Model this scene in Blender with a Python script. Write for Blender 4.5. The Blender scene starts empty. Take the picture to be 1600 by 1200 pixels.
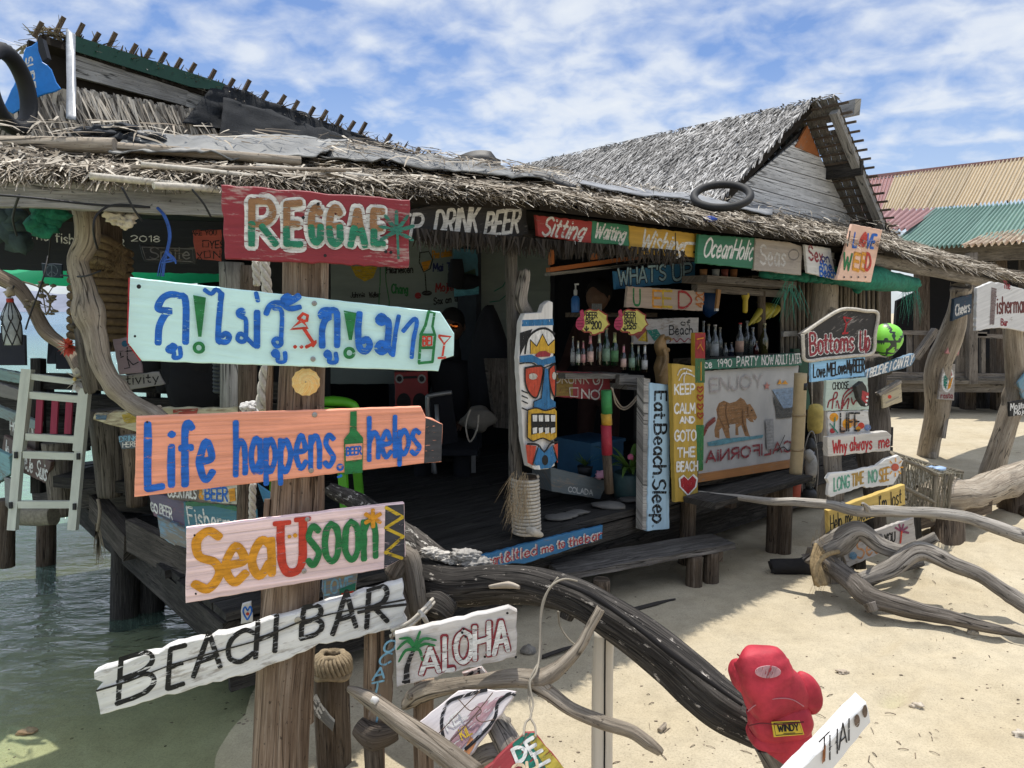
import bpy, bmesh, math, random
from mathutils import Vector, Matrix, noise
from math import sin, cos, pi, radians, atan2, hypot
rng = random.Random(7)
scn = bpy.context.scene
COL = scn.collection
# ------------------------------------------------------------------ camera, sky, sun, exposure
F = 1202.0; PITCH = radians(5.47); CAM = Vector((0, 0, 1.6))
cam = bpy.data.objects.new('camera', bpy.data.cameras.new('camera')); COL.objects.link(cam)
cam.location = CAM; cam.rotation_euler = (pi/2 - PITCH, 0, 0)
cam.data.sensor_width = 36; cam.data.lens = F/1600*36; cam.data.clip_start = .05; cam.data.clip_end = 6000
scn.camera = cam
SUN = Vector((-.02, .19, 1)).normalized()
SUN_EL = math.asin(SUN.z); SUN_AZ = atan2(SUN.x, SUN.y)
scn.view_settings.view_transform = 'Standard'; scn.view_settings.look = 'None'
scn.view_settings.exposure = 0.86; scn.view_settings.gamma = 1
sl = bpy.data.lights.new('sun', 'SUN'); sl.energy = 2.6; sl.angle = radians(.55); sl.color = (1, .955, .88)
so = bpy.data.objects.new('sun', sl); COL.objects.link(so)
so.rotation_euler = SUN.to_track_quat('Z', 'Y').to_euler(); so.location = (0, 0, 30)

def nd(nt, t, **kw):
    n = nt.nodes.new(t)
    for k, v in kw.items():
        if k.startswith('i_'): n.inputs[k[2:].replace('_', ' ')].default_value = v
        else: setattr(n, k, v)
    return n
def ramp(nt, stops, interp='LINEAR'):
    r = nt.nodes.new('ShaderNodeValToRGB'); r.color_ramp.interpolation = interp
    e = r.color_ramp.elements
    while len(e) < len(stops): e.new(.5)
    for i, (p, c) in enumerate(stops):
        e[i].position = p; e[i].color = (c[0], c[1], c[2], 1) if hasattr(c, '__len__') else (c, c, c, 1)
    return r
def mixc(nt, fac, a, b, bt='MIX'):
    m = nt.nodes.new('ShaderNodeMix'); m.data_type = 'RGBA'; m.blend_type = bt
    for s, v in ((m.inputs[0], fac), (m.inputs[6], a), (m.inputs[7], b)):
        if isinstance(v, bpy.types.NodeSocket): nt.links.new(v, s)
        elif hasattr(v, '__len__'): s.default_value = (v[0], v[1], v[2], 1)
        else: s.default_value = v
    return m.outputs[2]
def mth(nt, op, a, b=None, c=None):
    m = nt.nodes.new('ShaderNodeMath'); m.operation = op
    for s, v in zip(m.inputs, (a, b, c)):
        if v is None: continue
        if isinstance(v, bpy.types.NodeSocket): nt.links.new(v, s)
        else: s.default_value = v
    return m.outputs[0]

world = bpy.data.worlds.new('World'); scn.world = world; world.use_nodes = True
nt = world.node_tree; bg = nt.nodes['Background']
sky = nd(nt, 'ShaderNodeTexSky', sky_type='NISHITA', sun_disc=False, sun_elevation=SUN_EL, sun_rotation=SUN_AZ,
         altitude=0, air_density=1.0, dust_density=.6, ozone_density=2.2)
geo = nd(nt, 'ShaderNodeTexCoord')
sep = nd(nt, 'ShaderNodeSeparateXYZ'); nt.links.new(geo.outputs['Generated'], sep.inputs[0])
zc = mth(nt, 'ADD', mth(nt, 'MAXIMUM', sep.outputs[2], 0.0), .30)
cb = nd(nt, 'ShaderNodeCombineXYZ')
nt.links.new(mth(nt, 'DIVIDE', sep.outputs[0], zc), cb.inputs[0]); nt.links.new(mth(nt, 'DIVIDE', sep.outputs[1], zc), cb.inputs[1])
def cloudn(scale, det, loc, rot=0, sc=(1, 1, 1), rough=.55):
    mp = nd(nt, 'ShaderNodeMapping'); nt.links.new(cb.outputs[0], mp.inputs[0])
    mp.inputs['Location'].default_value = loc; mp.inputs['Rotation'].default_value = (0, 0, rot); mp.inputs['Scale'].default_value = sc
    n = nd(nt, 'ShaderNodeTexNoise', i_Scale=scale, i_Detail=det, i_Roughness=rough, i_Distortion=.25); nt.links.new(mp.outputs[0], n.inputs[0])
    return n.outputs[0]
n1 = cloudn(1.3, 4, (3.3, 1.0, 0), .35, (1, 1.2, 1)); n2 = cloudn(9.5, 6, (1, 7, 0), .5, (1, 1.1, 1), .52)
cm = mth(nt, 'ADD', mth(nt, 'MULTIPLY', n1, .55), mth(nt, 'MULTIPLY', n2, .5))
cr = ramp(nt, [(.42, .02), (.51, .38), (.60, .80), (.72, 1)]); nt.links.new(cm, cr.inputs[0])
lowf = nd(nt, 'ShaderNodeMapRange', i_From_Min=0.0, i_From_Max=.30, i_To_Min=.55, i_To_Max=0.0); nt.links.new(sep.outputs[2], lowf.inputs[0])
cf = mth(nt, 'MAXIMUM', cr.outputs[0], lowf.outputs[0])
hi = nd(nt, 'ShaderNodeMapRange', i_From_Min=.5, i_From_Max=.8, i_To_Min=1., i_To_Max=2.7); nt.links.new(sep.outputs[2], hi.inputs[0])  # clouds near the zenith boosted as added fill light for shaded faces
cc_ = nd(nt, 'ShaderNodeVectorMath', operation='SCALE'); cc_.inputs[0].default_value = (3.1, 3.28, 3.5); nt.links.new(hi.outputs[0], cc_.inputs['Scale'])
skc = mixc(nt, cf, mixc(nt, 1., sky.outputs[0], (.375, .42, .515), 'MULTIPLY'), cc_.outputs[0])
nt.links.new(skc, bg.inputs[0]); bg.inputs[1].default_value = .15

# ------------------------------------------------------------------ pixel geometry (pixel of the 1600 x 1200 photo -> point at a real distance)
CP, SP = cos(PITCH), sin(PITCH)
def ray(x, y):
    u = (x-800)/F; v = (600-y)/F
    return Vector((u, CP + v*SP, -SP + v*CP))
def P(x, y, Y): r = ray(x, y); return CAM + r*(Y/r.y)
def G(x, y, z=0.): r = ray(x, y); return CAM + r*((z-CAM.z)/r.z)
FD = Vector((.759, .651, 0)).normalized(); FN = Vector((FD.y, -FD.x, 0)); F0 = Vector((.064, 3.87, 0))
def hit(x, y, pl): p0, n = pl; r = ray(x, y); return CAM + r*((p0-CAM).dot(n)/r.dot(n))
def FR(off=0.): return (F0 + FN*off, FN)
def FP(x, y, off=0.): return hit(x, y, FR(off))
def FACE(x, y, Y, yaw=0., pitch=0.):
    n = Vector((sin(radians(yaw))*cos(radians(pitch)), -cos(radians(yaw))*cos(radians(pitch)), sin(radians(pitch))))
    return (P(x, y, Y), n)
def V3(p): return Vector(p)

# ------------------------------------------------------------------ object bookkeeping
def tag(o, label, cat, group=None, kind=None):
    if label: o['label'] = label
    if cat: o['category'] = cat
    if group: o['group'] = group
    if kind: o['kind'] = kind
    return o
def thing(name, label, cat, loc=(0, 0, 0), group=None):
    o = bpy.data.objects.new(name, None); COL.objects.link(o); o.location = loc; o.empty_display_size = .05
    return tag(o, label, cat, group)
def wloc(o):
    v = Vector(o.location)
    while o.parent: o = o.parent; v += Vector(o.location)
    return v

class MB:
    """collects shapes in world space; build() links them as one mesh object"""
    def __init__(s): s.v = []; s.f = []; s.uv = []; s.mi = []; s.sm = []; s.cur = 0; s.smooth = False
    def face(s, idx, uvs=None):
        s.f.append(tuple(idx)); s.uv.append(uvs or [(0, 0)]*len(idx)); s.mi.append(s.cur); s.sm.append(s.smooth)
    def add(s, pts):
        i = len(s.v); s.v.extend(Vector(p) for p in pts); return i
    def quad(s, a, b, c, d, uv=None):
        i = s.add((a, b, c, d)); s.face((i, i+1, i+2, i+3), uv or [(0, 0), ((Vector(b)-Vector(a)).length, 0), ((Vector(b)-Vector(a)).length, (Vector(d)-Vector(a)).length), (0, (Vector(d)-Vector(a)).length)])
    def beam(s, p0, p1, w, h, up=(0, 0, 1), seg=1, jit=0., tw=1., sag=0.):
        """box along p0->p1, w across, h along up"""
        p0 = Vector(p0); p1 = Vector(p1); d = p1-p0; L = d.length; d = d/L; up = Vector(up)
        if abs(d.dot(up.normalized())) > .98: up = Vector((0, 1, 0)) if abs(d.y) < .9 else Vector((1, 0, 0))
        x = d.cross(up).normalized(); z = x.cross(d).normalized(); off = rng.random()*9
        rings = []
        for k in range(seg+1):
            t = k/seg; c = p0 + d*(L*t) - Vector((0, 0, 1))*(sag*4*t*(1-t)); ww = w*(1+(tw-1)*t); hh = h*(1+(tw-1)*t)
            q = [c + x*(a*ww/2) + z*(b*hh/2) + Vector((rng.uniform(-jit, jit), rng.uniform(-jit, jit), rng.uniform(-jit, jit))) for a, b in ((-1, -1), (1, -1), (1, 1), (-1, 1))]
            rings.append(s.add(q))
        for k in range(seg):
            a, b = rings[k], rings[k+1]; u0, u1 = L*k/seg+off, L*(k+1)/seg+off; vv = 0
            for j in range(4):
                wd = w if j % 2 == 0 else h; j2 = (j+1) % 4
                s.face((a+j, b+j, b+j2, a+j2), [(u0, vv), (u1, vv), (u1, vv+wd), (u0, vv+wd)]); vv += wd+.03
        e = rings[-1]; a = rings[0]
        s.face((a+3, a+2, a+1, a), [(off, 0), (off+.02, w), (off+.02, w+h), (off, h)]); s.face((e, e+1, e+2, e+3), [(off, 0), (off+.02, w), (off+.02, w+h), (off, h)])
    def box(s, c, sx, sy, sz, rz=0.):
        c = Vector(c); dx = Vector((cos(rz), sin(rz), 0))
        s.beam(c-dx*(sx/2), c+dx*(sx/2), sy, sz)
    def tube(s, path, rad, seg=10, rough=0., nseg=None, cap=True, smooth=True, ridge=0., flat=1., up=None, sub=6):
        """smooth tube through path (list of points); rad number or list"""
        path = [Vector(p) for p in path]; n = len(path)
        if not hasattr(rad, '__len__'): rad = [rad]*n
        wild = rough >= .1 and seg >= 12
        if wild: seg = max(seg, 22); sub = max(sub, 11); ridge = max(ridge, .075)
        if n > 2 or nseg: pts, rs = spline(path, rad, nseg or sub)
        else:
            k = 8 if rough else 1
            pts = [path[0].lerp(path[1], i/k) for i in range(k+1)]; rs = [rad[0]+(rad[1]-rad[0])*i/k for i in range(k+1)]
        old = s.smooth; s.smooth = smooth; so_ = Vector((rng.random()*50, rng.random()*50, rng.random()*50)); L = rng.random()*5
        if wild:
            fq = min(1., .035/max(rs))
            for i, p in enumerate(pts):
                e = min(1, min(i, len(pts)-1-i)/4); q = p*(7*fq)+so_; w_ = rs[i]*.34*e
                pts[i] = p + Vector((noise.noise(q), noise.noise(q+Vector((9, 0, 0))), noise.noise(q+Vector((0, 9, 0)))))*w_
                rs[i] *= 1 + .22*noise.noise(p*(5*fq)+so_)
                kn = noise.noise(p*(11*fq)+so_)
                if kn > .34: rs[i] *= 1+(kn-.34)*.8
            for _ in range(max(1, len(pts)//45)):
                i = rng.randrange(3, len(pts)-3); a_ = rng.random()*6.28; tt = (pts[i+1]-pts[i]).normalized(); o_ = tt.orthogonal().normalized(); dd_ = o_*cos(a_)+tt.cross(o_)*sin(a_)+tt*rng.uniform(-.6, .6)
                s.tube([pts[i], pts[i]+dd_*rs[i]*1.15, pts[i]+dd_*rs[i]*rng.uniform(1.25, 1.5)], [rs[i]*.55, rs[i]*.40, rs[i]*.26], 9, .09)
        N = None; rings = []; us = []
        for i, p in enumerate(pts):
            t = (pts[min(i+1, len(pts)-1)] - pts[max(i-1, 0)])
            t = t.normalized() if t.length > 1e-9 else Vector((0, 0, 1))
            if N is None:
                N = t.orthogonal().normalized() if up is None else (Vector(up)-t*t.dot(Vector(up))).normalized()
            else:
                N = (N - t*N.dot(t)); N = N.normalized() if N.length > 1e-6 else t.orthogonal().normalized()
            B = t.cross(N); ring = []
            if i: L += (p-pts[i-1]).length
            for j in range(seg):
                a = 2*pi*j/seg; r = rs[i]
                if rough or ridge:
                    q = Vector((cos(a)*1.3, sin(a)*1.3, L*2.2))
                    r *= 1 + rough*noise.noise(q*1.0+so_)*1.6 + ridge*noise.noise(Vector((cos(a)*4, sin(a)*4, L*2.6))+so_) + ridge*.6*noise.noise(Vector((cos(a)*9, sin(a)*9, L*7))+so_)
                if wild and i in (0, len(pts)-1): q_ = t*(r*.7*noise.noise(Vector((cos(a)*2.5, sin(a)*2.5, i))+so_))
                else: q_ = Vector((0, 0, 0))
                ring.append(p + q_ + N*(cos(a)*r*flat) + B*(sin(a)*r))
            rings.append(s.add(ring)); us.append(L)
        rm = max(rs)
        for i in range(len(rings)-1):
            a, b = rings[i], rings[i+1]
            for j in range(seg):
                j2 = (j+1) % seg; v0 = 2*pi*rm*j/seg; v1 = 2*pi*rm*(j+1)/seg
                s.face((a+j, a+j2, b+j2, b+j), [(us[i], v0), (us[i], v1), (us[i+1], v1), (us[i+1], v0)])
        s.smooth = old
        if cap:
            for r0, flip, i in ((rings[0], True, 0), (rings[-1], False, -1)):
                idx = [r0+j for j in range(seg)]
                if flip: idx.reverse()
                s.face(idx, [(us[i]+.01*sin(2*pi*j/seg), .03*cos(2*pi*j/seg)) for j in range(seg)])
    def lathe(s, base, prof, seg=16, axis=(0, 0, 1), uvh=None):
        """prof: list of (r, h) from the base along axis"""
        base = Vector(base); ax = Vector(axis).normalized(); N = ax.orthogonal().normalized(); B = ax.cross(N)
        old = s.smooth; s.smooth = True; rings = []
        for r, h in prof: rings.append(s.add([base + ax*h + N*(cos(2*pi*j/seg)*r) + B*(sin(2*pi*j/seg)*r) for j in range(seg)]))
        for i in range(len(rings)-1):
            a, b = rings[i], rings[i+1]
            for j in range(seg):
                j2 = (j+1) % seg
                s.face((a+j, a+j2, b+j2, b+j), [(prof[i][1], .05*j), (prof[i][1], .05*j+.05), (prof[i+1][1], .05*j+.05), (prof[i+1][1], .05*j)])
        s.smooth = old
        if prof[0][0] > 1e-4: s.face([rings[0]+j for j in reversed(range(seg))])
        if prof[-1][0] > 1e-4: s.face([rings[-1]+j for j in range(seg)])
    def blob(s, c, r, lumps=.2, sub=2, scale=(1, 1, 1), seed=None, freq=1.):
        bm = bmesh.new(); bmesh.ops.create_icosphere(bm, subdivisions=sub, radius=1)
        o = Vector((rng.random()*99, rng.random()*99, rng.random()*99)); i = len(s.v)
        for v in bm.verts:
            k = 1 + lumps*noise.noise(v.co*1.5*freq+o)*1.5
            s.v.append(Vector(c) + Vector((v.co.x*scale[0], v.co.y*scale[1], v.co.z*scale[2]))*(r*k))
        old = s.smooth; s.smooth = True
        for f in bm.faces: s.face([i+v.index for v in f.verts], [(s.v[i+v.index].x, s.v[i+v.index].z) for v in f.verts])
        s.smooth = old; bm.free()
    def slab(s, poly, n, th, uv=None, edge=0.):
        """extruded polygon: poly is a list of 3-D points in a plane with normal n (front), th backwards"""
        n = Vector(n).normalized(); k = len(poly); poly = [Vector(p) for p in poly]
        X = (poly[1]-poly[0]).normalized(); Y = n.cross(X)
        ar = sum((poly[i]-poly[0]).dot(X)*(poly[(i+1) % k]-poly[0]).dot(Y) - (poly[(i+1) % k]-poly[0]).dot(X)*(poly[i]-poly[0]).dot(Y) for i in range(k))
        if ar < 0: poly.reverse()
        uvs = [((p-poly[0]).dot(X), (p-poly[0]).dot(Y)) for p in poly]
        i = s.add(poly); j = s.add([p-n*th for p in poly])
        s.face([i+a for a in range(k)], uvs); s.face([j+a for a in reversed(range(k))], list(reversed(uvs)))
        for a in range(k):
            b = (a+1) % k; s.face((i+b, i+a, j+a, j+b), [uvs[b], uvs[a], (uvs[a][0], uvs[a][1]-th), (uvs[b][0], uvs[b][1]-th)])
    def build(s, name, mat, parent=None, org=None):
        if org is None:
            if parent is not None: org = wloc(parent)
            elif s.v:
                xs = [v.x for v in s.v]; ys = [v.y for v in s.v]; org = Vector(((min(xs)+max(xs))/2, (min(ys)+max(ys))/2, min(v.z for v in s.v)))
            else: org = Vector((0, 0, 0))
        org = Vector(org); me = bpy.data.meshes.new(name); me.from_pydata([v-org for v in s.v], [], s.f)
        for m in (mat if isinstance(mat, (list, tuple)) else [mat]): me.materials.append(m)
        ul = me.uv_layers.new(name='uv'); k = 0; flat = []
        for u in s.uv:
            for q in u: flat.extend((q[0], q[1]))
        ul.data.foreach_set('uv', flat)
        me.polygons.foreach_set('material_index', s.mi); me.polygons.foreach_set('use_smooth', s.sm); me.update()
        o = bpy.data.objects.new(name, me); COL.objects.link(o)
        if parent is not None: o.parent = parent; o.location = org - wloc(parent)
        else: o.location = org
        return o

def spline(pts, rad, sub=6):
    out = []; ro = []; n = len(pts)
    for i in range(n-1):
        p0 = pts[max(i-1, 0)]; p1 = pts[i]; p2 = pts[i+1]; p3 = pts[min(i+2, n-1)]
        for k in range(sub):
            t = k/sub; t2 = t*t; t3 = t2*t
            out.append(.5*((2*p1) + (p2-p0)*t + (2*p0-5*p1+4*p2-p3)*t2 + (3*p1-p0-3*p2+p3)*t3)); ro.append(rad[i]+(rad[i+1]-rad[i])*t)
    out.append(pts[-1]); ro.append(rad[-1]); return out, ro

# ------------------------------------------------------------------ materials
MC = {}
def newmat(key):
    m = bpy.data.materials.new(key); m.use_nodes = True; nt = m.node_tree; b = nt.nodes['Principled BSDF']; return m, nt, b
def uvmap(nt, sc, rnd=True):
    tc = nd(nt, 'ShaderNodeTexCoord'); mp = nd(nt, 'ShaderNodeMapping'); mp.inputs['Scale'].default_value = (sc[0], sc[1], 1)
    nt.links.new(tc.outputs['UV'], mp.inputs[0])
    if rnd:
        oi = nd(nt, 'ShaderNodeObjectInfo'); v = nd(nt, 'ShaderNodeCombineXYZ')
        nt.links.new(mth(nt, 'MULTIPLY', oi.outputs['Random'], 37.), v.inputs[0]); nt.links.new(mth(nt, 'MULTIPLY', oi.outputs['Random'], 91.), v.inputs[1])
        nt.links.new(v.outputs[0], mp.inputs['Location'])
    return mp.outputs[0]
def tex(nt, vec, scale=1., det=5., rough=.6, dist=0.):
    n = nd(nt, 'ShaderNodeTexNoise', i_Scale=scale, i_Detail=det, i_Roughness=rough, i_Distortion=dist); nt.links.new(vec, n.inputs[0]); return n.outputs[0]
def bump(nt, b, h, strength=.4, dist=.004):
    bp = nd(nt, 'ShaderNodeBump', i_Strength=strength, i_Distance=dist); nt.links.new(h, bp.inputs['Height']); nt.links.new(bp.outputs[0], b.inputs['Normal'])
def wood(dark, mid, light, su=2.5, sv=40., bs=.6, rough=.85, patch=None, key=None):
    k = ('wood', dark, mid, light, su, sv, bs, patch)
    if k in MC: return MC[k]
    m, nt, b = newmat(key or 'weathered wood')
    g1 = tex(nt, uvmap(nt, (su, sv)), 1, 6, .65, .8); g2 = tex(nt, uvmap(nt, (su*4, sv*5)), 1, 5, .7, .3); big = tex(nt, uvmap(nt, (2.2, 6)), 1, 5, .65)
    g = mth(nt, 'ADD', mth(nt, 'MULTIPLY', g1, .5), mth(nt, 'MULTIPLY', g2, .5))
    r = ramp(nt, [(.33, dark), (.48, mid), (.64, light)]); nt.links.new(g, r.inputs[0])
    r2 = ramp(nt, [(.3, .55), (.7, 1.2)]); nt.links.new(big, r2.inputs[0])
    c = mixc(nt, 1., r.outputs[0], r2.outputs[0], 'MULTIPLY')
    if patch:
        pn = tex(nt, uvmap(nt, (16, 34)), 1, 6, .75); pr = ramp(nt, [(patch[1], 0), (patch[1]+.04, 1)]); nt.links.new(pn, pr.inputs[0])
        c = mixc(nt, pr.outputs[0], c, patch[0])
    cn = tex(nt, uvmap(nt, (su*.8, sv*.8)), 1, 2, .5, .4); ck = ramp(nt, [(.478, 1), (.497, .12), (.503, .12), (.522, 1)]); nt.links.new(cn, ck.inputs[0])
    sp_ = tex(nt, uvmap(nt, (45, 70)), 1, 3, .6); sr = ramp(nt, [(.30, .35), (.36, 1)]); nt.links.new(sp_, sr.inputs[0])
    ckm = ramp(nt, [(.45, 0), (.55, 1)]); nt.links.new(big, ckm.inputs[0])
    c = mixc(nt, ckm.outputs[0], c, mixc(nt, 1., c, ck.outputs[0], 'MULTIPLY')); c = mixc(nt, 1., c, sr.outputs[0], 'MULTIPLY')
    nt.links.new(c, b.inputs['Base Color']); b.inputs['Roughness'].default_value = rough; b.inputs['Specular IOR Level'].default_value = .25
    bump(nt, b, mth(nt, 'ADD', g, mth(nt, 'MULTIPLY', ck.outputs[0], .35)), min(1, bs*1.3), .008)
    MC[k] = m; return m
def paint(col, wear=.35, under=(.22, .18, .14), su=2., sv=45., bs=.35, rough=.6, var=.12, key=None):
    """painted board: paint worn through along the grain"""
    k = ('paint', col, wear, under, su, sv, bs, rough)
    if k in MC: return MC[k]
    m, nt, b = newmat(key or 'painted board')
    g = tex(nt, uvmap(nt, (su, sv)), 1, 6, .6, .8); big = tex(nt, uvmap(nt, (5, 9)), 1, 5, .65); fine = tex(nt, uvmap(nt, (16, 90)), 1, 5, .7)
    v = ramp(nt, [(.28, 1-var*1.5), (.72, 1+var*1.1)]); nt.links.new(g, v.inputs[0])
    c = mixc(nt, 1., col, v.outputs[0], 'MULTIPLY')
    s_ = mth(nt, 'ADD', mth(nt, 'MULTIPLY', big, .5), mth(nt, 'MULTIPLY', fine, .5)); w = ramp(nt, [(.66-wear*.38, 0), (.72-wear*.34, 1)]); nt.links.new(s_, w.inputs[0])
    un = mixc(nt, g, tuple(x*.6 for x in under), tuple(min(1, x*1.5) for x in under))
    c = mixc(nt, mth(nt, 'MULTIPLY', w.outputs[0], .9), c, un)
    d = tex(nt, uvmap(nt, (2, 3)), 1, 5, .7); dr = ramp(nt, [(.35, .90), (.6, 1.04)]); nt.links.new(d, dr.inputs[0]); c = mixc(nt, 1., c, dr.outputs[0], 'MULTIPLY')
    nt.links.new(c, b.inputs['Base Color']); b.inputs['Roughness'].default_value = rough; b.inputs['Specular IOR Level'].default_value = .3
    bump(nt, b, g, bs, .006); MC[k] = m; return m
def ink(col, wear=.2, key=None):
    """brushed lettering, chipped so that the board shows through"""
    k = ('ink', col, wear)
    if k in MC: return MC[k]
    m, nt, b = newmat(key or 'brushed lettering')
    big = tex(nt, uvmap(nt, (25, 40)), 1, 5, .7); v = ramp(nt, [(.3, .62), (.7, 1.15)]); nt.links.new(big, v.inputs[0])
    gr = tex(nt, uvmap(nt, (3, 85)), 1, 6, .7); gv_ = ramp(nt, [(.34, .68), (.52, 1.), (.66, 1.12)]); nt.links.new(gr, gv_.inputs[0])
    nt.links.new(mixc(nt, 1., mixc(nt, 1., col, v.outputs[0], 'MULTIPLY'), gv_.outputs[0], 'MULTIPLY'), b.inputs['Base Color']); b.inputs['Roughness'].default_value = .6; b.inputs['Specular IOR Level'].default_value = .3
    if wear > 0:
        w = ramp(nt, [(.33+wear*.22, 1), (.36+wear*.22, 0)]); f = tex(nt, uvmap(nt, (22, 130)), 1, 4, .7); nt.links.new(f, w.inputs[0])
        tr = nd(nt, 'ShaderNodeBsdfTransparent'); mx = nd(nt, 'ShaderNodeMixShader'); out = nt.nodes['Material Output']
        nt.links.new(w.outputs[0], mx.inputs[0]); nt.links.new(b.outputs[0], mx.inputs[1]); nt.links.new(tr.outputs[0], mx.inputs[2]); nt.links.new(mx.outputs[0], out.inputs[0])
    bump(nt, b, gr, .35, .004); MC[k] = m; return m
def plain(col, rough=.6, metal=0., var=.15, sc=14., bs=.12, spec=.4, key=None, emit=0.):
    k = ('plain', col, rough, metal, var, sc, bs, emit)
    if k in MC: return MC[k]
    m, nt, b = newmat(key or 'surface')
    tc = nd(nt, 'ShaderNodeTexCoord'); n = tex(nt, tc.outputs['Object'], sc, 6, .65); v = ramp(nt, [(.3, 1-var), (.7, 1+var)]); nt.links.new(n, v.inputs[0])
    nt.links.new(mixc(nt, 1., col, v.outputs[0], 'MULTIPLY'), b.inputs['Base Color'])
    b.inputs['Roughness'].default_value = rough; b.inputs['Metallic'].default_value = metal; b.inputs['Specular IOR Level'].default_value = spec
    if bs: bump(nt, b, n, bs, .01)
    MC[k] = m; return m
def glass(col, rough=.08, key='bottle glass'):
    k = ('glass', col)
    if k in MC: return MC[k]
    m, nt, b = newmat(key); out = nt.nodes['Material Output']
    tr = nd(nt, 'ShaderNodeBsdfTransparent'); tr.inputs[0].default_value = (*col, 1); gl = nd(nt, 'ShaderNodeBsdfGlossy'); gl.inputs['Roughness'].default_value = rough
    fr = nd(nt, 'ShaderNodeFresnel', i_IOR=1.6); mx = nd(nt, 'ShaderNodeMixShader'); df = nd(nt, 'ShaderNodeBsdfDiffuse'); df.inputs[0].default_value = (col[0]*.25, col[1]*.25, col[2]*.25, 1)
    m2 = nd(nt, 'ShaderNodeMixShader'); m2.inputs[0].default_value = .4
    nt.links.new(tr.outputs[0], m2.inputs[1]); nt.links.new(df.outputs[0], m2.inputs[2])
    nt.links.new(mth(nt, 'ADD', fr.outputs[0], .06), mx.inputs[0]); nt.links.new(m2.outputs[0], mx.inputs[1]); nt.links.new(gl.outputs[0], mx.inputs[2]); nt.links.new(mx.outputs[0], out.inputs[0])
    MC[k] = m; return m
def straw(stops, rough=.9, key='dry palm thatch'):
    k = ('straw', tuple(stops))
    if k in MC: return MC[k]
    m, nt, b = newmat(key)
    tc = nd(nt, 'ShaderNodeTexCoord'); sp = nd(nt, 'ShaderNodeSeparateXYZ'); nt.links.new(tc.outputs['UV'], sp.inputs[0])
    r = ramp(nt, list(stops)); nt.links.new(sp.outputs[0], r.inputs[0])
    n = tex(nt, tc.outputs['Object'], 2.2, 4, .6); v = ramp(nt, [(.35, .6), (.65, 1.15)]); nt.links.new(n, v.inputs[0])
    nt.links.new(mixc(nt, 1., r.outputs[0], v.outputs[0], 'MULTIPLY'), b.inputs['Base Color']); b.inputs['Roughness'].default_value = rough; b.inputs['Specular IOR Level'].default_value = .15
    MC[k] = m; return m

GREY = wood((.10, .085, .07), (.27, .24, .205), (.46, .42, .37), key='sun-bleached driftwood')
DRIFT = wood((.16, .125, .09), (.36, .30, .23), (.52, .46, .37), su=2., sv=26., bs=.5, key='pale driftwood')
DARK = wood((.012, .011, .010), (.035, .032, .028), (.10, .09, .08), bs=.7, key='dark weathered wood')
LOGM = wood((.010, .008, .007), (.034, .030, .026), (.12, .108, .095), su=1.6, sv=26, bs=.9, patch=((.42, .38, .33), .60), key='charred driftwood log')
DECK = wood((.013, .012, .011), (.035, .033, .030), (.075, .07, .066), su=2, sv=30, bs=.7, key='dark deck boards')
POSTM = wood((.06, .04, .028), (.22, .15, .10), (.40, .31, .23), su=1.4, sv=32., bs=.9, key='split timber post')
BROWN = wood((.035, .024, .016), (.11, .08, .055), (.2, .16, .12), bs=.7, key='brown timber')
GREYB = wood((.12, .115, .105), (.30, .29, .27), (.44, .43, .40), su=2., sv=30, bs=.4, key='grey plank')
BLACKP = plain((.012, .012, .013), .55, key='black plastic')
ROPE = plain((.30, .235, .15), .95, var=.3, sc=60, bs=.6, key='coir rope')
ROPEW = plain((.48, .44, .37), .95, var=.25, sc=60, bs=.5, key='pale rope')
RUBBER = plain((.012, .012, .012), .7, key='tyre rubber')
STEEL = plain((.32, .31, .30), .45, .8, key='screw steel')
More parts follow.
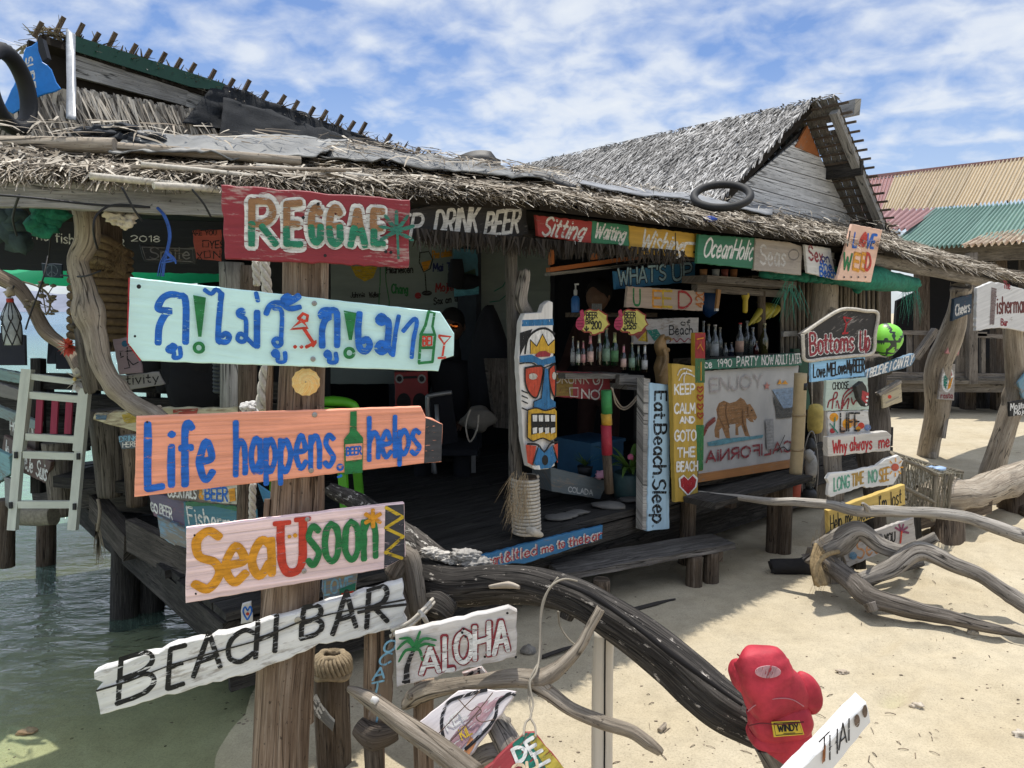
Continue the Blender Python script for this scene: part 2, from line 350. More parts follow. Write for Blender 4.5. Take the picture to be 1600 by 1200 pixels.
# ------------------------------------------------------------------ brush lettering: every glyph is a set of brush strokes ('~' = curved)
GL = {}
for line in '''A .8;0,0 .4,1 .8,0;.13,.34 .67,.34
B .68;0,0 0,1;~0,1 .45,.98 .6,.77 .45,.56 0,.52;~0,.52 .5,.5 .68,.26 .5,.04 0,0
C .74;~.72,.84 .45,1 .12,.82 0,.5 .1,.16 .42,0 .74,.18
D .74;0,0 0,1;~0,1 .42,.95 .74,.5 .42,.05 0,0
E .6;.6,1 0,1 0,0 .6,0;0,.52 .5,.52
F .58;.58,1 0,1 0,0;0,.52 .46,.52
G .78;~.74,.85 .45,1 .12,.82 0,.5 .1,.16 .42,0 .76,.14;.76,.1 .77,.45 .45,.45
H .7;0,0 0,1;.7,0 .7,1;0,.5 .7,.5
I .1;.05,0 .05,1
J .5;~.5,1 .5,.25 .3,0 .06,.08 0,.26
K .66;0,0 0,1;.66,1 .03,.45;.2,.58 .68,0
L .55;0,1 0,0 .55,0
M .9;0,0 .08,1 .45,.3 .82,1 .9,0
N .74;0,0 0,1 .74,0 .74,1
O .84;~.42,1 .1,.83 0,.5 .1,.17 .42,0 .74,.17 .84,.5 .74,.83 .38,1
P .64;0,0 0,1;~0,1 .48,.97 .64,.74 .48,.5 0,.46
Q .84;~.42,1 .1,.83 0,.5 .1,.17 .42,0 .74,.17 .84,.5 .74,.83 .38,1;.5,.25 .85,-.08
R .68;0,0 0,1;~0,1 .46,.97 .62,.74 .46,.52 0,.48;.25,.48 .68,0
S .62;~.6,.87 .34,1 .06,.86 .1,.6 .48,.44 .62,.22 .34,0 .0,.14
T .7;0,1 .7,1;.35,1 .35,0
U .7;~0,1 0,.32 .12,.06 .35,0 .58,.06 .7,.32 .7,1
V .74;0,1 .37,0 .74,1
W 1.02;0,1 .25,0 .51,.75 .77,0 1.02,1
X .7;0,0 .7,1;0,1 .7,0
Y .7;0,1 .35,.48;.7,1 .35,.48 .35,0
Z .65;0,1 .65,1 0,0 .65,0
0 .62;~.31,1 .06,.8 0,.5 .06,.2 .31,0 .56,.2 .62,.5 .56,.8 .28,1
1 .22;0,.82 .2,1 .2,0
2 .6;~0,.8 .28,1 .56,.8 .5,.5 .04,.02;.04,.02 .6,.02
3 .58;~.02,.88 .3,1 .52,.8 .44,.58 .2,.52;~.2,.52 .5,.46 .56,.2 .3,0 0,.12
4 .6;.45,0 .45,1 0,.32 .6,.32
5 .58;.55,1 .08,1 .05,.55;~.05,.55 .4,.6 .58,.32 .38,.02 0,.08
6 .58;~.5,.95 .15,.7 0,.3 .28,0 .58,.26 .32,.5 .04,.34
7 .58;0,1 .58,1 .2,0
8 .58;~.3,.54 .06,.76 .3,1 .54,.76 .3,.54 .02,.26 .3,0 .58,.26 .3,.54
9 .56;~.54,.72 .28,.48 .02,.72 .28,1 .54,.74 .5,.3 .4,0
a .52;~.46,.52 .24,.64 .02,.32 .2,0 .46,.2;.48,.62 .5,0
b .5;0,1 0,.02;~0,.4 .26,.64 .5,.32 .26,0 0,.14
c .46;~.46,.54 .22,.62 0,.3 .22,0 .46,.1
d .5;.5,1 .5,0;~.5,.42 .24,.62 0,.3 .24,0 .5,.18
e .5;~.04,.32 .46,.36 .26,.64 .0,.32 .22,0 .5,.12
f .4;~.42,.92 .26,1 .16,.8 .16,0;0,.6 .38,.6
g .5;~.48,.5 .24,.62 .02,.34 .22,.06 .48,.22;~.49,.62 .48,-.06 .26,-.24 .02,-.16
h .5;0,1 0,0;~0,.4 .24,.62 .46,.46 .48,0
i .08;.04,.62 .04,0;.02,.84 .06,.86
j .22;~.2,.62 .2,-.08 .0,-.22;.18,.84 .22,.86
k .48;0,1 0,0;.44,.62 .03,.28;.16,.38 .48,0
l .08;.04,1 .04,0
m .78;0,.62 0,0;~0,.42 .2,.62 .36,.46 .37,0;~.37,.42 .57,.62 .74,.46 .76,0
n .48;0,.62 0,0;~0,.42 .24,.62 .44,.46 .46,0
o .52;~.26,.62 .04,.5 .02,.16 .26,0 .5,.16 .48,.5 .22,.62
p .5;0,.62 0,-.22;~0,.42 .26,.62 .5,.32 .26,0 0,.14
q .5;.5,.62 .5,-.22;~.5,.42 .24,.62 0,.32 .24,0 .5,.18
r .38;0,.62 0,0;~0,.38 .16,.58 .38,.58
s .42;~.42,.54 .2,.62 .04,.46 .22,.32 .42,.16 .2,0 .0,.08
t .36;~.17,.88 .16,.14 .36,.04;0,.6 .36,.6
u .48;~0,.62 .02,.14 .22,0 .46,.2;.47,.62 .48,0
v .46;0,.62 .23,0 .46,.62
w .72;0,.62 .18,0 .36,.5 .54,0 .72,.62
x .44;0,0 .44,.62;0,.62 .44,0
y .48;0,.62 .25,.06;.48,.62 .14,-.24
z .44;0,.6 .44,.6 0,.02 .46,.02
. .06;.02,.03 .05,.0
, .14;~.1,.06 .12,-.06 0,-.2
! .1;.05,1 .05,.28;.04,.05 .06,.02
? .5;~0,.78 .22,1 .5,.78 .3,.5 .24,.28;.23,.05 .25,.02
' .1;.06,1 .03,.78
- .36;0,.42 .36,.42
& .7;~.7,0 .2,.66 .3,1 .5,.8 .1,.36 .2,0 .5,.05 .68,.4
* .5;.25,1 .25,.5;.02,.86 .48,.62;.48,.86 .02,.62
: .06;.02,.5 .05,.48;.02,.1 .05,.08'''.split('\n'):
    h = line.split(';'); ch, w = h[0].split(' '); st = []
    for q in h[1:]:
        c = q.startswith('~'); st.append((c, [tuple(float(z) for z in p.split(',')) for p in q.lstrip('~').split(' ')]))
    GL[ch] = (float(w), st)
GL[' '] = (.42, [])

def smooth2(pts, sub=7):
    v = [Vector((p[0], p[1], 0)) for p in pts]
    return [(p.x, p.y) for p in spline(v, [1]*len(v), sub)[0]]
def resamp(pts, n=5):
    out = [pts[0]]
    for a, b in zip(pts, pts[1:]):
        for k in range(1, n+1): out.append((a[0]+(b[0]-a[0])*k/n, a[1]+(b[1]-a[1])*k/n))
    return out
def strokes_of(s, gap=.2):
    """-> total width, list of polylines in glyph space"""
    x = 0; out = []
    for ch in s:
        w, st = GL[ch]
        for c, pts in st:
            jx = rng.uniform(-.02, .02); jy = rng.uniform(-.025, .025)
            pts = [(x+a+jx, b+jy) for a, b in pts]
            if c: out.append(smooth2(pts))
            else:
                cur = [pts[0]]
                for i in range(1, len(pts)): out.append(resamp([pts[i-1], pts[i]], 4))
        x += w + gap
    return x-gap, out

class Sign:
    """a board whose outline, lettering and pictures are given in photo pixels and laid on its own plane in the scene"""
    def __init__(s, name, label, cat, outline, plane, mat, th=.018, group=None, jit=.0025, chip=.0, parent=None, smooth_outline=False):
        s.pl = plane; n = plane[1].normalized()
        pts = [hit(x, y, plane) for x, y in outline]
        X = (pts[1]-pts[0]).normalized(); Y = n.cross(X).normalized()
        c = sum(pts, Vector())/len(pts); s.c = c; s.X = X; s.Y = Y; s.n = n
        M = Matrix(((X.x, Y.x, n.x, c.x), (X.y, Y.y, n.y, c.y), (X.z, Y.z, n.z, c.z), (0, 0, 0, 1))); s.M = M
        loc = [s.l3(p) for p in pts]
        if smooth_outline: loc = smooth2(loc+[loc[0]], 5)[:-1]
        k = len(loc); ar = sum(loc[i][0]*loc[(i+1) % k][1]-loc[(i+1) % k][0]*loc[i][1] for i in range(k))
        if ar < 0: loc.reverse()
        o2 = []
        for i in range(k):
            a, b = loc[i], loc[(i+1) % k]; d = hypot(b[0]-a[0], b[1]-a[1]); m = max(1, min(40, int(d/.022)))
            for j in range(m):
                t = j/m; jj = jit if (j or jit > .004) else jit*.4; jx = rng.uniform(-jj, jj); jy = rng.uniform(-jj, jj)
                if chip and rng.random() < .06: jx -= chip*rng.random()*(b[1]-a[1])/d; jy += chip*rng.random()*(b[0]-a[0])/d
                o2.append((a[0]+(b[0]-a[0])*t+jx, a[1]+(b[1]-a[1])*t+jy))
        k = len(o2); b_ = min(.003, th*.3); mv = []; mf = []; muv = []
        ins = []
        for i in range(k):
            p, q = o2[i-1], o2[(i+1) % k]; d = (q[0]-p[0], q[1]-p[1]); L = hypot(*d) or 1; ins.append((o2[i][0]-d[1]/L*b_, o2[i][1]+d[0]/L*b_))
        for (x, y) in ins: mv.append((x, y, 0))
        for (x, y) in o2: mv.append((x, y, -b_))
        for (x, y) in o2: mv.append((x, y, -th))
        mf.append(tuple(range(k))); mf.append(tuple(2*k+i for i in reversed(range(k))))
        for i in range(k):
            j = (i+1) % k; mf.append((j, i, k+i, k+j)); mf.append((k+j, k+i, 2*k+i, 2*k+j))
        me = bpy.data.meshes.new(name); me.from_pydata(mv, [], mf); me.materials.append(mat)
        ul = me.uv_layers.new(name='uv'); fl = []
        for f in mf:
            for i in f: fl.extend((mv[i][0], mv[i][1]+mv[i][2]))
        ul.data.foreach_set('uv', fl); me.update()
        o = bpy.data.objects.new(name, me); COL.objects.link(o); s.o = o
        if parent is None:
            o.matrix_world = M; tag(o, label, cat, group)
        else:
            o.parent = parent; o.matrix_basis = parent.matrix_basis.inverted() @ M if parent.parent is None else M
        s.lay = 0
    def l3(s, p): d = p-s.c; return (d.dot(s.X), d.dot(s.Y))
    def loc(s, x, y): return s.l3(hit(x, y, s.pl))
    def child(s, name, mv, mf, mat, uv=None):
        me = bpy.data.meshes.new(name); me.from_pydata(mv, [], mf); me.materials.append(mat)
        ul = me.uv_layers.new(name='uv'); fl = []
        for f in mf:
            for i in f: fl.extend((mv[i][0], mv[i][1]))
        ul.data.foreach_set('uv', fl); me.update()
        o = bpy.data.objects.new(name, me); COL.objects.link(o); o.parent = s.o; return o
    def ribbons(s, lines, wpx, mat, name='lettering', wj=.13, wp=None, zadd=0.):
        """lines: pixel polylines; wpx brush width in pixels"""
        mv = []; mf = []; s.lay += 1; z0 = .0006*s.lay + zadd
        x0, y0 = lines[0][0]; a = s.loc(x0, y0); b = s.loc(x0+3, y0); c_ = s.loc(x0, y0+3); h_, v_ = hypot(b[0]-a[0], b[1]-a[1]), hypot(c_[0]-a[0], c_[1]-a[1]); sc = (min(h_, v_)*.75+max(h_, v_)*.25)/3
        for li, ln in enumerate(lines):
            p = [s.loc(*q) for q in ln]
            q = [p[0]]
            for r in p[1:]:
                if hypot(r[0]-q[-1][0], r[1]-q[-1][1]) > 1e-5: q.append(r)
            p = q
            if len(p) < 2: continue
            w = wpx*sc/2; n = len(p); so_ = rng.random()*99
            d0 = Vector((p[0][0]-p[1][0], p[0][1]-p[1][1])).normalized(); d1 = Vector((p[-1][0]-p[-2][0], p[-1][1]-p[-2][1])).normalized()
            pp = [(p[0][0]+d0.x*w*.75, p[0][1]+d0.y*w*.75), (p[0][0]+d0.x*w*.45, p[0][1]+d0.y*w*.45)] + p + [(p[-1][0]+d1.x*w*.45, p[-1][1]+d1.y*w*.45), (p[-1][0]+d1.x*w*.75, p[-1][1]+d1.y*w*.75)]
            ws = [.5, .86] + [1]*n + [.86, .5]; base = len(mv); m = len(pp); dist = 0
            for i in range(m):
                a, b = pp[max(i-1, 0)], pp[min(i+1, m-1)]; d = (b[0]-a[0], b[1]-a[1]); L = hypot(*d) or 1; nx, ny = -d[1]/L, d[0]/L
                if i: dist += hypot(pp[i][0]-pp[i-1][0], pp[i][1]-pp[i-1][1])
                ww = w*ws[i]*(1 + wj*1.8*noise.noise(Vector((dist/(w*3+1e-6), so_, 0))))
                if wp: ww *= wp[0]+(wp[1]-wp[0])*i/(m-1)
                z = z0 + .00006*(li % 6) + .000004*i
                w2 = w*ws[i]*(1 + wj*1.8*noise.noise(Vector((dist/(w*3+1e-6), so_+7, 0))))*(wp[0]+(wp[1]-wp[0])*i/(m-1) if wp else 1)
                mv.append((pp[i][0]+nx*ww, pp[i][1]+ny*ww, z)); mv.append((pp[i][0]-nx*w2, pp[i][1]-ny*w2, z))
            for i in range(m-1): mf.append((base+2*i, base+2*i+1, base+2*i+3, base+2*i+2))
        return s.child(name, mv, mf, mat)
    def quadmap(s, bl, br, tl, tr, W_):
        def f(gx, gy):
            u = gx/W_
            return ((bl[0]+(br[0]-bl[0])*u)*(1-gy) + (tl[0]+(tr[0]-tl[0])*u)*gy, (bl[1]+(br[1]-bl[1])*u)*(1-gy) + (tl[1]+(tr[1]-tl[1])*u)*gy)
        return f
    def text(s, t, bl, br, tl, tr, wpx, mat, gap=.2, name='lettering', outline=None, split=None):
        """lettering in the pixel quad; outline=(extra px, material) painted beneath; split=(gy, material above)"""
        W_, st = strokes_of(t, gap); f = s.quadmap(bl, br, tl, tr, W_)
        lines = [[f(*p) for p in ln] for ln in st]
        if outline: s.ribbons(lines, wpx+outline[0], outline[1], name='letter_outline')
        if split:
            hi = []; lo = []
            for ln in st:
                ln = resamp(ln, 4); cur = [ln[0]]; side = ln[0][1] > split[0]
                for p in ln[1:]:
                    cur.append(p)
                    if (p[1] > split[0]) != side: (hi if side else lo).append(cur); cur = [p]; side = p[1] > split[0]
                (hi if side else lo).append(cur)
            s.ribbons([[f(*p) for p in ln] for ln in hi if len(ln) > 1], wpx, split[1], name=name)
            return s.ribbons([[f(*p) for p in ln] for ln in lo if len(ln) > 1], wpx, mat, name=name)
        return s.ribbons(lines, wpx, mat, name=name)
    def fill(s, pts, mat, name='painted_shape', curve=False, zadd=0.):
        s.lay += 1; z = .0006*s.lay + zadd
        if curve: pts = smooth2(list(pts)+[pts[0]], 6)[:-1]
        p = [s.loc(*q) for q in pts]; k = len(p)
        if sum(p[i][0]*p[(i+1) % k][1]-p[(i+1) % k][0]*p[i][1] for i in range(k)) < 0: p.reverse()
        return s.child(name, [(x, y, z) for x, y in p], [tuple(range(k))], mat)
    def disc(s, cx, cy, r, mat, name='painted_shape', ry=None):
        return s.fill([(cx+r*cos(2*pi*i/20), cy+(ry or r)*sin(2*pi*i/20)) for i in range(20)], mat, name)
    def ring(s, cx, cy, r, w, mat, ry=None, name='lettering'):
        return s.ribbons([[(cx+r*cos(2*pi*i/20+.3), cy+(ry or r)*sin(2*pi*i/20+.3)) for i in range(21)]], w, mat, name)
    def screw(s, x, y, rpx=4, mat=None):
        a = s.loc(x, y); b = s.loc(x+rpx, y); r = hypot(b[0]-a[0], b[1]-a[1]); mv = []; mf = []
        for k, (rr, z) in enumerate(((1, .0), (1, .003), (.7, .005), (.2, .0055), (.16, .0035))):
            mv += [(a[0]+r*rr*cos(2*pi*i/10), a[1]+r*rr*sin(2*pi*i/10), z) for i in range(10)]
            if k: mf += [((k-1)*10+i, (k-1)*10+(i+1) % 10, k*10+(i+1) % 10, k*10+i) for i in range(10)]
        mf.append(tuple(40+i for i in range(10)))
        return s.child('screw', mv, mf, mat or STEEL)
    def hole(s, x, y, r=1.6): return s.disc(x, y, r, INKB, 'nail_hole')
INKB = ink((.012, .012, .013), .0); BLK = ink((.012, .012, .013), .35); WHT = ink((.72, .71, .67), .3); WHTC = ink((.78, .77, .73), .1); REDI = ink((.40, .025, .03), .25)
BLUE = ink((.015, .14, .56), .12); GRN = ink((.02, .19, .055), .12); ORG = ink((.72, .31, .02), .12); YEL = ink((.62, .42, .03), .3); RED = ink((.56, .05, .025), .12)
BRN = ink((.30, .155, .07), .3); TEAL = ink((.02, .2, .14), .35); LBL = ink((.22, .45, .6), .2); MAR = ink((.27, .035, .045), .3); NAVY = ink((.03, .04, .16), .2)
# ================================================================== the setting: sand, sea, far hill
def HP(t, o=0., z=0.): p = F0 + FD*t - FN*o; return Vector((p.x, p.y, z))     # hut frame: t along the front, o into the hut
def shore(x, y):
    ys = 3.62 + .42*(x+2.2) + (max(0, x+.6)**2)*2.2
    return y - ys
FOOT = []
for (x0, y0, a, n_) in ((.9, 2.3, .9, 9), (3.6, 2.6, 2.2, 8), (1.6, 3.2, .35, 7), (2.2, 2.2, 1.3, 7), (3.3, 4.6, 1.9, 6), (4.2, 6., .6, 8)):
    for k in range(n_):
        s_ = 1 if k % 2 else -1; FOOT.append((x0+cos(a)*.5*k-sin(a)*.11*s_+rng.uniform(-.05, .05), y0+sin(a)*.5*k+cos(a)*.11*s_+rng.uniform(-.05, .05), a+rng.uniform(-.25, .25)))
def foot_z(x, y):
    z = 0
    for fx, fy, a in FOOT:
        dx, dy = x-fx, y-fy
        if dx*dx+dy*dy > .07: continue
        u = (dx*cos(a)+dy*sin(a))/.125; v = (-dx*sin(a)+dy*cos(a))/.055; q = u*u+v*v; z += -.024*math.exp(-q*1.2) + .010*math.exp(-(math.sqrt(q)-1.5)**2*5)
    return z
def sand_z(x, y):
    d = shore(x, y); left = min(1, max(0, (-.62-x)/.9)); left = left*left*(3-2*left)
    z = -.085*left
    if d > 0: z -= min(2.5, .10*d + .012*d*d)*min(1, max(0, (6-x)/4))
    dry = 1-left if d < 0 else max(0, 1-left-d)
    n = noise.noise(Vector((x*.55, y*.55, 3)))*.035 + noise.noise(Vector((x*2.1, y*2.1, 8)))*.014
    f = noise.noise(Vector((x*5.2, y*5.2, 1)));  n += -.012*max(0, f-.28)*3 + (foot_z(x, y) if 1.8 < y < 9 and x > .3 else 0) + .006*noise.noise(Vector((x*7, y*7, 4)))
    far = min(1, max(0, (hypot(x-1.5, y-4)-9)/10))
    return z + n*dry*(1-far) + (.02*noise.noise(Vector((x*.9, y*.9, 0))) if dry < .5 else 0)*.4 + (.10*max(0, min(1, (x-1.2)/4)))
def axis(lo, hi, a, b, h, g):
    v = [a]
    while v[-1] < b: v.append(v[-1]+h)
    s = h; r = v[-1]
    while r < hi: s *= g; r += s; v.append(r)
    s = h; l = a; L = []
    while l > lo: s *= g; l -= s; L.append(l)
    return L[::-1]+v
xs = axis(-120, 220, -2.2, 4.2, .032, 1.18); ys = axis(-60, 320, 2.0, 5.6, .032, 1.18)
mb = MB(); mb.smooth = True
for y in ys:
    for x in xs: mb.v.append(Vector((x, y, sand_z(x, y))))
nx = len(xs)
for j in range(len(ys)-1):
    for i in range(nx-1):
        a = j*nx+i; mb.face((a, a+1, a+nx+1, a+nx), [(0, 0)]*4)
m, nt, b = newmat('beach sand')
gp = nd(nt, 'ShaderNodeNewGeometry'); pos = gp.outputs['Position']
n1 = tex(nt, pos, 1.3, 6, .6); n2 = tex(nt, pos, 140, 4, .75); n3 = tex(nt, pos, 9, 6, .7)
r = ramp(nt, [(.3, (.41, .345, .235)), (.7, (.475, .415, .305))]); nt.links.new(n1, r.inputs[0])
r2 = ramp(nt, [(.25, .62), (.5, 1.), (.75, 1.1)]); nt.links.new(n2, r2.inputs[0])
r3 = ramp(nt, [(.3, .87), (.6, 1.05)]); nt.links.new(n3, r3.inputs[0])
c = mixc(nt, 1., mixc(nt, 1., r.outputs[0], r2.outputs[0], 'MULTIPLY'), r3.outputs[0], 'MULTIPLY')
vo = nd(nt, 'ShaderNodeTexVoronoi', i_Scale=16.); nt.links.new(pos, vo.inputs['Vector']); vr = ramp(nt, [(.10, 1), (.14, 0)]); nt.links.new(vo.outputs['Distance'], vr.inputs[0])
msk = ramp(nt, [(.56, 0), (.62, 1)]); nt.links.new(tex(nt, pos, 1.1, 4, .6), msk.inputs[0])
c = mixc(nt, mth(nt, 'MULTIPLY', vr.outputs[0], mth(nt, 'MULTIPLY', msk.outputs[0], .8)), c, (.13, .095, .06))
sz = nd(nt, 'ShaderNodeSeparateXYZ'); nt.links.new(pos, sz.inputs[0])
wet = nd(nt, 'ShaderNodeMapRange', i_From_Min=-.012, i_From_Max=-.062, i_To_Min=0., i_To_Max=1.); nt.links.new(mth(nt, 'ADD', sz.outputs[2], mth(nt, 'MULTIPLY', mth(nt, 'SUBTRACT', n1, .5), .03)), wet.inputs[0])
c = mixc(nt, wet.outputs[0], c, mixc(nt, 1., c, (.88, .95, .82), 'MULTIPLY'))
nt.links.new(c, b.inputs['Base Color']); b.inputs['Roughness'].default_value = .95; b.inputs['Specular IOR Level'].default_value = .12
hh = mth(nt, 'ADD', mth(nt, 'MULTIPLY', n3, .8), mth(nt, 'MULTIPLY', n2, .12)); bump(nt, b, hh, .55, .022)
SANDM = m
tag(mb.build('sand', m, org=(0, 0, 0)), None, None, None, 'structure')

m, nt, b = newmat('sea water'); out = nt.nodes['Material Output']
pos = nd(nt, 'ShaderNodeNewGeometry').outputs['Position']; sp = nd(nt, 'ShaderNodeSeparateXYZ'); nt.links.new(pos, sp.inputs[0])
dd = mth(nt, 'SUBTRACT', sp.outputs[1], mth(nt, 'ADD', 3.62, mth(nt, 'MULTIPLY', mth(nt, 'ADD', sp.outputs[0], 2.2), .42)))
dep = nd(nt, 'ShaderNodeMapRange', i_From_Min=-1.2, i_From_Max=4.5, i_To_Min=.02, i_To_Max=.82); nt.links.new(dd, dep.inputs[0])
turb = nd(nt, 'ShaderNodeBsdfDiffuse'); turb.inputs[0].default_value = (.085, .20, .165, 1)
farc = nd(nt, 'ShaderNodeMapRange', i_From_Min=6., i_From_Max=60., i_To_Min=0, i_To_Max=1); nt.links.new(sp.outputs[1], farc.inputs[0])
nt.links.new(mixc(nt, farc.outputs[0], (.22, .36, .28), (.12, .22, .31)), turb.inputs[0])
tr = nd(nt, 'ShaderNodeBsdfTransparent'); tr.inputs[0].default_value = (.93, 1., .95, 1)
mx = nd(nt, 'ShaderNodeMixShader'); nt.links.new(dep.outputs[0], mx.inputs[0]); nt.links.new(tr.outputs[0], mx.inputs[1]); nt.links.new(turb.outputs[0], mx.inputs[2])
gl = nd(nt, 'ShaderNodeBsdfGlossy'); gl.inputs['Roughness'].default_value = .09
mp = nd(nt, 'ShaderNodeMapping'); nt.links.new(pos, mp.inputs[0]); mp.inputs['Rotation'].default_value = (0, 0, -.35); mp.inputs['Scale'].default_value = (1, 2.1, 1)
w1 = tex(nt, mp.outputs[0], 3.2, 5, .55, .5); w2 = tex(nt, mp.outputs[0], 9, 3, .5)
bp = nd(nt, 'ShaderNodeBump', i_Distance=.10); nt.links.new(mth(nt, 'ADD', w1, mth(nt, 'MULTIPLY', w2, .3)), bp.inputs['Height'])
bs_ = nd(nt, 'ShaderNodeMapRange', i_From_Min=-.9, i_From_Max=.9, i_To_Min=.04, i_To_Max=1.); nt.links.new(dd, bs_.inputs[0]); nt.links.new(bs_.outputs[0], bp.inputs['Strength'])
nt.links.new(bp.outputs[0], gl.inputs['Normal'])
fr = nd(nt, 'ShaderNodeFresnel', i_IOR=1.33); nt.links.new(bp.outputs[0], fr.inputs['Normal'])
m2 = nd(nt, 'ShaderNodeMixShader'); nt.links.new(fr.outputs[0], m2.inputs[0]); nt.links.new(mx.outputs[0], m2.inputs[1]); nt.links.new(gl.outputs[0], m2.inputs[2]); nt.links.new(m2.outputs[0], out.inputs[0])
mb = MB(); mb.quad((-3500, -30, -.052), (120, -30, -.052), (120, 4500, -.052), (-3500, 4500, -.052))
tag(mb.build('sea', m, org=(0, 0, -.052)), None, None, None, 'structure')

mb = MB(); mb.smooth = True; K = 60
for i in range(K+1):
    x = -1500+1450*i/K; h = 44*(.55+.45*noise.noise(Vector((i*.13, 2, 0))))*min(1, (K-i)/10) + 4*noise.noise(Vector((i*.7, 5, 0)))
    for k, (f, dy) in enumerate(((0, -60), (.35, -30), (.75, 0), (1, 40), (.8, 90))): mb.v.append(Vector((x, 950+dy+20*noise.noise(Vector((i*.5, k, 1))), -2+max(0, h)*f)))
for i in range(K):
    for k in range(4): a = i*5+k; mb.face((a, a+5, a+6, a+1))
tag(mb.build('hills', plain((.17, .185, .235), .95, var=.25, sc=.02, bs=0, key='far hillside')), None, None, None, 'structure')  # blue-grey base colour has the distance haze painted in

# ================================================================== thatch
def blade(mb, p, d, L, w, side, droop, c):
    mid = p + d*(L*.55) - Vector((0, 0, droop*.3)); tip = p + d*L - Vector((0, 0, droop)); s_ = side*w/2
    i = mb.add((p-s_, p+s_, mid+s_*.8, mid-s_*.8, tip+s_*.25, tip-s_*.25))
    mb.face((i, i+1, i+2, i+3), [(c, 0)]*4); mb.face((i+3, i+2, i+4, i+5), [(c, 1)]*4)
def thatch(mb, e0, e1, t1, t0, n, L=.3, w=.012, lift=.2, spread=.5, droop=.03, ang=0., edge=.35, base=.03, rows=0):
    e0, e1, t1, t0 = map(Vector, (e0, e1, t1, t0))
    for i in range(n):
        u = rng.random(); v = rng.random()
        if rng.random() < edge: v = rng.random()**2*.12
        elif rows: v = (int(v*rows)+rng.random()*.25)/rows
        a = e0.lerp(e1, u); b_ = t0.lerp(t1, u); p = a.lerp(b_, v); dn = (a-b_).normalized(); al = (e1-e0).normalized(); nr = al.cross(b_-a).normalized()
        if nr.z < 0: nr = -nr
        th = rng.gauss(ang, spread); d = (dn*cos(th)+al*sin(th)+nr*rng.uniform(-.05, lift)).normalized(); l = L*rng.uniform(.45, 1.25)
        sd = d.cross(nr).normalized()*.9 + nr*rng.uniform(-.5, .5)
        blade(mb, p + nr*(base*rng.random()+.004) - d*(l*.4), d, l, w*rng.uniform(.5, 1.5), sd.normalized(), droop*rng.random()*2, rng.random())
def under(mb, e0, e1, t1, t0, th=.03):
    e0, e1, t1, t0 = map(Vector, (e0, e1, t1, t0)); n = (e1-e0).cross(t0-e0).normalized(); n = n if n.z > 0 else -n
    a = [p-n*.012 for p in (e0, e1, t1, t0)]; bq = [p-n*th for p in a]; i = mb.add(a+bq)
    for q in ((0, 1, 2, 3), (7, 6, 5, 4), (0, 4, 5, 1), (1, 5, 6, 2), (2, 6, 7, 3), (3, 7, 4, 0)): mb.face([i+k for k in q], [(.05, 0)]*4)
ST1 = straw([(0, (.06, .05, .038)), (.3, (.20, .165, .125)), (.65, (.40, .345, .27)), (1, (.64, .58, .48))])
ST2 = straw([(0, (.10, .096, .09)), (.3, (.27, .26, .245)), (.7, (.42, .405, .385)), (1, (.60, .585, .56))], key='grey old thatch')
ST3 = straw([(0, (.10, .085, .07)), (.4, (.28, .25, .205)), (1, (.55, .49, .40))], key='hanging palm fronds')
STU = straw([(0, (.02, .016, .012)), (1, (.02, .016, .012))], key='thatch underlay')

# ================================================================== the bar hut
hut = thing('beach_bar_hut', 'open thatched beach bar hung with painted signs, standing on a dark deck at the waterline', 'bar hut', HP(.5, 1.2, 0))
DZ = .45
mb = MB(); k = 0; o = -.02
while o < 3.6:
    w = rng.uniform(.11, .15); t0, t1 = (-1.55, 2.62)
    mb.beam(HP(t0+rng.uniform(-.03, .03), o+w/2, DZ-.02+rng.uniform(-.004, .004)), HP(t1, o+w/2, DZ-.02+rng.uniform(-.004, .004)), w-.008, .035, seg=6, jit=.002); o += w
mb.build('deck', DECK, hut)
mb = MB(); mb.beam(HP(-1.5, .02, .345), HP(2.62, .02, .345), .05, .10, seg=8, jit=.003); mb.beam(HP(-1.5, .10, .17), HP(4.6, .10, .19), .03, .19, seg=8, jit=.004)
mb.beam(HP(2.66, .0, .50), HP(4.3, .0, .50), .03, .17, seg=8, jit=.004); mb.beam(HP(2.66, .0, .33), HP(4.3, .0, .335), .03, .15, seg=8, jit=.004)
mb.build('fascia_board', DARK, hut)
mb = MB()
for t, z in ((.95, .34), (1.35, .33), (1.8, .33), (2.2, .34)): mb.beam(HP(t, -.06, z), HP(t, .5, z), .06, .07)
mb.build('joist', BROWN, hut)
for t in (2.75, 3.55, 4.2):
    mb = MB(); mb.tube([HP(t, .28, -.2), HP(t, .28, .6)], .055, 10, .08); mb.build('stilt', BROWN, hut)
LD = -FN
# left side of the deck: edge beams and pilings in the water
mb = MB(); a = HP(-1.52, 0, .33); mb.beam(a, HP(-1.52, 3.6, .33), .06, .14, seg=6, jit=.003); mb.build('edge_beam', DARK, hut)
mb = MB(); mb.beam(P(150, 790, 4.1), P(205, 855, 3.75), .07, .14); mb.beam(P(60, 770, 4.9), P(310, 790, 4.0), .08, .12); mb.beam(P(205, 835, 3.72), P(330, 900, 3.15), .05, .16); mb.build('side_beam', wood((.02, .018, .015), (.07, .06, .05), (.15, .13, .11)), hut)
for x, y, Y, r, yb in ((196, 830, 4.05, .072, 975), (236, 820, 4.15, .075, 962), (73, 800, 4.9, .055, 900), (10, 780, 4.6, .05, 860), (330, 800, 3.9, .06, 940), (395, 830, 3.7, .06, 960)):
    mb = MB(); top = P(x, y, Y); mb.tube([top, P(x-1, yb, Y), P(x-1, yb+25, Y)], [r, r*1.03, r], 12, .07); mb.build('piling', DARK if x > 100 else BROWN, hut)
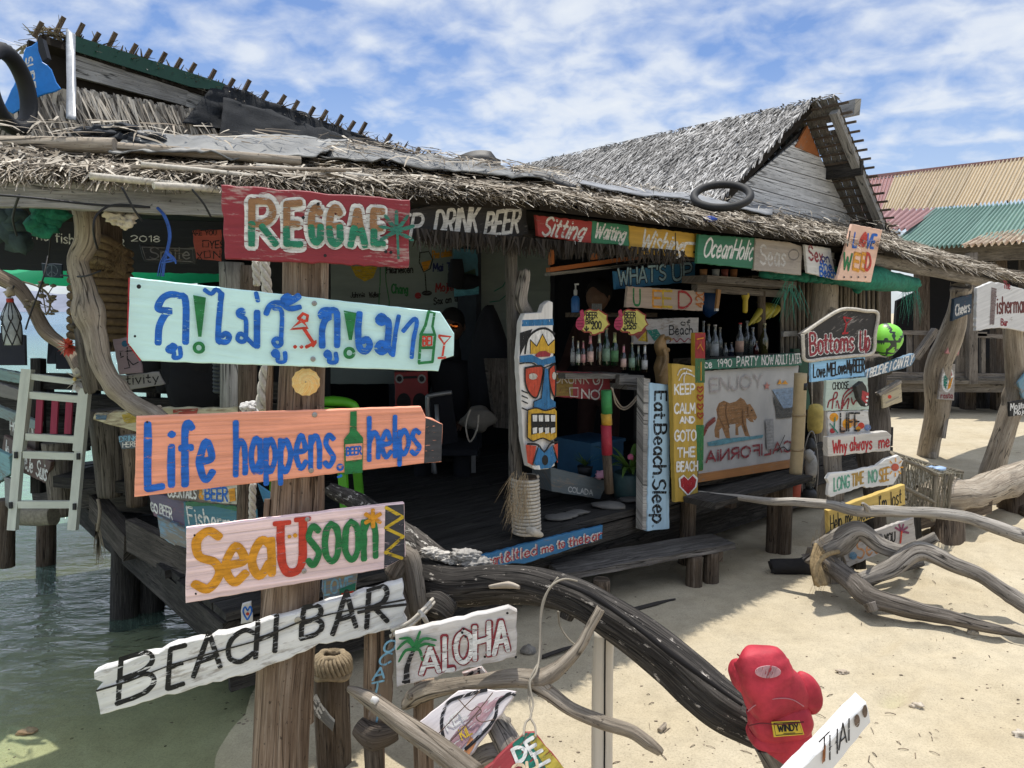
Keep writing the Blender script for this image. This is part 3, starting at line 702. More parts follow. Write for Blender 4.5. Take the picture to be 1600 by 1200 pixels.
for x, yt, yb, Y, r, ml in ((95, 690, 805, 4.2, .075, GREY), (170, 640, 775, 4.0, .075, GREY), (212, 655, 790, 3.9, .06, BROWN)):
    mb = MB(); mb.tube([P(x-6, yt, Y), P(x, (yt+yb)/2, Y), P(x+2, yb, Y)], [r*1.05, r, r*.8], 12, .08); mb.build('side_post', wood((.05, .043, .035), (.15, .13, .105), (.26, .23, .19)) if x != 212 else BROWN, hut)
# eave beams and posts
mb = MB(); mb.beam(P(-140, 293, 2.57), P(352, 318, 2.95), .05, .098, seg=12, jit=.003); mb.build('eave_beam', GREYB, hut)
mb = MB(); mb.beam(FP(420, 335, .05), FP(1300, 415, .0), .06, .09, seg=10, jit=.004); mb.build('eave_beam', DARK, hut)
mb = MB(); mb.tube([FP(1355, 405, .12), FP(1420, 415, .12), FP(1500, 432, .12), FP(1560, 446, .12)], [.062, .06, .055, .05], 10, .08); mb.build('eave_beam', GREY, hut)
def post(name, pts, rads, mat, rough=.08, seg=12, ridge=.05, sub=6): mb = MB(); mb.tube(pts, rads, seg, rough, ridge=ridge, sub=sub); return mb.build(name, mat, hut)
post('post', [FP(798, 385, -.02), FP(803, 600, -.02), FP(806, 790, -.02)], [.032, .032, .036], wood((.04, .036, .03), (.12, .108, .093), (.21, .19, .165)))
post('post', [FP(820, 425, .01), FP(815, 470, .02), FP(826, 500, .01), FP(822, 560, .0)], [.03, .035, .03, .03], GREY, .25)
post('driftwood_post', [P(132, 322, 3.0), P(132, 372, 3.0), P(120, 410, 3.0), P(136, 460, 2.98), P(150, 520, 2.95), P(160, 575, 2.92), P(190, 618, 2.9), P(238, 650, 2.85), P(262, 672, 2.8)], [.048, .045, .04, .042, .038, .034, .032, .035, .034], wood((.12, .095, .07), (.30, .25, .19), (.46, .40, .32), su=3, sv=22, bs=.5, patch=((.10, .065, .04), .63)), .12, 14)
post('post', [P(122, 486, 3.05), P(138, 560, 3.0), P(147, 612, 3.0)], [.026, .033, .028], wood((.03, .025, .02), (.11, .095, .075), (.22, .19, .155)), .15)
post('rope_bound_post', [P(158, 340, 3.35), P(156, 480, 3.35), P(157, 548, 3.35)], [.085, .09, .09], BROWN)
post('post', [P(362, 410, 3.3), P(364, 640, 3.3), P(366, 860, 3.3)], [.05, .05, .05], GREYB)
post('post', [P(392, 415, 3.0), P(386, 640, 3.0), P(384, 840, 3.0)], [.035, .035, .035], BROWN)
post('post', [FP(1190, 455, -.3), FP(1190, 560, -.3)], [.03, .03], BROWN)
post('post', [FP(1078, 720, .05), FP(1074, 850, .03), FP(1073, 900, .03)], [.05, .05, .052], BROWN)
post('post', [FP(1290, 430, -.05), FP(1282, 600, -.05), FP(1288, 820, -.05)], [.085, .075, .07], DRIFT, .2)
post('post', [FP(1000, 600, -.3), FP(1000, 800, -.3)], [.04, .04], DARK)
# roofs
A = (P(-28, 270, 2.64), P(430, 289, 2.98), P(520, 238, 4.0), P(-28, 224, 3.02)); B = (P(415, 291, 2.97), FP(865, 315, .3), FP(885, 292, -.65), P(505, 240, 3.95))
C_ = (FP(845, 314, .3), FP(1400, 388, .3), FP(1400, 362, -.5), FP(865, 291, -.65)); D = (FP(1385, 390, .26), FP(1640, 446, .22), FP(1640, 444, -.3), FP(1385, 368, -.45))
mb = MB()
for q in (A, B, C_, D): under(mb, *q)
mb.build('roof_underlay', STU, hut)
mb = MB(); thatch(mb, *A, 3600, .14, .008, .25, .8, .03, edge=.4, base=.035); thatch(mb, *B, 4200, .15, .008, .22, .8, .02, ang=.8, edge=.4)
mb.build('thatch', ST1, hut)
mb = MB(); thatch(mb, *C_, 9000, .16, .009, .10, .7, .02, ang=.9, edge=.45, base=.04); thatch(mb, *D, 2600, .3, .012, .12, .4, .03, ang=.9, edge=.5)
thatch(mb, *B, 2600, .17, .009, .15, .7, .02, ang=.9, edge=.6, base=.05)
mb.build('thatch', ST1, hut)
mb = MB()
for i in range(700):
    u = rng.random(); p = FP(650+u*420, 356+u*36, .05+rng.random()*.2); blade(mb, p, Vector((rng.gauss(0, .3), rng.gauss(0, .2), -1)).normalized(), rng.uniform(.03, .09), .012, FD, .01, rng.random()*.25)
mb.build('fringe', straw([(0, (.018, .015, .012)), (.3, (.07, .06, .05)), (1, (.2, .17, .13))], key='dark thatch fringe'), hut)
for (x0, y0, Y0, x1, y1, Y1, r, ml) in ((-60, 224, 2.98, 180, 228, 3.0, .03, DRIFT), (150, 228, 3.0, 470, 252, 3.3, .02, DRIFT), (90, 261, 2.78, 330, 274, 2.93, .011, ROPEW), (220, 257, 2.8, 420, 279, 2.98, .010, ROPEW), (140, 275, 2.66, 345, 297, 2.88, .012, ROPEW),
                                     (240, 290, 2.7, 350, 297, 2.9, .012, ROPEW), (400, 260, 3.15, 580, 277, 3.3, .012, ROPEW), (420, 272, 3.1, 600, 292, 3.25, .012, GREYB), (440, 290, 3.05, 620, 302, 3.2, .012, ROPEW), (205, 261, 2.8, 540, 266, 3.2, .009, DRIFT)):
    mb = MB(); mb.tube([P(x0, y0, Y0), P((x0+x1)/2, (y0+y1)/2-1, (Y0+Y1)/2), P(x1, y1, Y1)], r, 8, .06); mb.build('batten', ml, hut)
# raised roof on the left: ridge, green trim, plank, hanging fronds
RA, RB = P(62, 50, 4.2), P(706, 264, 6.3); RBH = (RB-RA); RN = Vector((RBH.y, -RBH.x, 0)).normalized(); RN = RN if RN.y < 0 else -RN
def UP(x, y, off=0.): return hit(x, y, (RA+RN*off, RN))
def uslab(mb, pts, off, th): mb.slab([UP(x, y, off) for x, y in pts], RN, th)
mb = MB(); q = [RA, RB, RB-RN*2.2+Vector((0, 0, -.9)), RA-RN*2.2+Vector((0, 0, -.9))]; under(mb, *[q[i] for i in (3, 2, 1, 0)], .05)
mb.build('roof_underlay', STU, hut)
mb = MB(); thatch(mb, RA-RN*.02, RB-RN*.02, RB-RN*.5+Vector((0, 0, .0)), RA-RN*.5+Vector((0, 0, .0)), 1500, .2, .012, .4, 1., .03, base=.05); mb.build('ridge_thatch', ST1, hut)
mb = MB(); uslab(mb, [(118, 56), (352, 131), (345, 142), (300, 136), (118, 80)], .05, .01); mb.build('ridge_trim', plain((.006, .05, .028), .35, key='green metal trim'), hut)
mb = MB(); uslab(mb, [(112, 78), (295, 132), (290, 165), (112, 118)], .015, .03); uslab(mb, [(295, 133), (480, 195), (470, 215), (290, 166)], .012, .03); mb.build('gable_plank', GREYB, hut)
mb = MB(); uslab(mb, [(45, 62), (470, 200), (700, 266), (560, 262), (360, 225), (40, 212)], -.04, .03); mb.build('gable_backing', STU, hut)
mb = MB()
for i in range(2600):
    u = rng.random(); x = 30+u*345; y = 122+u*62 if x > 110 else 150-(110-x)*.1; p = UP(x, y+rng.uniform(-3, 34), .03+rng.random()*.07)
    blade(mb, p, (Vector((rng.gauss(.1, .22), 0, -1))+RN*rng.uniform(0, .35)).normalized(), rng.uniform(.14, .30), .013, (RBH.normalized()*.9+RN*rng.uniform(-.5, .5)).normalized(), .02, rng.random())
for i in range(160):
    p = UP(rng.uniform(20, 110), rng.uniform(138, 165), .06+rng.random()*.06); blade(mb, p, (Vector((rng.gauss(-.35, .25), 0, -1))+RN*rng.uniform(0, .3)).normalized(), rng.uniform(.2, .36), .02, RBH.normalized(), .02, rng.random())
mb.build('hanging_fronds', ST3, hut)
for (x, y) in ((58, 45), (92, 39), (122, 50), (148, 59), (173, 64), (206, 78), (229, 84), (252, 91), (277, 98), (299, 105), (329, 119), (359, 130), (383, 136), (412, 147), (440, 153), (460, 164), (485, 173), (505, 178), (529, 186), (549, 192), (566, 198), (606, 213), (650, 237), (666, 242)):
    a = UP(x-5, y+13); d = Vector((.25, -.05, .95)).normalized(); mb = MB(); mb.beam(a, a + d*rng.uniform(.07, .10) + Vector((.03, 0, 0)), .022, .022, RN); mb.build('rafter_tip', BROWN, hut)
# inside: back wall with the painted menu, dark rear walls, ceiling
mwall = MB(); a, b_, c, d = (FACE(640, 500, 6.2, 12),)*4; PW = FACE(640, 500, 6.2, 12)
menu = Sign('menu_wall', None, None, [(480, 330), (860, 330), (860, 600), (480, 600)], PW, paint((.25, .30, .275), .12, su=1, sv=6, bs=.1), .03, parent=hut)
def wt(t, x0, y0, x1, y1, h, w, m): menu.text(t, (x0, y0), (x1, y1), (x0, y0-h), (x1, y1-h), w, m)
wt('Heineken', 604, 427, 645, 426, 11, 2.2, BLK); wt('Chang', 612, 458, 637, 459, 14, 2.4, GRN); wt('Pina colada', 676, 404, 705, 400, 12, 1.8, ORG); wt('Mai Tai', 677, 424, 712, 422, 12, 2.3, NAVY)
wt('Mojito', 681, 456, 712, 453, 13, 2.2, REDI); wt('Sex on the', 678, 476, 722, 470, 10, 2., BLK); wt('ninja', 718, 518, 736, 518, 9, 1.8, BLK); wt('Johnnie', 548, 465, 570, 464, 8, 1.5, BLK); wt('Walker', 577, 465, 594, 464, 8, 1.5, BLK)
menu.ribbons([[(656, 395), (655, 410), (662, 425), (672, 420), (676, 405), (670, 393), (656, 395)], [(664, 427), (666, 458)]], 1.8, BLK, 'painted_glass'); menu.disc(667, 458, 8, BLK, 'painted_glass', 4); menu.fill([(658, 410), (674, 406), (669, 420), (662, 424)], ORG, 'painted_glass')
menu.ribbons([[(594, 415), (594, 440), (592, 470), (592, 490)], [(602, 415), (603, 440), (608, 470), (608, 490)]], 1.5, GRN, 'painted_bottle'); menu.fill([(548, 416), (590, 416), (583, 434), (570, 440), (556, 432)], YEL, 'painted_hat'); menu.disc(653, 462, 5, REDI, 'painted_cherry')
menu.ribbons([[(772, 455), (785, 448), (792, 436)], [(765, 472), (780, 470), (792, 460)]], 1.6, TEAL, 'painted_leaf')
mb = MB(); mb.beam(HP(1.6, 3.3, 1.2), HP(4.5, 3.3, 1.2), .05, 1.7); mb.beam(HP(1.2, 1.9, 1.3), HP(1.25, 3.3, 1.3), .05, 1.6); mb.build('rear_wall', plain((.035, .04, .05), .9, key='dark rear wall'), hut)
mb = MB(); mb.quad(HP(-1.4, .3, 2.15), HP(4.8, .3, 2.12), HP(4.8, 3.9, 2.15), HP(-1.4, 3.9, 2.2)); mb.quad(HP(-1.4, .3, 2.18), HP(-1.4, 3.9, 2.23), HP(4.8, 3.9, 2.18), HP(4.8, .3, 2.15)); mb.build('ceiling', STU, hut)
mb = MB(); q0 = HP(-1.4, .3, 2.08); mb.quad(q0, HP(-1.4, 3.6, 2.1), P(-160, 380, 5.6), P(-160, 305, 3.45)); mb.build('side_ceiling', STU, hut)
nb = Sign('name_board', None, None, [(-60, 332), (352, 346), (352, 428), (-60, 420)], FACE(150, 380, 4.3, 10), paint((.012, .014, .018), .05), .02, parent=hut)
nb.text('The fish', (45, 372), (116, 382), (44, 357), (116, 367), 2., WHT); nb.text('f', (22, 377), (33, 378), (24, 357), (36, 358), 3., WHT); nb.text('BAR', (172, 384), (194, 384), (172, 374), (194, 374), 1.6, WHT); nb.text('2018', (205, 377), (250, 378), (205, 368), (250, 369), 1.6, WHT)
nb.text('REGGAE', (310, 384), (345, 384), (310, 376), (345, 376), 1.2, MAR)
# bar counter, shelves, top cupboard
mb = MB(); mb.beam(FP(862, 586, -.25), FP(960, 586, -.25), .22, .03); mb.beam(FP(960, 603, -.22), FP(1030, 607, -.22), .20, .03); mb.beam(FP(965, 593, -.12), FP(1003, 594, -.12), .03, .06); mb.build('bottle_shelf', wood((.05, .045, .04), (.15, .14, .125), (.26, .245, .22)), hut)
mb = MB(); mb.beam(FP(1090, 566, -.28), FP(1240, 556, -.28), .42, .03); mb.beam(FP(900, 492, -.7), FP(1010, 492, -.7), .2, .03); mb.build('counter', BROWN, hut)
mb = MB(); mb.beam(FP(1085, 436, -.15), FP(1225, 446, -.15), .2, .045); mb.beam(FP(1085, 450, -.3), FP(1225, 460, -.3), .05, .05); mb.build('upper_shelf', wood((.07, .06, .05), (.16, .14, .12), (.26, .23, .2)), hut)
cup = MB(); cup.slab([FP(x, y, -.55) for x, y in ((860, 418), (1018, 396), (1018, 402), (860, 425))], FN, .04)
cup.slab([FP(x, y, -.57) for x, y in ((862, 385), (866, 385), (866, 412), (862, 414))], FN, .03); cup.slab([FP(x, y, -.57) for x, y in ((928, 380), (936, 380), (936, 404), (928, 406))], FN, .03); cup.build('window_frame', plain((.42, .13, .035), .6, key='orange painted frame'), hut)
mb = MB(); mb.slab([FP(x, y, -.56) for x, y in ((860, 426), (1060, 404), (1060, 408), (860, 431))], FN, .05); mb.build('window_sill', GREYB, hut)
mb = MB(); mb.slab([FP(x, y, -.66) for x, y in ((938, 380), (1010, 380), (1010, 396), (938, 404))], FN, .01); mb.build('window_pane', plain((.16, .2, .22), .3, key='dusty pane'), hut)
# bamboo wall at the right end and its door edge
mb = MB(); x = 1222.
while x < 1372:
    w = rng.uniform(5, 8); mb.tube([FP(x, 425+(x-1222)*.06, -.3), FP(x+rng.uniform(-1, 1), 660, -.3)], FP(0, 0).length*0+rng.uniform(.013, .018), 6, .05); x += w
mb.build('bamboo_wall', wood((.06, .05, .038), (.24, .205, .155), (.38, .33, .26), su=3, sv=50), hut)
mb = MB(); mb.slab([FP(x, y, -.32) for x, y in ((1222, 430), (1372, 436), (1372, 665), (1222, 660))], FN, .02); mb.build('wall_backing', DARK, hut)
mb = MB(); mb.slab([FP(x, y, -.24) for x, y in ((1224, 518), (1246, 517), (1246, 525), (1224, 526))], FN, .02); mb.build('door_latch', GREYB, hut)
mb = MB(); mb.slab([FP(x, y, -.26) for x, y in ((1240, 545), (1285, 545), (1285, 640), (1240, 640))], FN, .03); mb.build('side_panel', plain((.03, .10, .055), .7, key='green side panel'), hut)

# ================================================================== the gabled hut behind
gh = thing('gable_hut', 'steep grey thatched hut with a plank gable wall rising behind the bar', 'hut', HP(5.2, 1.6, 0))
R0 = FP(1306, 152, -.3); R1 = P(800, 264, 1); R1 = CAM + (R1-CAM)*((R0.z-CAM.z)/(R1.z-CAM.z)); RV = R1-R0
L0 = FP(1085, 352, -.52); E0 = FP(1398, 380, -.3)
Rb = R0+RV.normalized()*.22; mb = MB(); under(mb, L0, L0+RV, R1, Rb, .06); thatch_q = (L0+RV*1.0, L0, Rb, R1)
mb.build('roof_underlay', STU, gh)
mb = MB(); thatch(mb, *thatch_q, 30000, .11, .011, .2, .3, .01, edge=.03, base=.03, rows=34)
for i in range(500):
    p = R0.lerp(R1, rng.random()); blade(mb, p+Vector((0, 0, .03)), Vector((rng.gauss(0, 1), rng.gauss(0, 1), rng.uniform(-.5, .12))).normalized(), rng.uniform(.06, .13), .018, RV.normalized(), .02, rng.random())
for i in range(500):
    p = Rb.lerp(L0, rng.random()); blade(mb, p+Vector((0, 0, .02)), ((L0-Rb).normalized()+FN*rng.uniform(-.2, .5)+Vector((0, 0, rng.uniform(-.3, .2)))).normalized(), rng.uniform(.06, .15), .02, FN, .01, rng.random())
mb.build('thatch', ST2, gh)
mb = MB(); nS = (E0-R0).cross(RV).normalized(); nS = nS if nS.z > 0 else -nS
for k in range(16):
    a = R0.lerp(E0, (k+.0)/16); bq = R0.lerp(E0, (k+1.15)/16)
    for j in range(14):
        if rng.random() < .03: continue
        o0, o1 = j/14*1.15, (j+.99)/14*1.15; l = RV.normalized(); mb.quad(a+l*o0+nS*.01, a+l*o1+nS*.01, bq+l*o1-nS*.008, bq+l*o0-nS*.008)
mb.build('roof_shingles', wood((.07, .064, .055), (.21, .195, .17), (.36, .335, .3), su=30, sv=6), gh)
mb = MB(); under(mb, R0+RV*.22+nS*.02, R1+nS*.02, E0+RV+nS*.02, E0+RV*.22+nS*.02, .04); mb.build('roof_underlay', STU, gh)
mb = MB()
for k in range(17): a = R0.lerp(E0, (k+.5)/17)-nS*.03; mb.beam(a+FN*.10, a+RV.normalized()*.9, .018, .018)
mb.build('battens', BROWN, gh)
mb = MB(); mb.beam(R0.lerp(E0, .06)-nS*.05-FN*.03, E0-nS*.05-FN*.03, .07, .05); mb.beam(R0.lerp(E0, .08)-nS*.06+RV.normalized()*.5, E0-nS*.06+RV.normalized()*.5, .07, .05); mb.build('rafter', GREYB, gh)
for q_ in (.42, .86): mb = MB(); mb.beam(R0.lerp(E0, q_)-nS*.06+FN*.02, R0.lerp(E0, q_)-nS*.06+RV.normalized()*.9, .04, .12); mb.build('purlin', DARK, gh)
mb = MB(); mb.beam(FP(1340, 167, -.25), FP(1272, 183, -.9), .05, .13); mb.build('ridge_beam', GREYB, gh)
mb = MB(); rows = 8
gw = lambda x, y: FP(x, y, -.6)
GP = [(1243, 233), (1281, 246), (1336, 358), (1336, 372), (1100, 372), (1100, 345)]
def clip_row(y0, y1):
    pts = []
    for y in (y0, y1):
        xl = 1243-(y-228)*(143/115.); xr = 1281+(y-240)*(55/112.); pts.append((max(1080, xl), xr))
    return pts
def gy(x, k): return 228 + k*21 + (x-1243)*.28
for k in range(-1, 8):
    q = []
    for kk, xs_ in ((k, 0), (k+.93, 0)):
        # crossing of the board line with the two gable edges
        xl = 1243.; xr = 1281.
        for it in range(20): xl = 1243-(gy(xl, kk)-222)*1.22; xl = max(1050, min(1262, xl)); xr = 1281+(gy(xr, kk)-244)*.49
        q.append(((xl, gy(xl, kk)), (xr, gy(xr, kk))))
    if q[0][1][0]-q[0][0][0] < 6: continue
    mb.slab([gw(*q[0][0]), gw(*q[0][1]), gw(*q[1][1]), gw(*q[1][0])], FN, .02)
mb.build('gable_boards', wood((.44, .438, .43), (.64, .64, .63), (.74, .74, .73), su=1.5, sv=18, bs=.2), gh)
mb = MB(); mb.slab([FP(x, y, -.625) for x, y in ((1258, 198), (1338, 372), (1080, 372))], FN, .02); mb.build('gable_backing', DARK, gh)
mb = MB(); mb.slab([FP(x, y, -.59) for x, y in ((1243, 229), (1262, 196), (1281, 245))], FN, .02); mb.build('gable_peak', paint((.36, .13, .045), .25, su=3, sv=40), gh)
for t, o in ((4.6, 1.0), (6.8, 1.0)):
    mb = MB(); mb.tube([HP(t, o+1.5, -.1), HP(t, o+1.5, 1.9)], .07, 10, .08); mb.build('post', DARK, gh)

# ================================================================== the far building with corrugated roofs
fb = thing('stilt_restaurant', 'large stilted timber building with corrugated yellow, green and rusty red roofs in the right background', 'building', G(1500, 655))
def corr(mb, p00, p10, p11, p01, waves, amp=.03):
    p00, p10, p11, p01 = map(Vector, (p00, p10, p11, p01)); n = (p10-p00).cross(p01-p00).normalized(); n = n if n.z > 0 else -n; K = waves*6; i0 = len(mb.v); mb.smooth = True
    for i in range(K+1):
        u = i/K; h = n*(amp*sin(2*pi*waves*u))
        mb.v.append(p00.lerp(p10, u)+h); mb.v.append(p01.lerp(p11, u)+h)
    for i in range(K):
        a = i0+2*i; L = (p01-p00).length; mb.face((a, a+2, a+3, a+1), [(0, i/K*8), (0, (i+1)/K*8), (L, (i+1)/K*8), (L, i/K*8)])
def roofm(col, rust=.2): return paint(col, rust, (.16, .07, .04), su=.6, sv=3., bs=.1, rough=.5)
YM, GM, RM = roofm((.46, .375, .25), .22), roofm((.17, .27, .225), .22), roofm((.31, .175, .165), .3)
def fr_(x, y, Y): return P(x, y, Y)
for x0, x1, m_ in ((1388, 1432, YM), (1430, 1470, YM), (1468, 1512, YM), (1510, 1552, YM), (1550, 1600, YM), (1598, 1680, YM)):
    mb = MB(); f = lambda x: 336-(x-1385)*.098; g = lambda x: 275-(x-1385)*.135; mb.v = []; corr(mb, fr_(x0-14 if x0 < 1400 else x0-26, f(x0), 13.0), fr_(x1-24, f(x1), 13.0), fr_(x1+10, g(x1), 15.5), fr_(x0+10 if x0 > 1400 else 1398, g(x0), 15.5+rng.uniform(0, .05)), 8 if x1 < 1620 else 14, rng.uniform(.024, .034)); mb.build('roof_sheet', roofm(tuple(c*kk for kk in (rng.uniform(.84, 1.1),) for c in (.46, .375, .25)), rng.uniform(.2, .4)), fb)
mb = MB(); corr(mb, fr_(1340, 335, 13.05), fr_(1378, 333, 13.05), fr_(1398, 274, 15.55), fr_(1350, 280, 15.55), 8); mb.build('roof_sheet', RM, fb)
for a, b2, c2, d2, m_, w_ in (((1380, 392), (1500, 384), (1560, 320), (1462, 326), GM, 16), ((1498, 384), (1680, 372), (1700, 306), (1556, 320), GM, 22), ((1330, 362), (1420, 358), (1468, 326), (1360, 328), RM, 10)):
    mb = MB(); Y0, Y1 = (11., 12.9) if m_ is GM else (11.6, 12.95); corr(mb, fr_(*a, Y0), fr_(*b2, Y0), fr_(*c2, Y1), fr_(*d2, Y1), w_); mb.build('roof_sheet', m_, fb)
mb = MB(); corr(mb, fr_(1500, 385, 10.8), fr_(1690, 372, 10.8), fr_(1690, 350, 11.5), fr_(1540, 366, 11.5), 18); mb.build('roof_sheet', roofm((.48, .40, .28), .5), fb)
mb = MB(); mb.beam(fr_(1350, 278, 15.6), fr_(1700, 236, 15.6), .2, .06); mb.build('ridge_cap', RM, fb)
mb = MB(); mb.beam(fr_(1400, 400, 11.2), fr_(1700, 388, 11.2), .1, .25); mb.beam(fr_(1340, 600, 11), fr_(1700, 602, 11), .2, .2); mb.beam(fr_(1340, 592, 11.3), fr_(1700, 594, 11.3), .9, .05); mb.build('floor_beam', wood((.06, .05, .04), (.17, .145, .115), (.28, .25, .2)), fb)
mb = MB(); mb.beam(fr_(1340, 518, 11), fr_(1540, 522, 11), .07, .06); mb.beam(fr_(1480, 522, 11), fr_(1700, 532, 11), .07, .06); mb.beam(fr_(1340, 585, 11), fr_(1700, 590, 11), .07, .08)
for x in (1365, 1421, 1496, 1503, 1535, 1590): mb.beam(fr_(x, 519, 11.02), fr_(x, 590, 11.02), .06, .05)
mb.beam(fr_(1430, 560, 10.9), fr_(1462, 515, 10.9), .12, .08); mb.beam(fr_(1518, 395, 10.9), fr_(1518, 600, 10.9), .12, .1); mb.beam(fr_(1520, 460, 10.9), fr_(1500, 475, 10.9), .1, .1); mb.build('railing', wood((.07, .06, .05), (.19, .165, .14), (.3, .27, .23)), fb)
for x in (1380, 1440, 1512, 1560, 1605, 1660):
    mb = MB(); mb.beam(fr_(x, 392, 11.6), fr_(x, 672, 11.6), .16, .16); mb.build('post', BROWN, fb)
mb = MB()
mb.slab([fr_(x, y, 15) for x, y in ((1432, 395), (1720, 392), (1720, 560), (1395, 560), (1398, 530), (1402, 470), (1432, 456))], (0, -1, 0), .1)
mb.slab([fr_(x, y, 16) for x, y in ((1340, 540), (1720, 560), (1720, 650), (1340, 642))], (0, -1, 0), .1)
mb.quad(fr_(1400, 398, 11.3), fr_(1720, 390, 11.3), fr_(1720, 400, 15), fr_(1430, 398, 15)); mb.build('dark_backdrop', plain((.012, .012, .014), .95, key='dark interior'), fb)  # near-black sheets stand in for shade inside and under the floor
# ================================================================== painted signs on the big post in the foreground
mb = MB(); mb.tube([P(478, 380, 2.40), P(476, 500, 2.40), P(471, 640, 2.39), P(464, 780, 2.38), P(455, 930, 2.36), P(443, 1090, 2.34), P(436, 1260, 2.33)], [.068, .068, .072, .080, .086, .088, .092], 26, .05, ridge=.05, sub=8)
o = mb.build('signpost', POSTM); tag(o, 'thick split timber post in the foreground carrying the big painted boards', 'post')
mb = MB()
for (x, y, h, w) in ((508, 470, 130, .012), (426, 560, 180, .014), (500, 720, 170, .012), (418, 880, 200, .016), (490, 1040, 180, .016), (424, 1110, 140, .014)): mb.beam(P(x, y-h/2, 2.345), P(x-6, y+h/2, 2.34), w, .02, (0, -1, 0), seg=5, jit=.003)
mb.build('bark_strip', POSTM, o)
SUNY = 24
PL = FACE(478, 360, 2.30, 14)
s = Sign('painted_sign', 'faded dark red board reading REGGAE in white outlined letters, topmost on the big post', 'sign', [(345, 288), (640, 312), (639, 418), (352, 404)], PL, paint((.25, .03, .04), .3, (.38, .28, .25), su=3, sv=40, bs=.5), .03)
f = [(386, 437, 308, 388, 304, 386), (441, 476, 313, 388, 311, 389), (479, 507, 316, 384, 316, 385), (507, 538, 317, 386, 317, 385), (541, 576, 322, 388, 321, 389), (576, 604, 324, 388, 325, 389)]
for ch, (x0, x1, t0, b0, t1, b1) in zip('REGGAE', f):
    W_, st = strokes_of(ch); fm = s.quadmap((x0+7, b0-6), (x1-6, b1-6), (x0+7, t0+7), (x1-7, t1+7), W_); L = [[fm(*p) for p in ln] for ln in st]
    s.ribbons(L, 22, WHT, 'letter_outline', .1)
for ch, (x0, x1, t0, b0, t1, b1) in zip('REGGAE', f): s.text(ch, (x0+7, b0-6), (x1-6, b1-6), (x0+7, t0+7), (x1-7, t1+7), 11, ink((.02, .20, .11), .3), split=(.42, BRN))
lv = ink((.03, .17, .12), .35)
for a in (-90, -50, -130, -15, -165, 25, 155): s.ribbons([[(619, 362), (619+26*cos(radians(a)), 362+30*sin(radians(a)))]], 9, lv, 'painted_leaf', wp=(1., .35))
s.ribbons([[(620, 362), (622, 404)]], 4, lv, 'painted_leaf')
for x, y in ((497, 320), (474, 341), (602, 394), (508, 400), (610, 395)): s.hole(x, y, 2.6)
PL = FACE(490, 520, 2.28, 20)
MINT = paint((.60, .86, .83), .02, (.5, .45, .38), su=3, sv=34, bs=.55, var=.05)
s = Sign('painted_sign', 'long mint green pointed board with blue Thai words and a green bottle', 'sign', [(203, 433), (688, 487), (710, 521), (709, 556), (690, 562), (685, 580), (222, 564), (200, 537)], PL, MINT, .02, jit=.0008)
th = [[(247, 536), (249, 510), (258, 492), (266, 486), (250, 484), (247, 479), (254, 466), (266, 460), (280, 462), (290, 470), (290, 535)],
      [(268, 540), (263, 543), (262, 547), (267, 550), (272, 546), (274, 541), (268, 539), (272, 552), (272, 559), (282, 557), (281, 543)],
      [(346, 459), (343, 490), (341, 530), (346, 534), (354, 534), (358, 526), (353, 521), (347, 525)], [(346, 459), (338, 452), (330, 459), (320, 453)],
      [(376, 494), (380, 489), (378, 484), (372, 487), (373, 493), (379, 496), (384, 500), (384, 528), (378, 534), (371, 530), (374, 522), (381, 524), (397, 540)], [(402, 488), (401, 541)], [(403, 470), (400, 458)],
      [(416, 490), (420, 480), (428, 474), (440, 474), (452, 482), (468, 480)], [(428, 482), (440, 487), (439, 530)], [(438, 530), (431, 529), (427, 534), (432, 541), (439, 538), (439, 530)], [(443, 468), (449, 463), (453, 469), (447, 473), (456, 470), (466, 463)],
      [(426, 552), (430, 548), (434, 552), (430, 556), (426, 552), (434, 553), (434, 564), (445, 564), (445, 551)],
      [(503, 541), (503, 515), (508, 500), (515, 494), (501, 494), (504, 486), (514, 485), (526, 490), (526, 540)], [(508, 553), (511, 549), (515, 553), (511, 557), (508, 553), (515, 555), (514, 565), (525, 565), (524, 552)],
      [(561, 490), (559, 520), (561, 542), (570, 549), (577, 540), (573, 530), (566, 533)],
      [(590, 499), (595, 494), (600, 499), (595, 504), (590, 499), (600, 500), (606, 505), (604, 540), (596, 550), (589, 544), (594, 536), (603, 540), (612, 552)], [(622, 494), (617, 520), (613, 555)],
      [(629, 517), (645, 499), (650, 505), (645, 530), (642, 558)]]
thick = {0: 11, 2: 9, 5: 10.5, 7: 9, 10: 11, 12: 10, 14: 10.5, 15: 10.5}
for i, ln in enumerate(th): s.ribbons([smooth2(ln, 4)], thick.get(i, 7), BLUE, 'lettering', .08)
for x, y, y2, yd in ((311, 464, 526, 543), (545, 488, 531, 551)): s.fill([(x-9, y-3), (x+11, y+1), (x+4, y2), (x-1, y2)], GRN, 'painted_mark'); s.ring(x, yd, 7, 5.5, GRN)
s.ribbons([[(466, 497), (473, 490), (480, 493), (479, 501), (472, 502), (466, 497)], [(470, 501), (454, 514), (480, 512), (471, 500)], [(474, 513), (489, 536)], [(488, 540), (494, 533), (480, 541)], [(460, 541), (461, 542)], [(470, 541), (471, 542)], [(478, 542), (480, 541)]], 5.5, RED, 'painted_figure')
s.ribbons([[(668, 487), (663, 508), (656, 522), (653, 566)], [(668, 487), (677, 489), (674, 510), (678, 524), (674, 564)], [(653, 567), (674, 565)], [(655, 523), (677, 523)], [(654, 543), (675, 543)]], 4.5, GRN, 'painted_bottle'); s.text('BEI', (659, 540), (673, 539), (659, 526), (673, 526), 2.6, RED)
s.ribbons([[(684, 526), (692, 537), (702, 526), (684, 524)], [(692, 537), (689, 558)], [(683, 559), (694, 558)]], 3.6, RED, 'painted_glass')
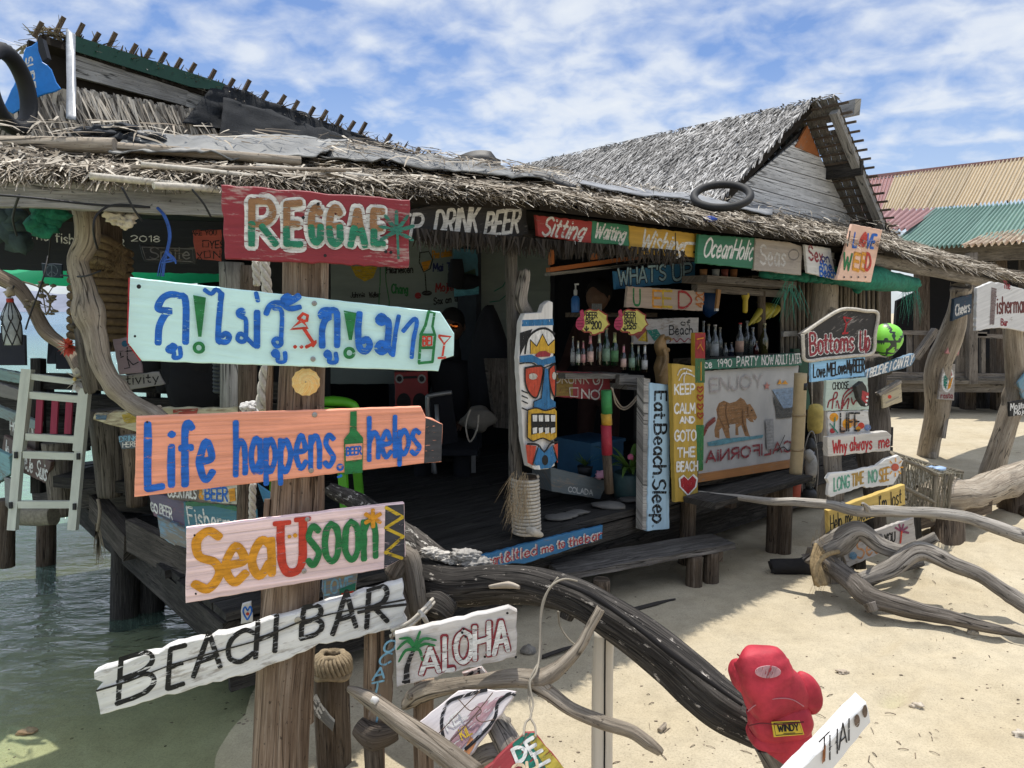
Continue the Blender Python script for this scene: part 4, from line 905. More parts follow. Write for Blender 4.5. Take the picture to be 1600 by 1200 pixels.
s.ribbons([[(203, 435), (200, 535), (220, 562)]], 2.5, REDI, 'painted_edge')
for x, y in ((491, 474), (489, 561)): s.screw(x, y, 4.2)
s.hole(218, 448, 3.5); s.hole(212, 525, 2)
PL = FACE(475, 700, 2.26, 24)
s = Sign('painted_sign', 'salmon orange board reading Life happens, beer helps in blue, grey right end', 'sign', [(213, 651), (658, 635), (666, 652), (676, 654), (692, 663), (690, 722), (662, 724), (210, 777)], PL, paint((.88, .36, .23), .0, (.7, .5, .35), su=2., sv=75, bs=1.0, var=.2), .02, jit=.0008)
s.fill([(665, 653), (691, 663), (689.5, 721), (662.5, 723.5)], ink((.055, .055, .06), .15), 'grey_end')
s.text('Life', (230, 765), (333, 750), (230, 664), (333, 658), 12, BLUE, gap=.32); s.text('happens', (368, 742), (521, 729), (368, 659), (521, 650), 9, BLUE, gap=.26); s.text(',', (527, 743), (533, 743), (527, 733), (533, 733), 3.5, BLUE); s.ring(531, 730, 4, 3.5, BLUE)
s.text('helps', (577, 718), (655, 707), (577, 652), (655, 648), 7.5, BLUE)
s.fill([(547, 643), (557, 642), (557, 672), (567, 684), (566, 738), (538, 741), (537, 686), (546, 675)], GRN, 'painted_bottle'); s.fill([(539, 694), (566, 692), (565, 717), (540, 720)], ink((.86, .36, .22), .0), 'bottle_label'); s.text('BEER', (541, 711), (564, 709), (541, 699), (564, 697), 2.6, BLUE)
for x, y in ((491.5, 648), (486, 735)): s.screw(x, y, 4.2)
s.hole(230, 659, 1.8)
PL = FACE(460, 860, 2.23, 22)
s = Sign('painted_sign', 'pale pink board reading Sea U soon in orange, red and green, dark zigzag end', 'sign', [(291, 826), (601, 789), (632, 786), (634, 870), (600, 889), (290, 943)], PL, paint((.86, .64, .62), .03, (.75, .6, .52), su=2., sv=80, bs=1.0, var=.22), .022, jit=.001)
s.fill([(602, 790), (631, 787.5), (632.5, 870), (600, 887.5)], ink((.05, .05, .06), .1), 'dark_end'); s.ribbons([[(603, 793), (629, 808)], [(629, 808), (602, 825)], [(602, 825), (630, 838)], [(630, 838), (602, 863)], [(602, 863), (628, 872)]], 5, YEL, 'painted_zigzag')
s.text('Sea', (305, 925), (426, 897), (305, 833), (426, 812), 14, ORG, gap=.14); s.text('U', (440, 895), (472, 890), (437, 820), (472, 814), 13, RED); s.ribbons([[(429, 818), (452, 816)], [(462, 812), (483, 810)]], 8, RED)
s.disc(452, 838, 3, ORG); s.disc(461, 836, 3.5, ORG)
s.text('soon', (482, 884), (588, 868), (480, 788), (587, 774), 10, GRN, gap=.24)
for a in range(6): s.ribbons([[(582, 809), (582+13*cos(a*pi/3+.5), 809+13*sin(a*pi/3+.5))]], 6.5, ORG, 'painted_flower')
for x, y in ((480, 811), (475, 892)): s.screw(x, y, 4)
s.hole(304, 835, 1.8); s.hole(306, 926, 1.8)
PL = FACE(440, 1020, 2.24, 8)
s = Sign('painted_sign', 'cracked white driftwood plank tilted across the big post, reading BEACH BAR in black', 'sign', [(172, 1042), (260, 1012), (400, 976), (500, 946), (628, 908), (636, 972), (610, 985), (500, 1010), (380, 1056), (250, 1090), (156, 1117), (150, 1080), (160, 1066), (147, 1062), (147, 1051)], PL, paint((.70, .69, .66), .35, (.33, .30, .27), su=2.5, sv=30, bs=1.0, var=.2), .035, jit=.004, chip=.01)
for ch, x0, x1, y0, y1, h in (('B', 184, 242, 1098, 1078, 66), ('E', 262, 286, 1076, 1068, 62), ('A', 302, 344, 1058, 1042, 62), ('C', 354, 394, 1040, 1030, 50), ('H', 400, 430, 1028, 1016, 58), ('B', 470, 502, 998, 990, 48), ('A', 520, 556, 990, 978, 62), ('R', 572, 606, 980, 968, 60)): s.text(ch, (x0, y0), (x1, y1), (x0+4, y0-h), (x1+3, y1-h+2), 8, BLK)
ck = ink((.03, .027, .024), 0.)
s.ribbons([[(152, 1078), (200, 1064), (262, 1040), (330, 1020), (395, 1002), (470, 970), (520, 958), (580, 946), (632, 936)]], 3.2, ck, 'wood_crack', .5); s.ribbons([[(560, 956), (600, 948), (634, 944)]], 4.5, ck, 'wood_crack', .5)
s.screw(466, 969, 6, plain((.35, .31, .24), .7, key='dull nail'))
# cocktail umbrella
c = P(478, 597, 2.285); t = thing('cocktail_umbrella', 'small orange paper cocktail umbrella pinned open on the big post', 'paper umbrella', c)
mb = MB(); nrm = Vector((.25, -1, .1)).normalized(); X = nrm.orthogonal().normalized(); Y = nrm.cross(X); R_ = .042
i0 = mb.add([c+nrm*.018]); n_ = 24
i1 = mb.add([c + (X*cos(2*pi*k/n_)+Y*sin(2*pi*k/n_))*(R_*(1-.06*(k % 2))) - nrm*(.002*(k % 2)) for k in range(n_)])
for k in range(n_): mb.face((i0, i1+k, i1+(k+1) % n_), [(0, 0), (.1, k*.2), (.1, k*.2+.2)])
mb.build('paper_canopy', paint((.72, .40, .12), .5, (.75, .55, .25), su=20, sv=20, bs=.1), t); mb = MB(); mb.tube([c-nrm*.01, c+nrm*.026], .0022, 6); mb.build('stick', DRIFT, t)
# ================================================================== signs low in the foreground
s = Sign('painted_sign', 'weathered white board reading ALOHA in red outlines beside a green palm tree', 'sign', [(617, 990), (795, 949), (808, 956), (808, 968), (806, 1027), (620, 1074)], FACE(710, 1010, 2.12, 6), paint((.56, .53, .50), .45, (.40, .36, .32), su=2.5, sv=34, bs=.7, var=.16), .022, chip=.004)
f = [(658, 686, 1053, 1014, 1049, 1012), (694, 708, 1046, 995, 1044, 996), (712, 736, 1036, 988, 1033, 984), (742, 764, 1029, 978, 1022, 972), (772, 794, 1020, 972, 1014, 968)]
for pas, (w_, m_) in enumerate(((12, MAR), (7, WHT))):
    for ch, (x0, x1, b0, t0, b1, t1) in zip('ALOHA', f): s.text(ch, (x0, b0), (x1, b1), (x0, t0), (x1, t1), w_, m_)
s.ribbons([smooth2([(636, 1064), (635, 1046), (640, 1028), (648, 1012)], 4)], 8, BLK, 'painted_palm', wp=(1.4, .5))
for q in ([(648, 1010), (636, 1000), (622, 1012)], [(648, 1010), (640, 996), (626, 996)], [(650, 1008), (652, 998), (656, 986)], [(650, 1008), (662, 996), (680, 998)], [(650, 1010), (664, 1004), (678, 1006)], [(648, 1012), (656, 1014), (660, 1028)], [(648, 1012), (634, 1014), (624, 1030)]): s.ribbons([smooth2(q, 4)], 7, GRN, 'painted_palm', wp=(1, .4))
for x, y in ((722, 986), (727, 992), (724, 980), (757, 1023), (630, 1062), (792, 955), (805, 1023)): s.hole(x, y, 2)
s = Sign('painted_sign', 'narrow brown plank standing upright beside the ALOHA board with light blue letters', 'sign', [(615, 990), (612, 1140), (582, 1138), (576, 1120)], FACE(600, 1060, 2.2, 10), paint((.17, .125, .09), .3, (.25, .2, .16), bs=.6), .02)
for ch, x, y in (('N', 600, 1130), ('I', 596, 1105), ('T', 590, 1085), ('A', 594, 1062), ('C', 604, 1040), ('O', 610, 1020)): s.text(ch, (x-12, y), (x+6, y-4), (x-8, y-18), (x+10, y-22), 3.2, LBL)
s = Sign('painted_sign', 'white and mauve slanted board with a black curved outline and rusty wires', 'sign', [(652, 1130), (715, 1078), (760, 1076), (806, 1080), (800, 1092), (722, 1198)], FACE(720, 1130, 1.98, -6, 30), paint((.60, .55, .54), .3, (.45, .36, .34), su=3, sv=20, bs=.5), .02, chip=.003)
s.fill([(700, 1160), (745, 1100), (788, 1086), (740, 1150), (716, 1175)], ink((.40, .24, .26), .45), 'faded_paint'); s.fill([(720, 1185), (735, 1150), (745, 1160), (728, 1188)], ink((.55, .24, .10), .4), 'faded_paint')
s.ribbons([smooth2([(696, 1166), (690, 1130), (700, 1098), (730, 1086), (760, 1078)], 5), smooth2([(698, 1166), (716, 1172)], 4), smooth2([(728, 1170), (760, 1140), (774, 1120), (778, 1098), (796, 1084), (804, 1086)], 5)], 5.5, BLK, 'painted_outline')
s.text('KEL', (700, 1142), (730, 1120), (694, 1128), (724, 1106), 2.6, WHT); s.text('KIL', (722, 1156), (738, 1146), (716, 1140), (732, 1132), 2.2, YEL)
mbw = MB(); pl = FACE(720, 1130, 1.965, -6, 30)
for q in (((676, 1156), (720, 1110), (750, 1080)), ((692, 1170), (736, 1124), (770, 1082)), ((716, 1092), (734, 1110), (746, 1104), (752, 1112), (744, 1120), (752, 1128), (772, 1124))): mbw.tube([hit(x, y, pl) for x, y in q], .0014, 5)
mbw.build('wire', plain((.10, .06, .04), .7, key='rusty wire'), s.o, org=s.c) if False else tag(mbw.build('rusty_wire', plain((.10, .06, .04), .7, key='rusty wire')), 'rusty wire twisted across the white and mauve slanted board', 'wire')
s = Sign('painted_sign', 'small white scrap board with black marks just above the forked branch', 'sign', [(722, 1052), (752, 1042), (766, 1058), (730, 1066)], FACE(745, 1055, 2.2, 0, 10), paint((.58, .55, .54), .4, (.3, .2, .18)), .015)
s.ribbons([[(728, 1060), (738, 1050)], [(748, 1045), (748, 1058), (762, 1060)]], 5, BLK, 'painted_mark'); s.fill([(738, 1056), (748, 1050), (746, 1060)], ink((.5, .25, .22), .2), 'painted_mark')
s = Sign('painted_sign', 'red, green and yellow striped board hanging by a string at the bottom edge, white letters', 'sign', [(748, 1210), (822, 1143), (836, 1143), (890, 1210)], FACE(820, 1180, 1.92, 10, 25), paint((.27, .035, .04), .3, (.3, .2, .15)), .018)
s.fill([(800, 1162), (822, 1145), (834, 1145), (868, 1208), (818, 1208)], TEAL, 'painted_stripe'); s.fill([(835, 1146), (888, 1208), (858, 1208), (828, 1160)], ink((.42, .33, .05), .2), 'painted_stripe')
s.text('DE', (808, 1192), (846, 1172), (800, 1172), (832, 1152), 6, WHTC); s.text('L', (840, 1198), (858, 1188), (834, 1178), (850, 1170), 5.5, WHTC); s.text('OU', (800, 1212), (840, 1200), (800, 1196), (838, 1188), 5, ink((.78, .6, .4), .1))
s = Sign('painted_sign', 'thick white plank at the bottom right corner lettered THAI with two brown footprints', 'sign', [(1232, 1222), (1354, 1098), (1361, 1130), (1340, 1156), (1286, 1222)], FACE(1310, 1150, 1.75, 10, -4), paint((.74, .735, .72), .12, (.4, .33, .27), su=2, sv=14, bs=.3, var=.06), .045)
for ch, x0, x1, y0, y1, h in (('T', 1280, 1296, 1196, 1180, 38), ('H', 1296, 1308, 1186, 1176, 38), ('A', 1310, 1322, 1172, 1160, 36), ('I', 1324, 1328, 1158, 1154, 34)): s.text(ch, (x0, y0), (x1, y1), (x0, y0-h), (x1, y1-h), 2.2, ink((.03, .03, .035), .2))
ft = ink((.17, .12, .09), .25); s.disc(1338, 1125, 4.5, ft, 'painted_foot', 10); s.disc(1350, 1110, 4, ft, 'painted_foot', 10); s.fill([(1284, 1172), (1289, 1160), (1288, 1188), (1283, 1192)], ink((.33, .12, .04), .35), 'rust_stain')
# arrow board and boards along the deck edge
s = Sign('painted_sign', 'small dark arrow board nailed low between the posts, ending in white EE', 'sign', [(484, 1082), (524, 1128), (520, 1143), (486, 1112)], FACE(500, 1110, 2.42, 15), paint((.15, .15, .14), .35, (.3, .28, .25)), .015); s.text('EE', (487, 1098), (500, 1122), (494, 1086), (506, 1110), 3, WHT)
def vpl(a, b):
    p, q = P(*a), P(*b); d = q-p; n = Vector((d.y, -d.x, 0)).normalized(); return (p, n if n.y < 0 else -n)
LP = vpl((230, 800, 3.45), (400, 830, 2.95))
s = Sign('painted_sign', 'grey brown board along the deck edge reading COCKTAILS & BEER', 'sign', [(255, 745), (375, 752), (380, 790), (345, 788), (262, 780)], vpl((230, 800, 3.42), (400, 830, 2.92)), paint((.13, .10, .085), .3, (.3, .27, .22)), .02)
s.fill([(312, 746), (370, 752), (378, 788), (345, 786), (312, 780)], ink((.55, .52, .42), .25), 'pale_end'); s.text('COCKTAILS', (263, 776), (307, 779), (263, 762), (307, 764), 2.4, WHT); s.text('&', (311, 778), (318, 780), (311, 765), (318, 766), 2.6, ORG); s.text('BEER', (321, 780), (356, 783), (321, 762), (356, 762), 3., BLUE); s.fill([(358, 764), (368, 762), (369, 782), (360, 784)], ORG, 'painted_mug')
s = Sign('painted_sign', 'blue and green board on the deck edge with white lettering Fisherman', 'sign', [(286, 784), (330, 780), (395, 797), (400, 840), (290, 850)], LP, paint((.055, .17, .22), .3, (.12, .2, .12)), .02)
s.fill([(290, 784), (330, 781), (394, 798), (394, 804), (330, 790), (290, 792)], ink((.05, .18, .09), .3), 'green_band'); s.text('Fisherman', (296, 818), (384, 838), (292, 792), (380, 806), 3.2, WHT, gap=.22)
s = Sign('painted_sign', 'purple grey splintered board on the deck edge with white words GO BEER', 'sign', [(232, 770), (292, 782), (294, 826), (240, 806)], vpl((230, 800, 3.5), (400, 830, 3.0)), paint((.12, .10, .15), .4, (.2, .1, .12)), .02, chip=.006); s.text('GO', (237, 798), (247, 802), (235, 784), (245, 788), 2.4, WHT); s.text('BEER', (250, 802), (270, 812), (250, 788), (268, 794), 2.4, WHT)
s = Sign('painted_sign', 'rough plank with flaking light blue paint under the deck edge boards', 'sign', [(245, 805), (300, 832), (300, 868), (250, 840)], vpl((230, 800, 3.46), (400, 830, 2.96)), paint((.16, .27, .36), .6, (.19, .16, .12)), .02, chip=.006)
s = Sign('painted_sign', 'blue pointed board hanging beside the big post above the pink sign', 'sign', [(402, 756), (432, 775), (436, 806), (414, 790)], FACE(420, 780, 2.75, 20), paint((.07, .25, .42), .3, (.4, .42, .4)), .015)
s = Sign('painted_sign', 'small white card with a blue and red painted heart behind the BEACH BAR plank', 'sign', [(378, 944), (392, 940), (395, 972), (376, 976)], FACE(385, 960, 2.75, 10), paint((.6, .6, .58), .15), .01); s.ribbons([smooth2([(386, 968), (380, 956), (383, 948), (387, 954), (391, 947), (393, 956), (387, 968)], 4)], 2.6, BLUE, 'painted_heart'); s.disc(387, 959, 2.6, RED)
s = Sign('painted_sign', 'blue edged board with orange pattern behind the pink sign right of the big post', 'sign', [(503, 902), (560, 888), (556, 936), (506, 942)], FACE(530, 915, 2.7, 20), paint((.30, .24, .14), .4, (.12, .2, .3)), .02); s.text('LOVE', (508, 930), (550, 922), (508, 908), (550, 900), 3, LBL); s.fill([(530, 920), (556, 910), (554, 934), (532, 938)], TEAL, 'painted_patch'); s.ribbons([[(534, 928), (552, 924)]], 3, RED)
# ================================================================== signs on the left side of the bar
def S(label, outline, plane, mat, th=.015, name='painted_sign', **k): return Sign(name, label, 'sign', outline, plane, mat, th, **k)
s = S('small black hanging board with a peace symbol over the green tarp', [(64, 411), (97, 413), (97, 434), (67, 433)], FACE(80, 422, 3.2, 5), paint((.02, .035, .055), .1), .01); s.ring(81, 423, 9, 1.4, ink((.12, .16, .2), .2)); s.ribbons([[(81, 414), (81, 432)], [(81, 423), (75, 430)], [(81, 423), (88, 429)]], 1.4, ink((.12, .16, .2), .2))
s = S('dark grey hanging board with a white border and white script reading Smile', [(217, 382), (304, 386), (305, 412), (225, 408)], FACE(260, 398, 3.6, 5), paint((.05, .055, .06), .25)); s.text('Smile', (234, 404), (296, 405), (234, 386), (296, 388), 2., ink((.3, .3, .3), .2)); s.ribbons([[(222, 386), (301, 389), (302, 409), (228, 405), (222, 386)]], 1.3, ink((.28, .28, .28), .3), 'painted_border')
s = S('red board with black tick boxes for YES and NO behind the dark red board', [(300, 360), (345, 358), (345, 408), (306, 404)], FACE(322, 384, 3.4, 8), paint((.36, .075, .055), .2)); s.text('YES', (328, 388), (350, 387), (328, 377), (350, 376), 1.8, BLK); s.text('N', (334, 404), (344, 403), (334, 393), (344, 392), 1.8, BLK); s.ribbons([[(317, 376), (326, 376), (326, 386), (317, 386), (317, 376)], [(319, 393), (328, 392), (329, 402), (320, 403), (319, 393)], [(308, 395), (316, 406)], [(316, 394), (308, 406)]], 1.6, BLK); s.text('ARE YOU', (300, 368), (338, 367), (300, 361), (338, 360), 1.3, BLK)
s = S('pinkish board with a black stick figure with a blue head below the rope bound post', [(176, 530), (212, 525), (222, 582), (186, 586)], FACE(198, 555, 3.1, 8), paint((.25, .19, .205), .2)); s.disc(195, 537, 5, ink((.02, .11, .19), 0)); s.ribbons([[(199, 543), (199, 560), (208, 570), (216, 566)], [(199, 560), (203, 574), (195, 576)], [(188, 549), (189, 558)], [(190, 549), (208, 548), (210, 550)], [(193, 557), (189, 558)]], 1.8, BLK, 'painted_figure')
s = S('grey board ending in the black letters ivity behind the curved driftwood post', [(178, 588), (247, 581), (258, 600), (190, 612)], FACE(215, 596, 3.15, 10), paint((.25, .24, .23), .2)); s.text('activity', (172, 603), (248, 597), (172, 588), (247, 583), 2., BLK)
JP = vpl((0, 700, 4.5), (80, 740, 4.1))
s = S('brown board reading Je Pense donc Je Suis in white behind the white ladder', [(6, 680), (80, 722), (70, 755), (0, 722)], JP, paint((.10, .06, .05), .15), .02); s.text('Je Pense', (5, 712), (42, 732), (7, 686), (43, 706), 2.6, WHT); s.text('Je Suis', (42, 734), (72, 752), (44, 714), (76, 726), 2.4, WHT)
s = S('brown board with white words partly hidden at the far left', [(14, 650), (56, 672), (55, 706), (16, 680)], vpl((0, 700, 4.6), (80, 740, 4.2)), paint((.11, .085, .07), .25), .02); s.text('HOW YOU', (16, 672), (56, 686), (16, 658), (56, 668), 2., WHT)
for k, (q, c_, lb) in enumerate((([(-10, 574), (34, 584), (36, 600), (-10, 592)], (.16, .24, .22), 'pale teal plank topmost at the far left of the side rail'), ([(-10, 596), (40, 612), (36, 628), (-10, 618)], (.16, .14, .12), 'grey brown plank second in the far left side rail'), ([(-10, 632), (60, 660), (58, 672), (-10, 650)], (.17, .22, .21), 'pale grey green plank third in the far left side rail'),
        ([(-10, 700), (14, 712), (16, 740), (-10, 760)], (.17, .32, .33), 'turquoise flaking board low at the left edge'), ([(6, 745), (20, 750), (16, 800), (8, 790)], (.2, .2, .19), 'grey board standing on end low at the left edge'))):
    Sign('plank', lb, 'plank', q, vpl((0, 700, 4.3), (80, 740, 3.95)), paint(c_, .4, (.12, .1, .08)), .025, chip=.004)
s = Sign('painted_sign', 'old surfboard shaped board with worn cream and yellow paint under the driftwood post', 'board', [(148, 646), (230, 638), (330, 637), (420, 632), (425, 655), (330, 672), (220, 678), (190, 668), (145, 655)], FACE(220, 655, 2.95, 6), paint((.47, .44, .30), .4, (.2, .16, .1), su=3, sv=12), .03, jit=.004, chip=.008)
s.fill([(190, 648), (214, 642), (212, 660), (195, 662)], ink((.45, .34, .06), .4), 'yellow_patch'); s.fill([(270, 640), (310, 638), (306, 652), (272, 654)], ink((.35, .07, .05), .4), 'red_patch'); s.fill([(150, 648), (168, 646), (166, 656), (150, 655)], ink((.08, .14, .2), .4), 'blue_patch')
s = S('dark blue board scribbled with pale letters beside the orange board', [(184, 682), (216, 678), (216, 700), (190, 702)], FACE(200, 690, 3.2, 6), paint((.10, .13, .16), .4)); s.text('DRINK', (187, 690), (214, 688), (187, 682), (214, 680), 1.4, LBL); s.text('HERE', (192, 699), (214, 697), (192, 691), (214, 689), 1.4, WHT)
# ================================================================== signs along the eave
E1 = FR(.10)
s = S('dark wavy driftwood board under the eave reading DRINK BEER in white', [(560, 335), (640, 327), (690, 317), (720, 316), (760, 320), (822, 322), (826, 366), (780, 374), (712, 386), (660, 374), (560, 378)], E1, paint((.028, .026, .025), .25, (.13, .12, .11), su=2.5, sv=30, bs=.8), .03, jit=.004)
for w_, x0, x1, y0, y1, h in (('EVER', 575, 664, 372, 371, 36), ('DRINK', 678, 750, 369, 361, 38), ('BEER', 757, 815, 369, 362, 36)): s.text(w_, (x0, y0), (x1-6, y1), (x0+6, y0-h), (x1, y1-h), 5.6, WHTC)
E2 = FR(.16)
s = S('red board under the eave reading Sitting in white script', [(838, 336), (926, 346), (924, 380), (841, 368)], E2, paint((.33, .04, .035), .2), .018); s.text('Sitting', (846, 367), (908, 375), (856, 339), (922, 347), 3.8, WHT)
s = S('green board under the eave reading Waiting in white script', [(925, 345), (985, 352), (984, 386), (972, 382), (924, 380)], E2, paint((.04, .19, .10), .25), .018); s.text('Waiting', (928, 371), (974, 377), (934, 349), (982, 355), 3.2, WHT)
s = S('yellow board under the eave reading Wishing in white script', [(983, 352), (1096, 366), (1093, 402), (996, 396), (984, 386)], FR(.165), paint((.50, .30, .045), .2), .018); s.text('Wishing', (1000, 389), (1064, 397), (1008, 359), (1076, 371), 4, WHT); s.ribbons([smooth2([(1062, 388), (1072, 380), (1092, 382)], 4)], 3.6, WHT); s.ribbons([[(1055, 364), (1056, 400)]], 1.5, ck, 'board_seam'); s.hole(1084, 394, 1.6)
s = S('green board under the eave reading OceanHolic in white script', [(1092, 366), (1184, 372), (1180, 420), (1089, 411)], FR(.2), paint((.035, .165, .09), .2), .018); s.text('OceanHolic', (1098, 400), (1174, 406), (1106, 371), (1182, 377), 3.2, WHTC)
s = S('pale grey wooden board under the eave with whitish letters beside the green script board', [(1181, 372), (1232, 378), (1256, 386), (1252, 412), (1252, 430), (1178, 422)], FR(.21), paint((.36, .31, .26), .35, (.25, .22, .19)), .018); s.text('Seas', (1188, 412), (1226, 416), (1188, 382), (1228, 388), 3.4, ink((.55, .52, .48), .3)); s.ring(1240, 398, 8, 2, ink((.2, .17, .15), .3))
s = S('white board under the eave reading Sex on the Beach in dark script', [(1258, 382), (1298, 388), (1307, 437), (1262, 426)], FR(.24), paint((.62, .6, .56), .15), .018); s.text('Sex', (1264, 406), (1286, 410), (1263, 384), (1284, 390), 3., MAR); s.text('on', (1284, 408), (1296, 410), (1283, 396), (1294, 398), 2.2, NAVY); s.text('the', (1282, 419), (1300, 422), (1280, 406), (1298, 410), 2.2, BLUE); s.text('Beach', (1281, 431), (1306, 435), (1280, 417), (1305, 422), 2.4, BLUE)
s = S('peach coloured board tilted on the eave reading I LOVE WEED in many colours', [(1332, 350), (1379, 359), (1361, 441), (1308, 437)], FR(.34), paint((.78, .50, .36), .2, (.5, .36, .28), su=3, sv=18), .018)
s.ribbons([[(1328, 362), (1324, 384)]], 3.4, BLK); s.text('L', (1332, 386), (1338, 386), (1336, 364), (1342, 364), 3.4, BLUE); s.fill([(1341, 384), (1344, 372), (1352, 362), (1355, 372), (1350, 386)], RED, 'painted_heart', curve=True); s.text('VE', (1352, 387), (1364, 388), (1356, 366), (1370, 368), 3.4, BLUE)
for ch, x0, x1, m_ in (('W', 1316, 1328, GRN), ('E', 1332, 1341, ORG), ('E', 1344, 1350, ORG), ('D', 1351, 1358, RED)): s.text(ch, (x0, 420), (x1, 423), (x0+3, 396), (x1+3, 398), 4.2, m_)
for k in range(4): s.hole(1318+k*11, 433, 1.3)
# ================================================================== signs at the bar counter
s = S('blue board hanging in the bar reading WHAT\'S UP in pale blue', [(960, 424), (1087, 409), (1086, 440), (962, 452)], FR(-.42), paint((.03, .15, .30), .2), .018); 
for w_, x0, x1, y0, y1 in (("WHAT'S", 967, 1040, 446, 437), ('UP', 1052, 1080, 438, 434)): s.text(w_, (x0, y0), (x1, y1), (x0-1, y0-25), (x1, y1-23), 3.4, ink((.35, .52, .6), .15), outline=(3.2, ink((.012, .02, .04), 0)))
s = S('bare wooden board in the bar reading WEED 420', [(981, 447), (1101, 455), (1098, 486), (978, 480)], FR(-.3), paint((.46, .36, .29), .15, (.4, .3, .24)), .018)
for ch, x0, x1, m_ in (('U', 990, 1000, GRN), ('E', 1020, 1034, ORG), ('E', 1036, 1050, YEL), ('D', 1060, 1080, REDI)): s.text(ch, (x0, 477+(x0-990)*.05), (x1, 478+(x0-990)*.05), (x0, 452+(x0-990)*.05), (x1, 453+(x0-990)*.05), 3.4, m_)
for ch, y in (('4', 480), ('2', 470), ('0', 461)): s.text(ch, (1099, y), (1099, y-7), (1087, y), (1087, y-7), 2, ink((.5, .16, .03), .1))
for k, (cx, txt, num, lab) in enumerate(((925, 'BIG', '200', 'yellow cloud shaped price board with a pink fist reading BEER BIG 200'), (985, 'SMALL', '120', 'yellow cloud shaped price board with a pink fist reading BEER SMALL 120'))):
    ol = [(cx-16+44*(.5+.5*cos(a))*1. - 2 + 2.5*sin(a*7), 503+19*sin(a)+1.8*cos(a*8)) for a in [2*pi*i/30 for i in range(30)]]
    s = S(lab, ol, FR(-.12), paint((.55, .50, .13), .05, bs=.1), .012, jit=.0008)
    s.ribbons([ol+[ol[0]]], 2., ink((.28, .04, .03), 0), 'painted_border'); s.text('BEER', (cx-9, 497), (cx+8, 497), (cx-9, 488), (cx+8, 488), 1.7, INKB); s.text(txt, (cx-10, 506.5), (cx+(2 if k == 0 else 10), 506), (cx-10, 499), (cx+(2 if k == 0 else 10), 498.5), 1.5, INKB); s.text(num, (cx-1 if k == 0 else cx-6, 514), (cx+14 if k == 0 else cx+8, 514), (cx-1 if k == 0 else cx-6, 502 if k == 0 else 508), (cx+14 if k == 0 else cx+8, 502 if k == 0 else 508), 1.9, INKB)
    s.ribbons([[(cx-9, 510), (cx-9, 515)], [(cx-12, 513), (cx-9, 517), (cx-6, 513)]], 2, INKB, 'painted_arrow')
    pk = ink((.42, .04, .10), 0); s.fill([(cx-25, 500), (cx-20, 495), (cx-14, 496), (cx-12, 504), (cx-14, 512), (cx-20, 516), (cx-26, 510)], pk, 'painted_fist', curve=True); s.fill([(cx-20, 486), (cx-15, 484), (cx-13, 495), (cx-18, 497)], pk, 'painted_fist', curve=True)
    s.ribbons([[(cx-25, 501), (cx-15, 501)], [(cx-25, 506), (cx-15, 506)], [(cx-24, 510.5), (cx-15, 510.5)]], .9, ink((.16, .01, .03), 0), 'painted_fist')
s = S('whitewashed board in the bar ending in the black words Beach with an umbrella picture', [(990, 499), (1092, 496), (1091, 536), (990, 538)], FR(-.3), paint((.42, .39, .36), .35), .018); s.text('of', (1064, 508), (1078, 508), (1064, 500), (1078, 500), 1.9, BLK); s.text('Beach', (1046, 523), (1082, 522), (1046, 509), (1082, 508), 2.2, BLK); s.ribbons([smooth2([(1046, 534), (1052, 529), (1057, 534), (1063, 529), (1069, 534), (1075, 529), (1081, 533)], 4)], 1.8, MAR, 'painted_wave')
s.fill([(996, 532), (1010, 516), (1012, 534)], YEL, 'painted_umbrella'); s.fill([(1010, 516), (1026, 514), (1032, 524), (1022, 533)], TEAL, 'painted_umbrella'); s.fill([(990, 522), (1004, 506), (1010, 516), (996, 530)], ink((.35, .08, .06), .2), 'painted_umbrella'); s.ribbons([[(1010, 516), (1010, 534)]], 1.4, INKB, 'painted_umbrella')
s = S('dark red and brown board under the bottle shelf reading DRUNK NO', [(866, 580), (952, 583), (956, 626), (866, 620)], FR(-.2), paint((.20, .03, .035), .2), .018); s.fill([(867, 582), (895, 582), (895, 618), (867, 619)], ink((.20, .13, .03), .2), 'brown_panel')
for ch, x0 in (('D', 868), ('R', 878), ('U', 888), ('N', 899), ('K', 911)): s.text(ch, (x0, 598+(x0-868)*.03), (x0+8, 598+(x0-868)*.03), (x0, 584+(x0-868)*.03), (x0+8, 584+(x0-868)*.03), 1.9, ink((.45, .42, .38), .2))
s.ribbons([smooth2([(932, 596), (936, 592), (935, 598), (929, 600), (926, 592), (932, 586), (940, 590), (940, 600), (934, 612)], 4)], 2.2, ink((.5, .47, .43), .2)); s.text('NO!', (908, 622), (940, 624), (908, 608), (940, 610), 2.4, ink((.5, .47, .43), .2)); s.ribbons([[(889, 606), (902, 606), (902, 620), (890, 619), (889, 606)]], 1.6, ink((.5, .47, .43), .2), 'tick_box')
s = S('tall pale blue board reading Eat Beach Sleep in black running down it', [(1047, 602), (1046, 826), (1012, 830), (1016, 598)], FR(.10), paint((.36, .53, .66), .12, (.5, .5, .46), su=2, sv=18), .03)
s.text('Eat.Beach.Sleep.', (1023, 612), (1019, 822), (1041, 612), (1040, 822), 3.8, BLK, gap=.2)
mb = MB(); mb.slab([FP(x, y, .09) for x, y in ((1006, 590), (1016, 592), (1012, 828), (1004, 828))], FN, .05); tag(mb.build('plank', GREYB), 'grey upright plank edging the tall pale blue board', 'plank')
s = S('mustard yellow upright board reading KEEP CALM AND GOTO THE BEACH over a red heart', [(1086, 572), (1091, 781), (1056, 785), (1050, 568)], FR(.16), paint((.42, .28, .05), .15, (.3, .2, .08)), .03)
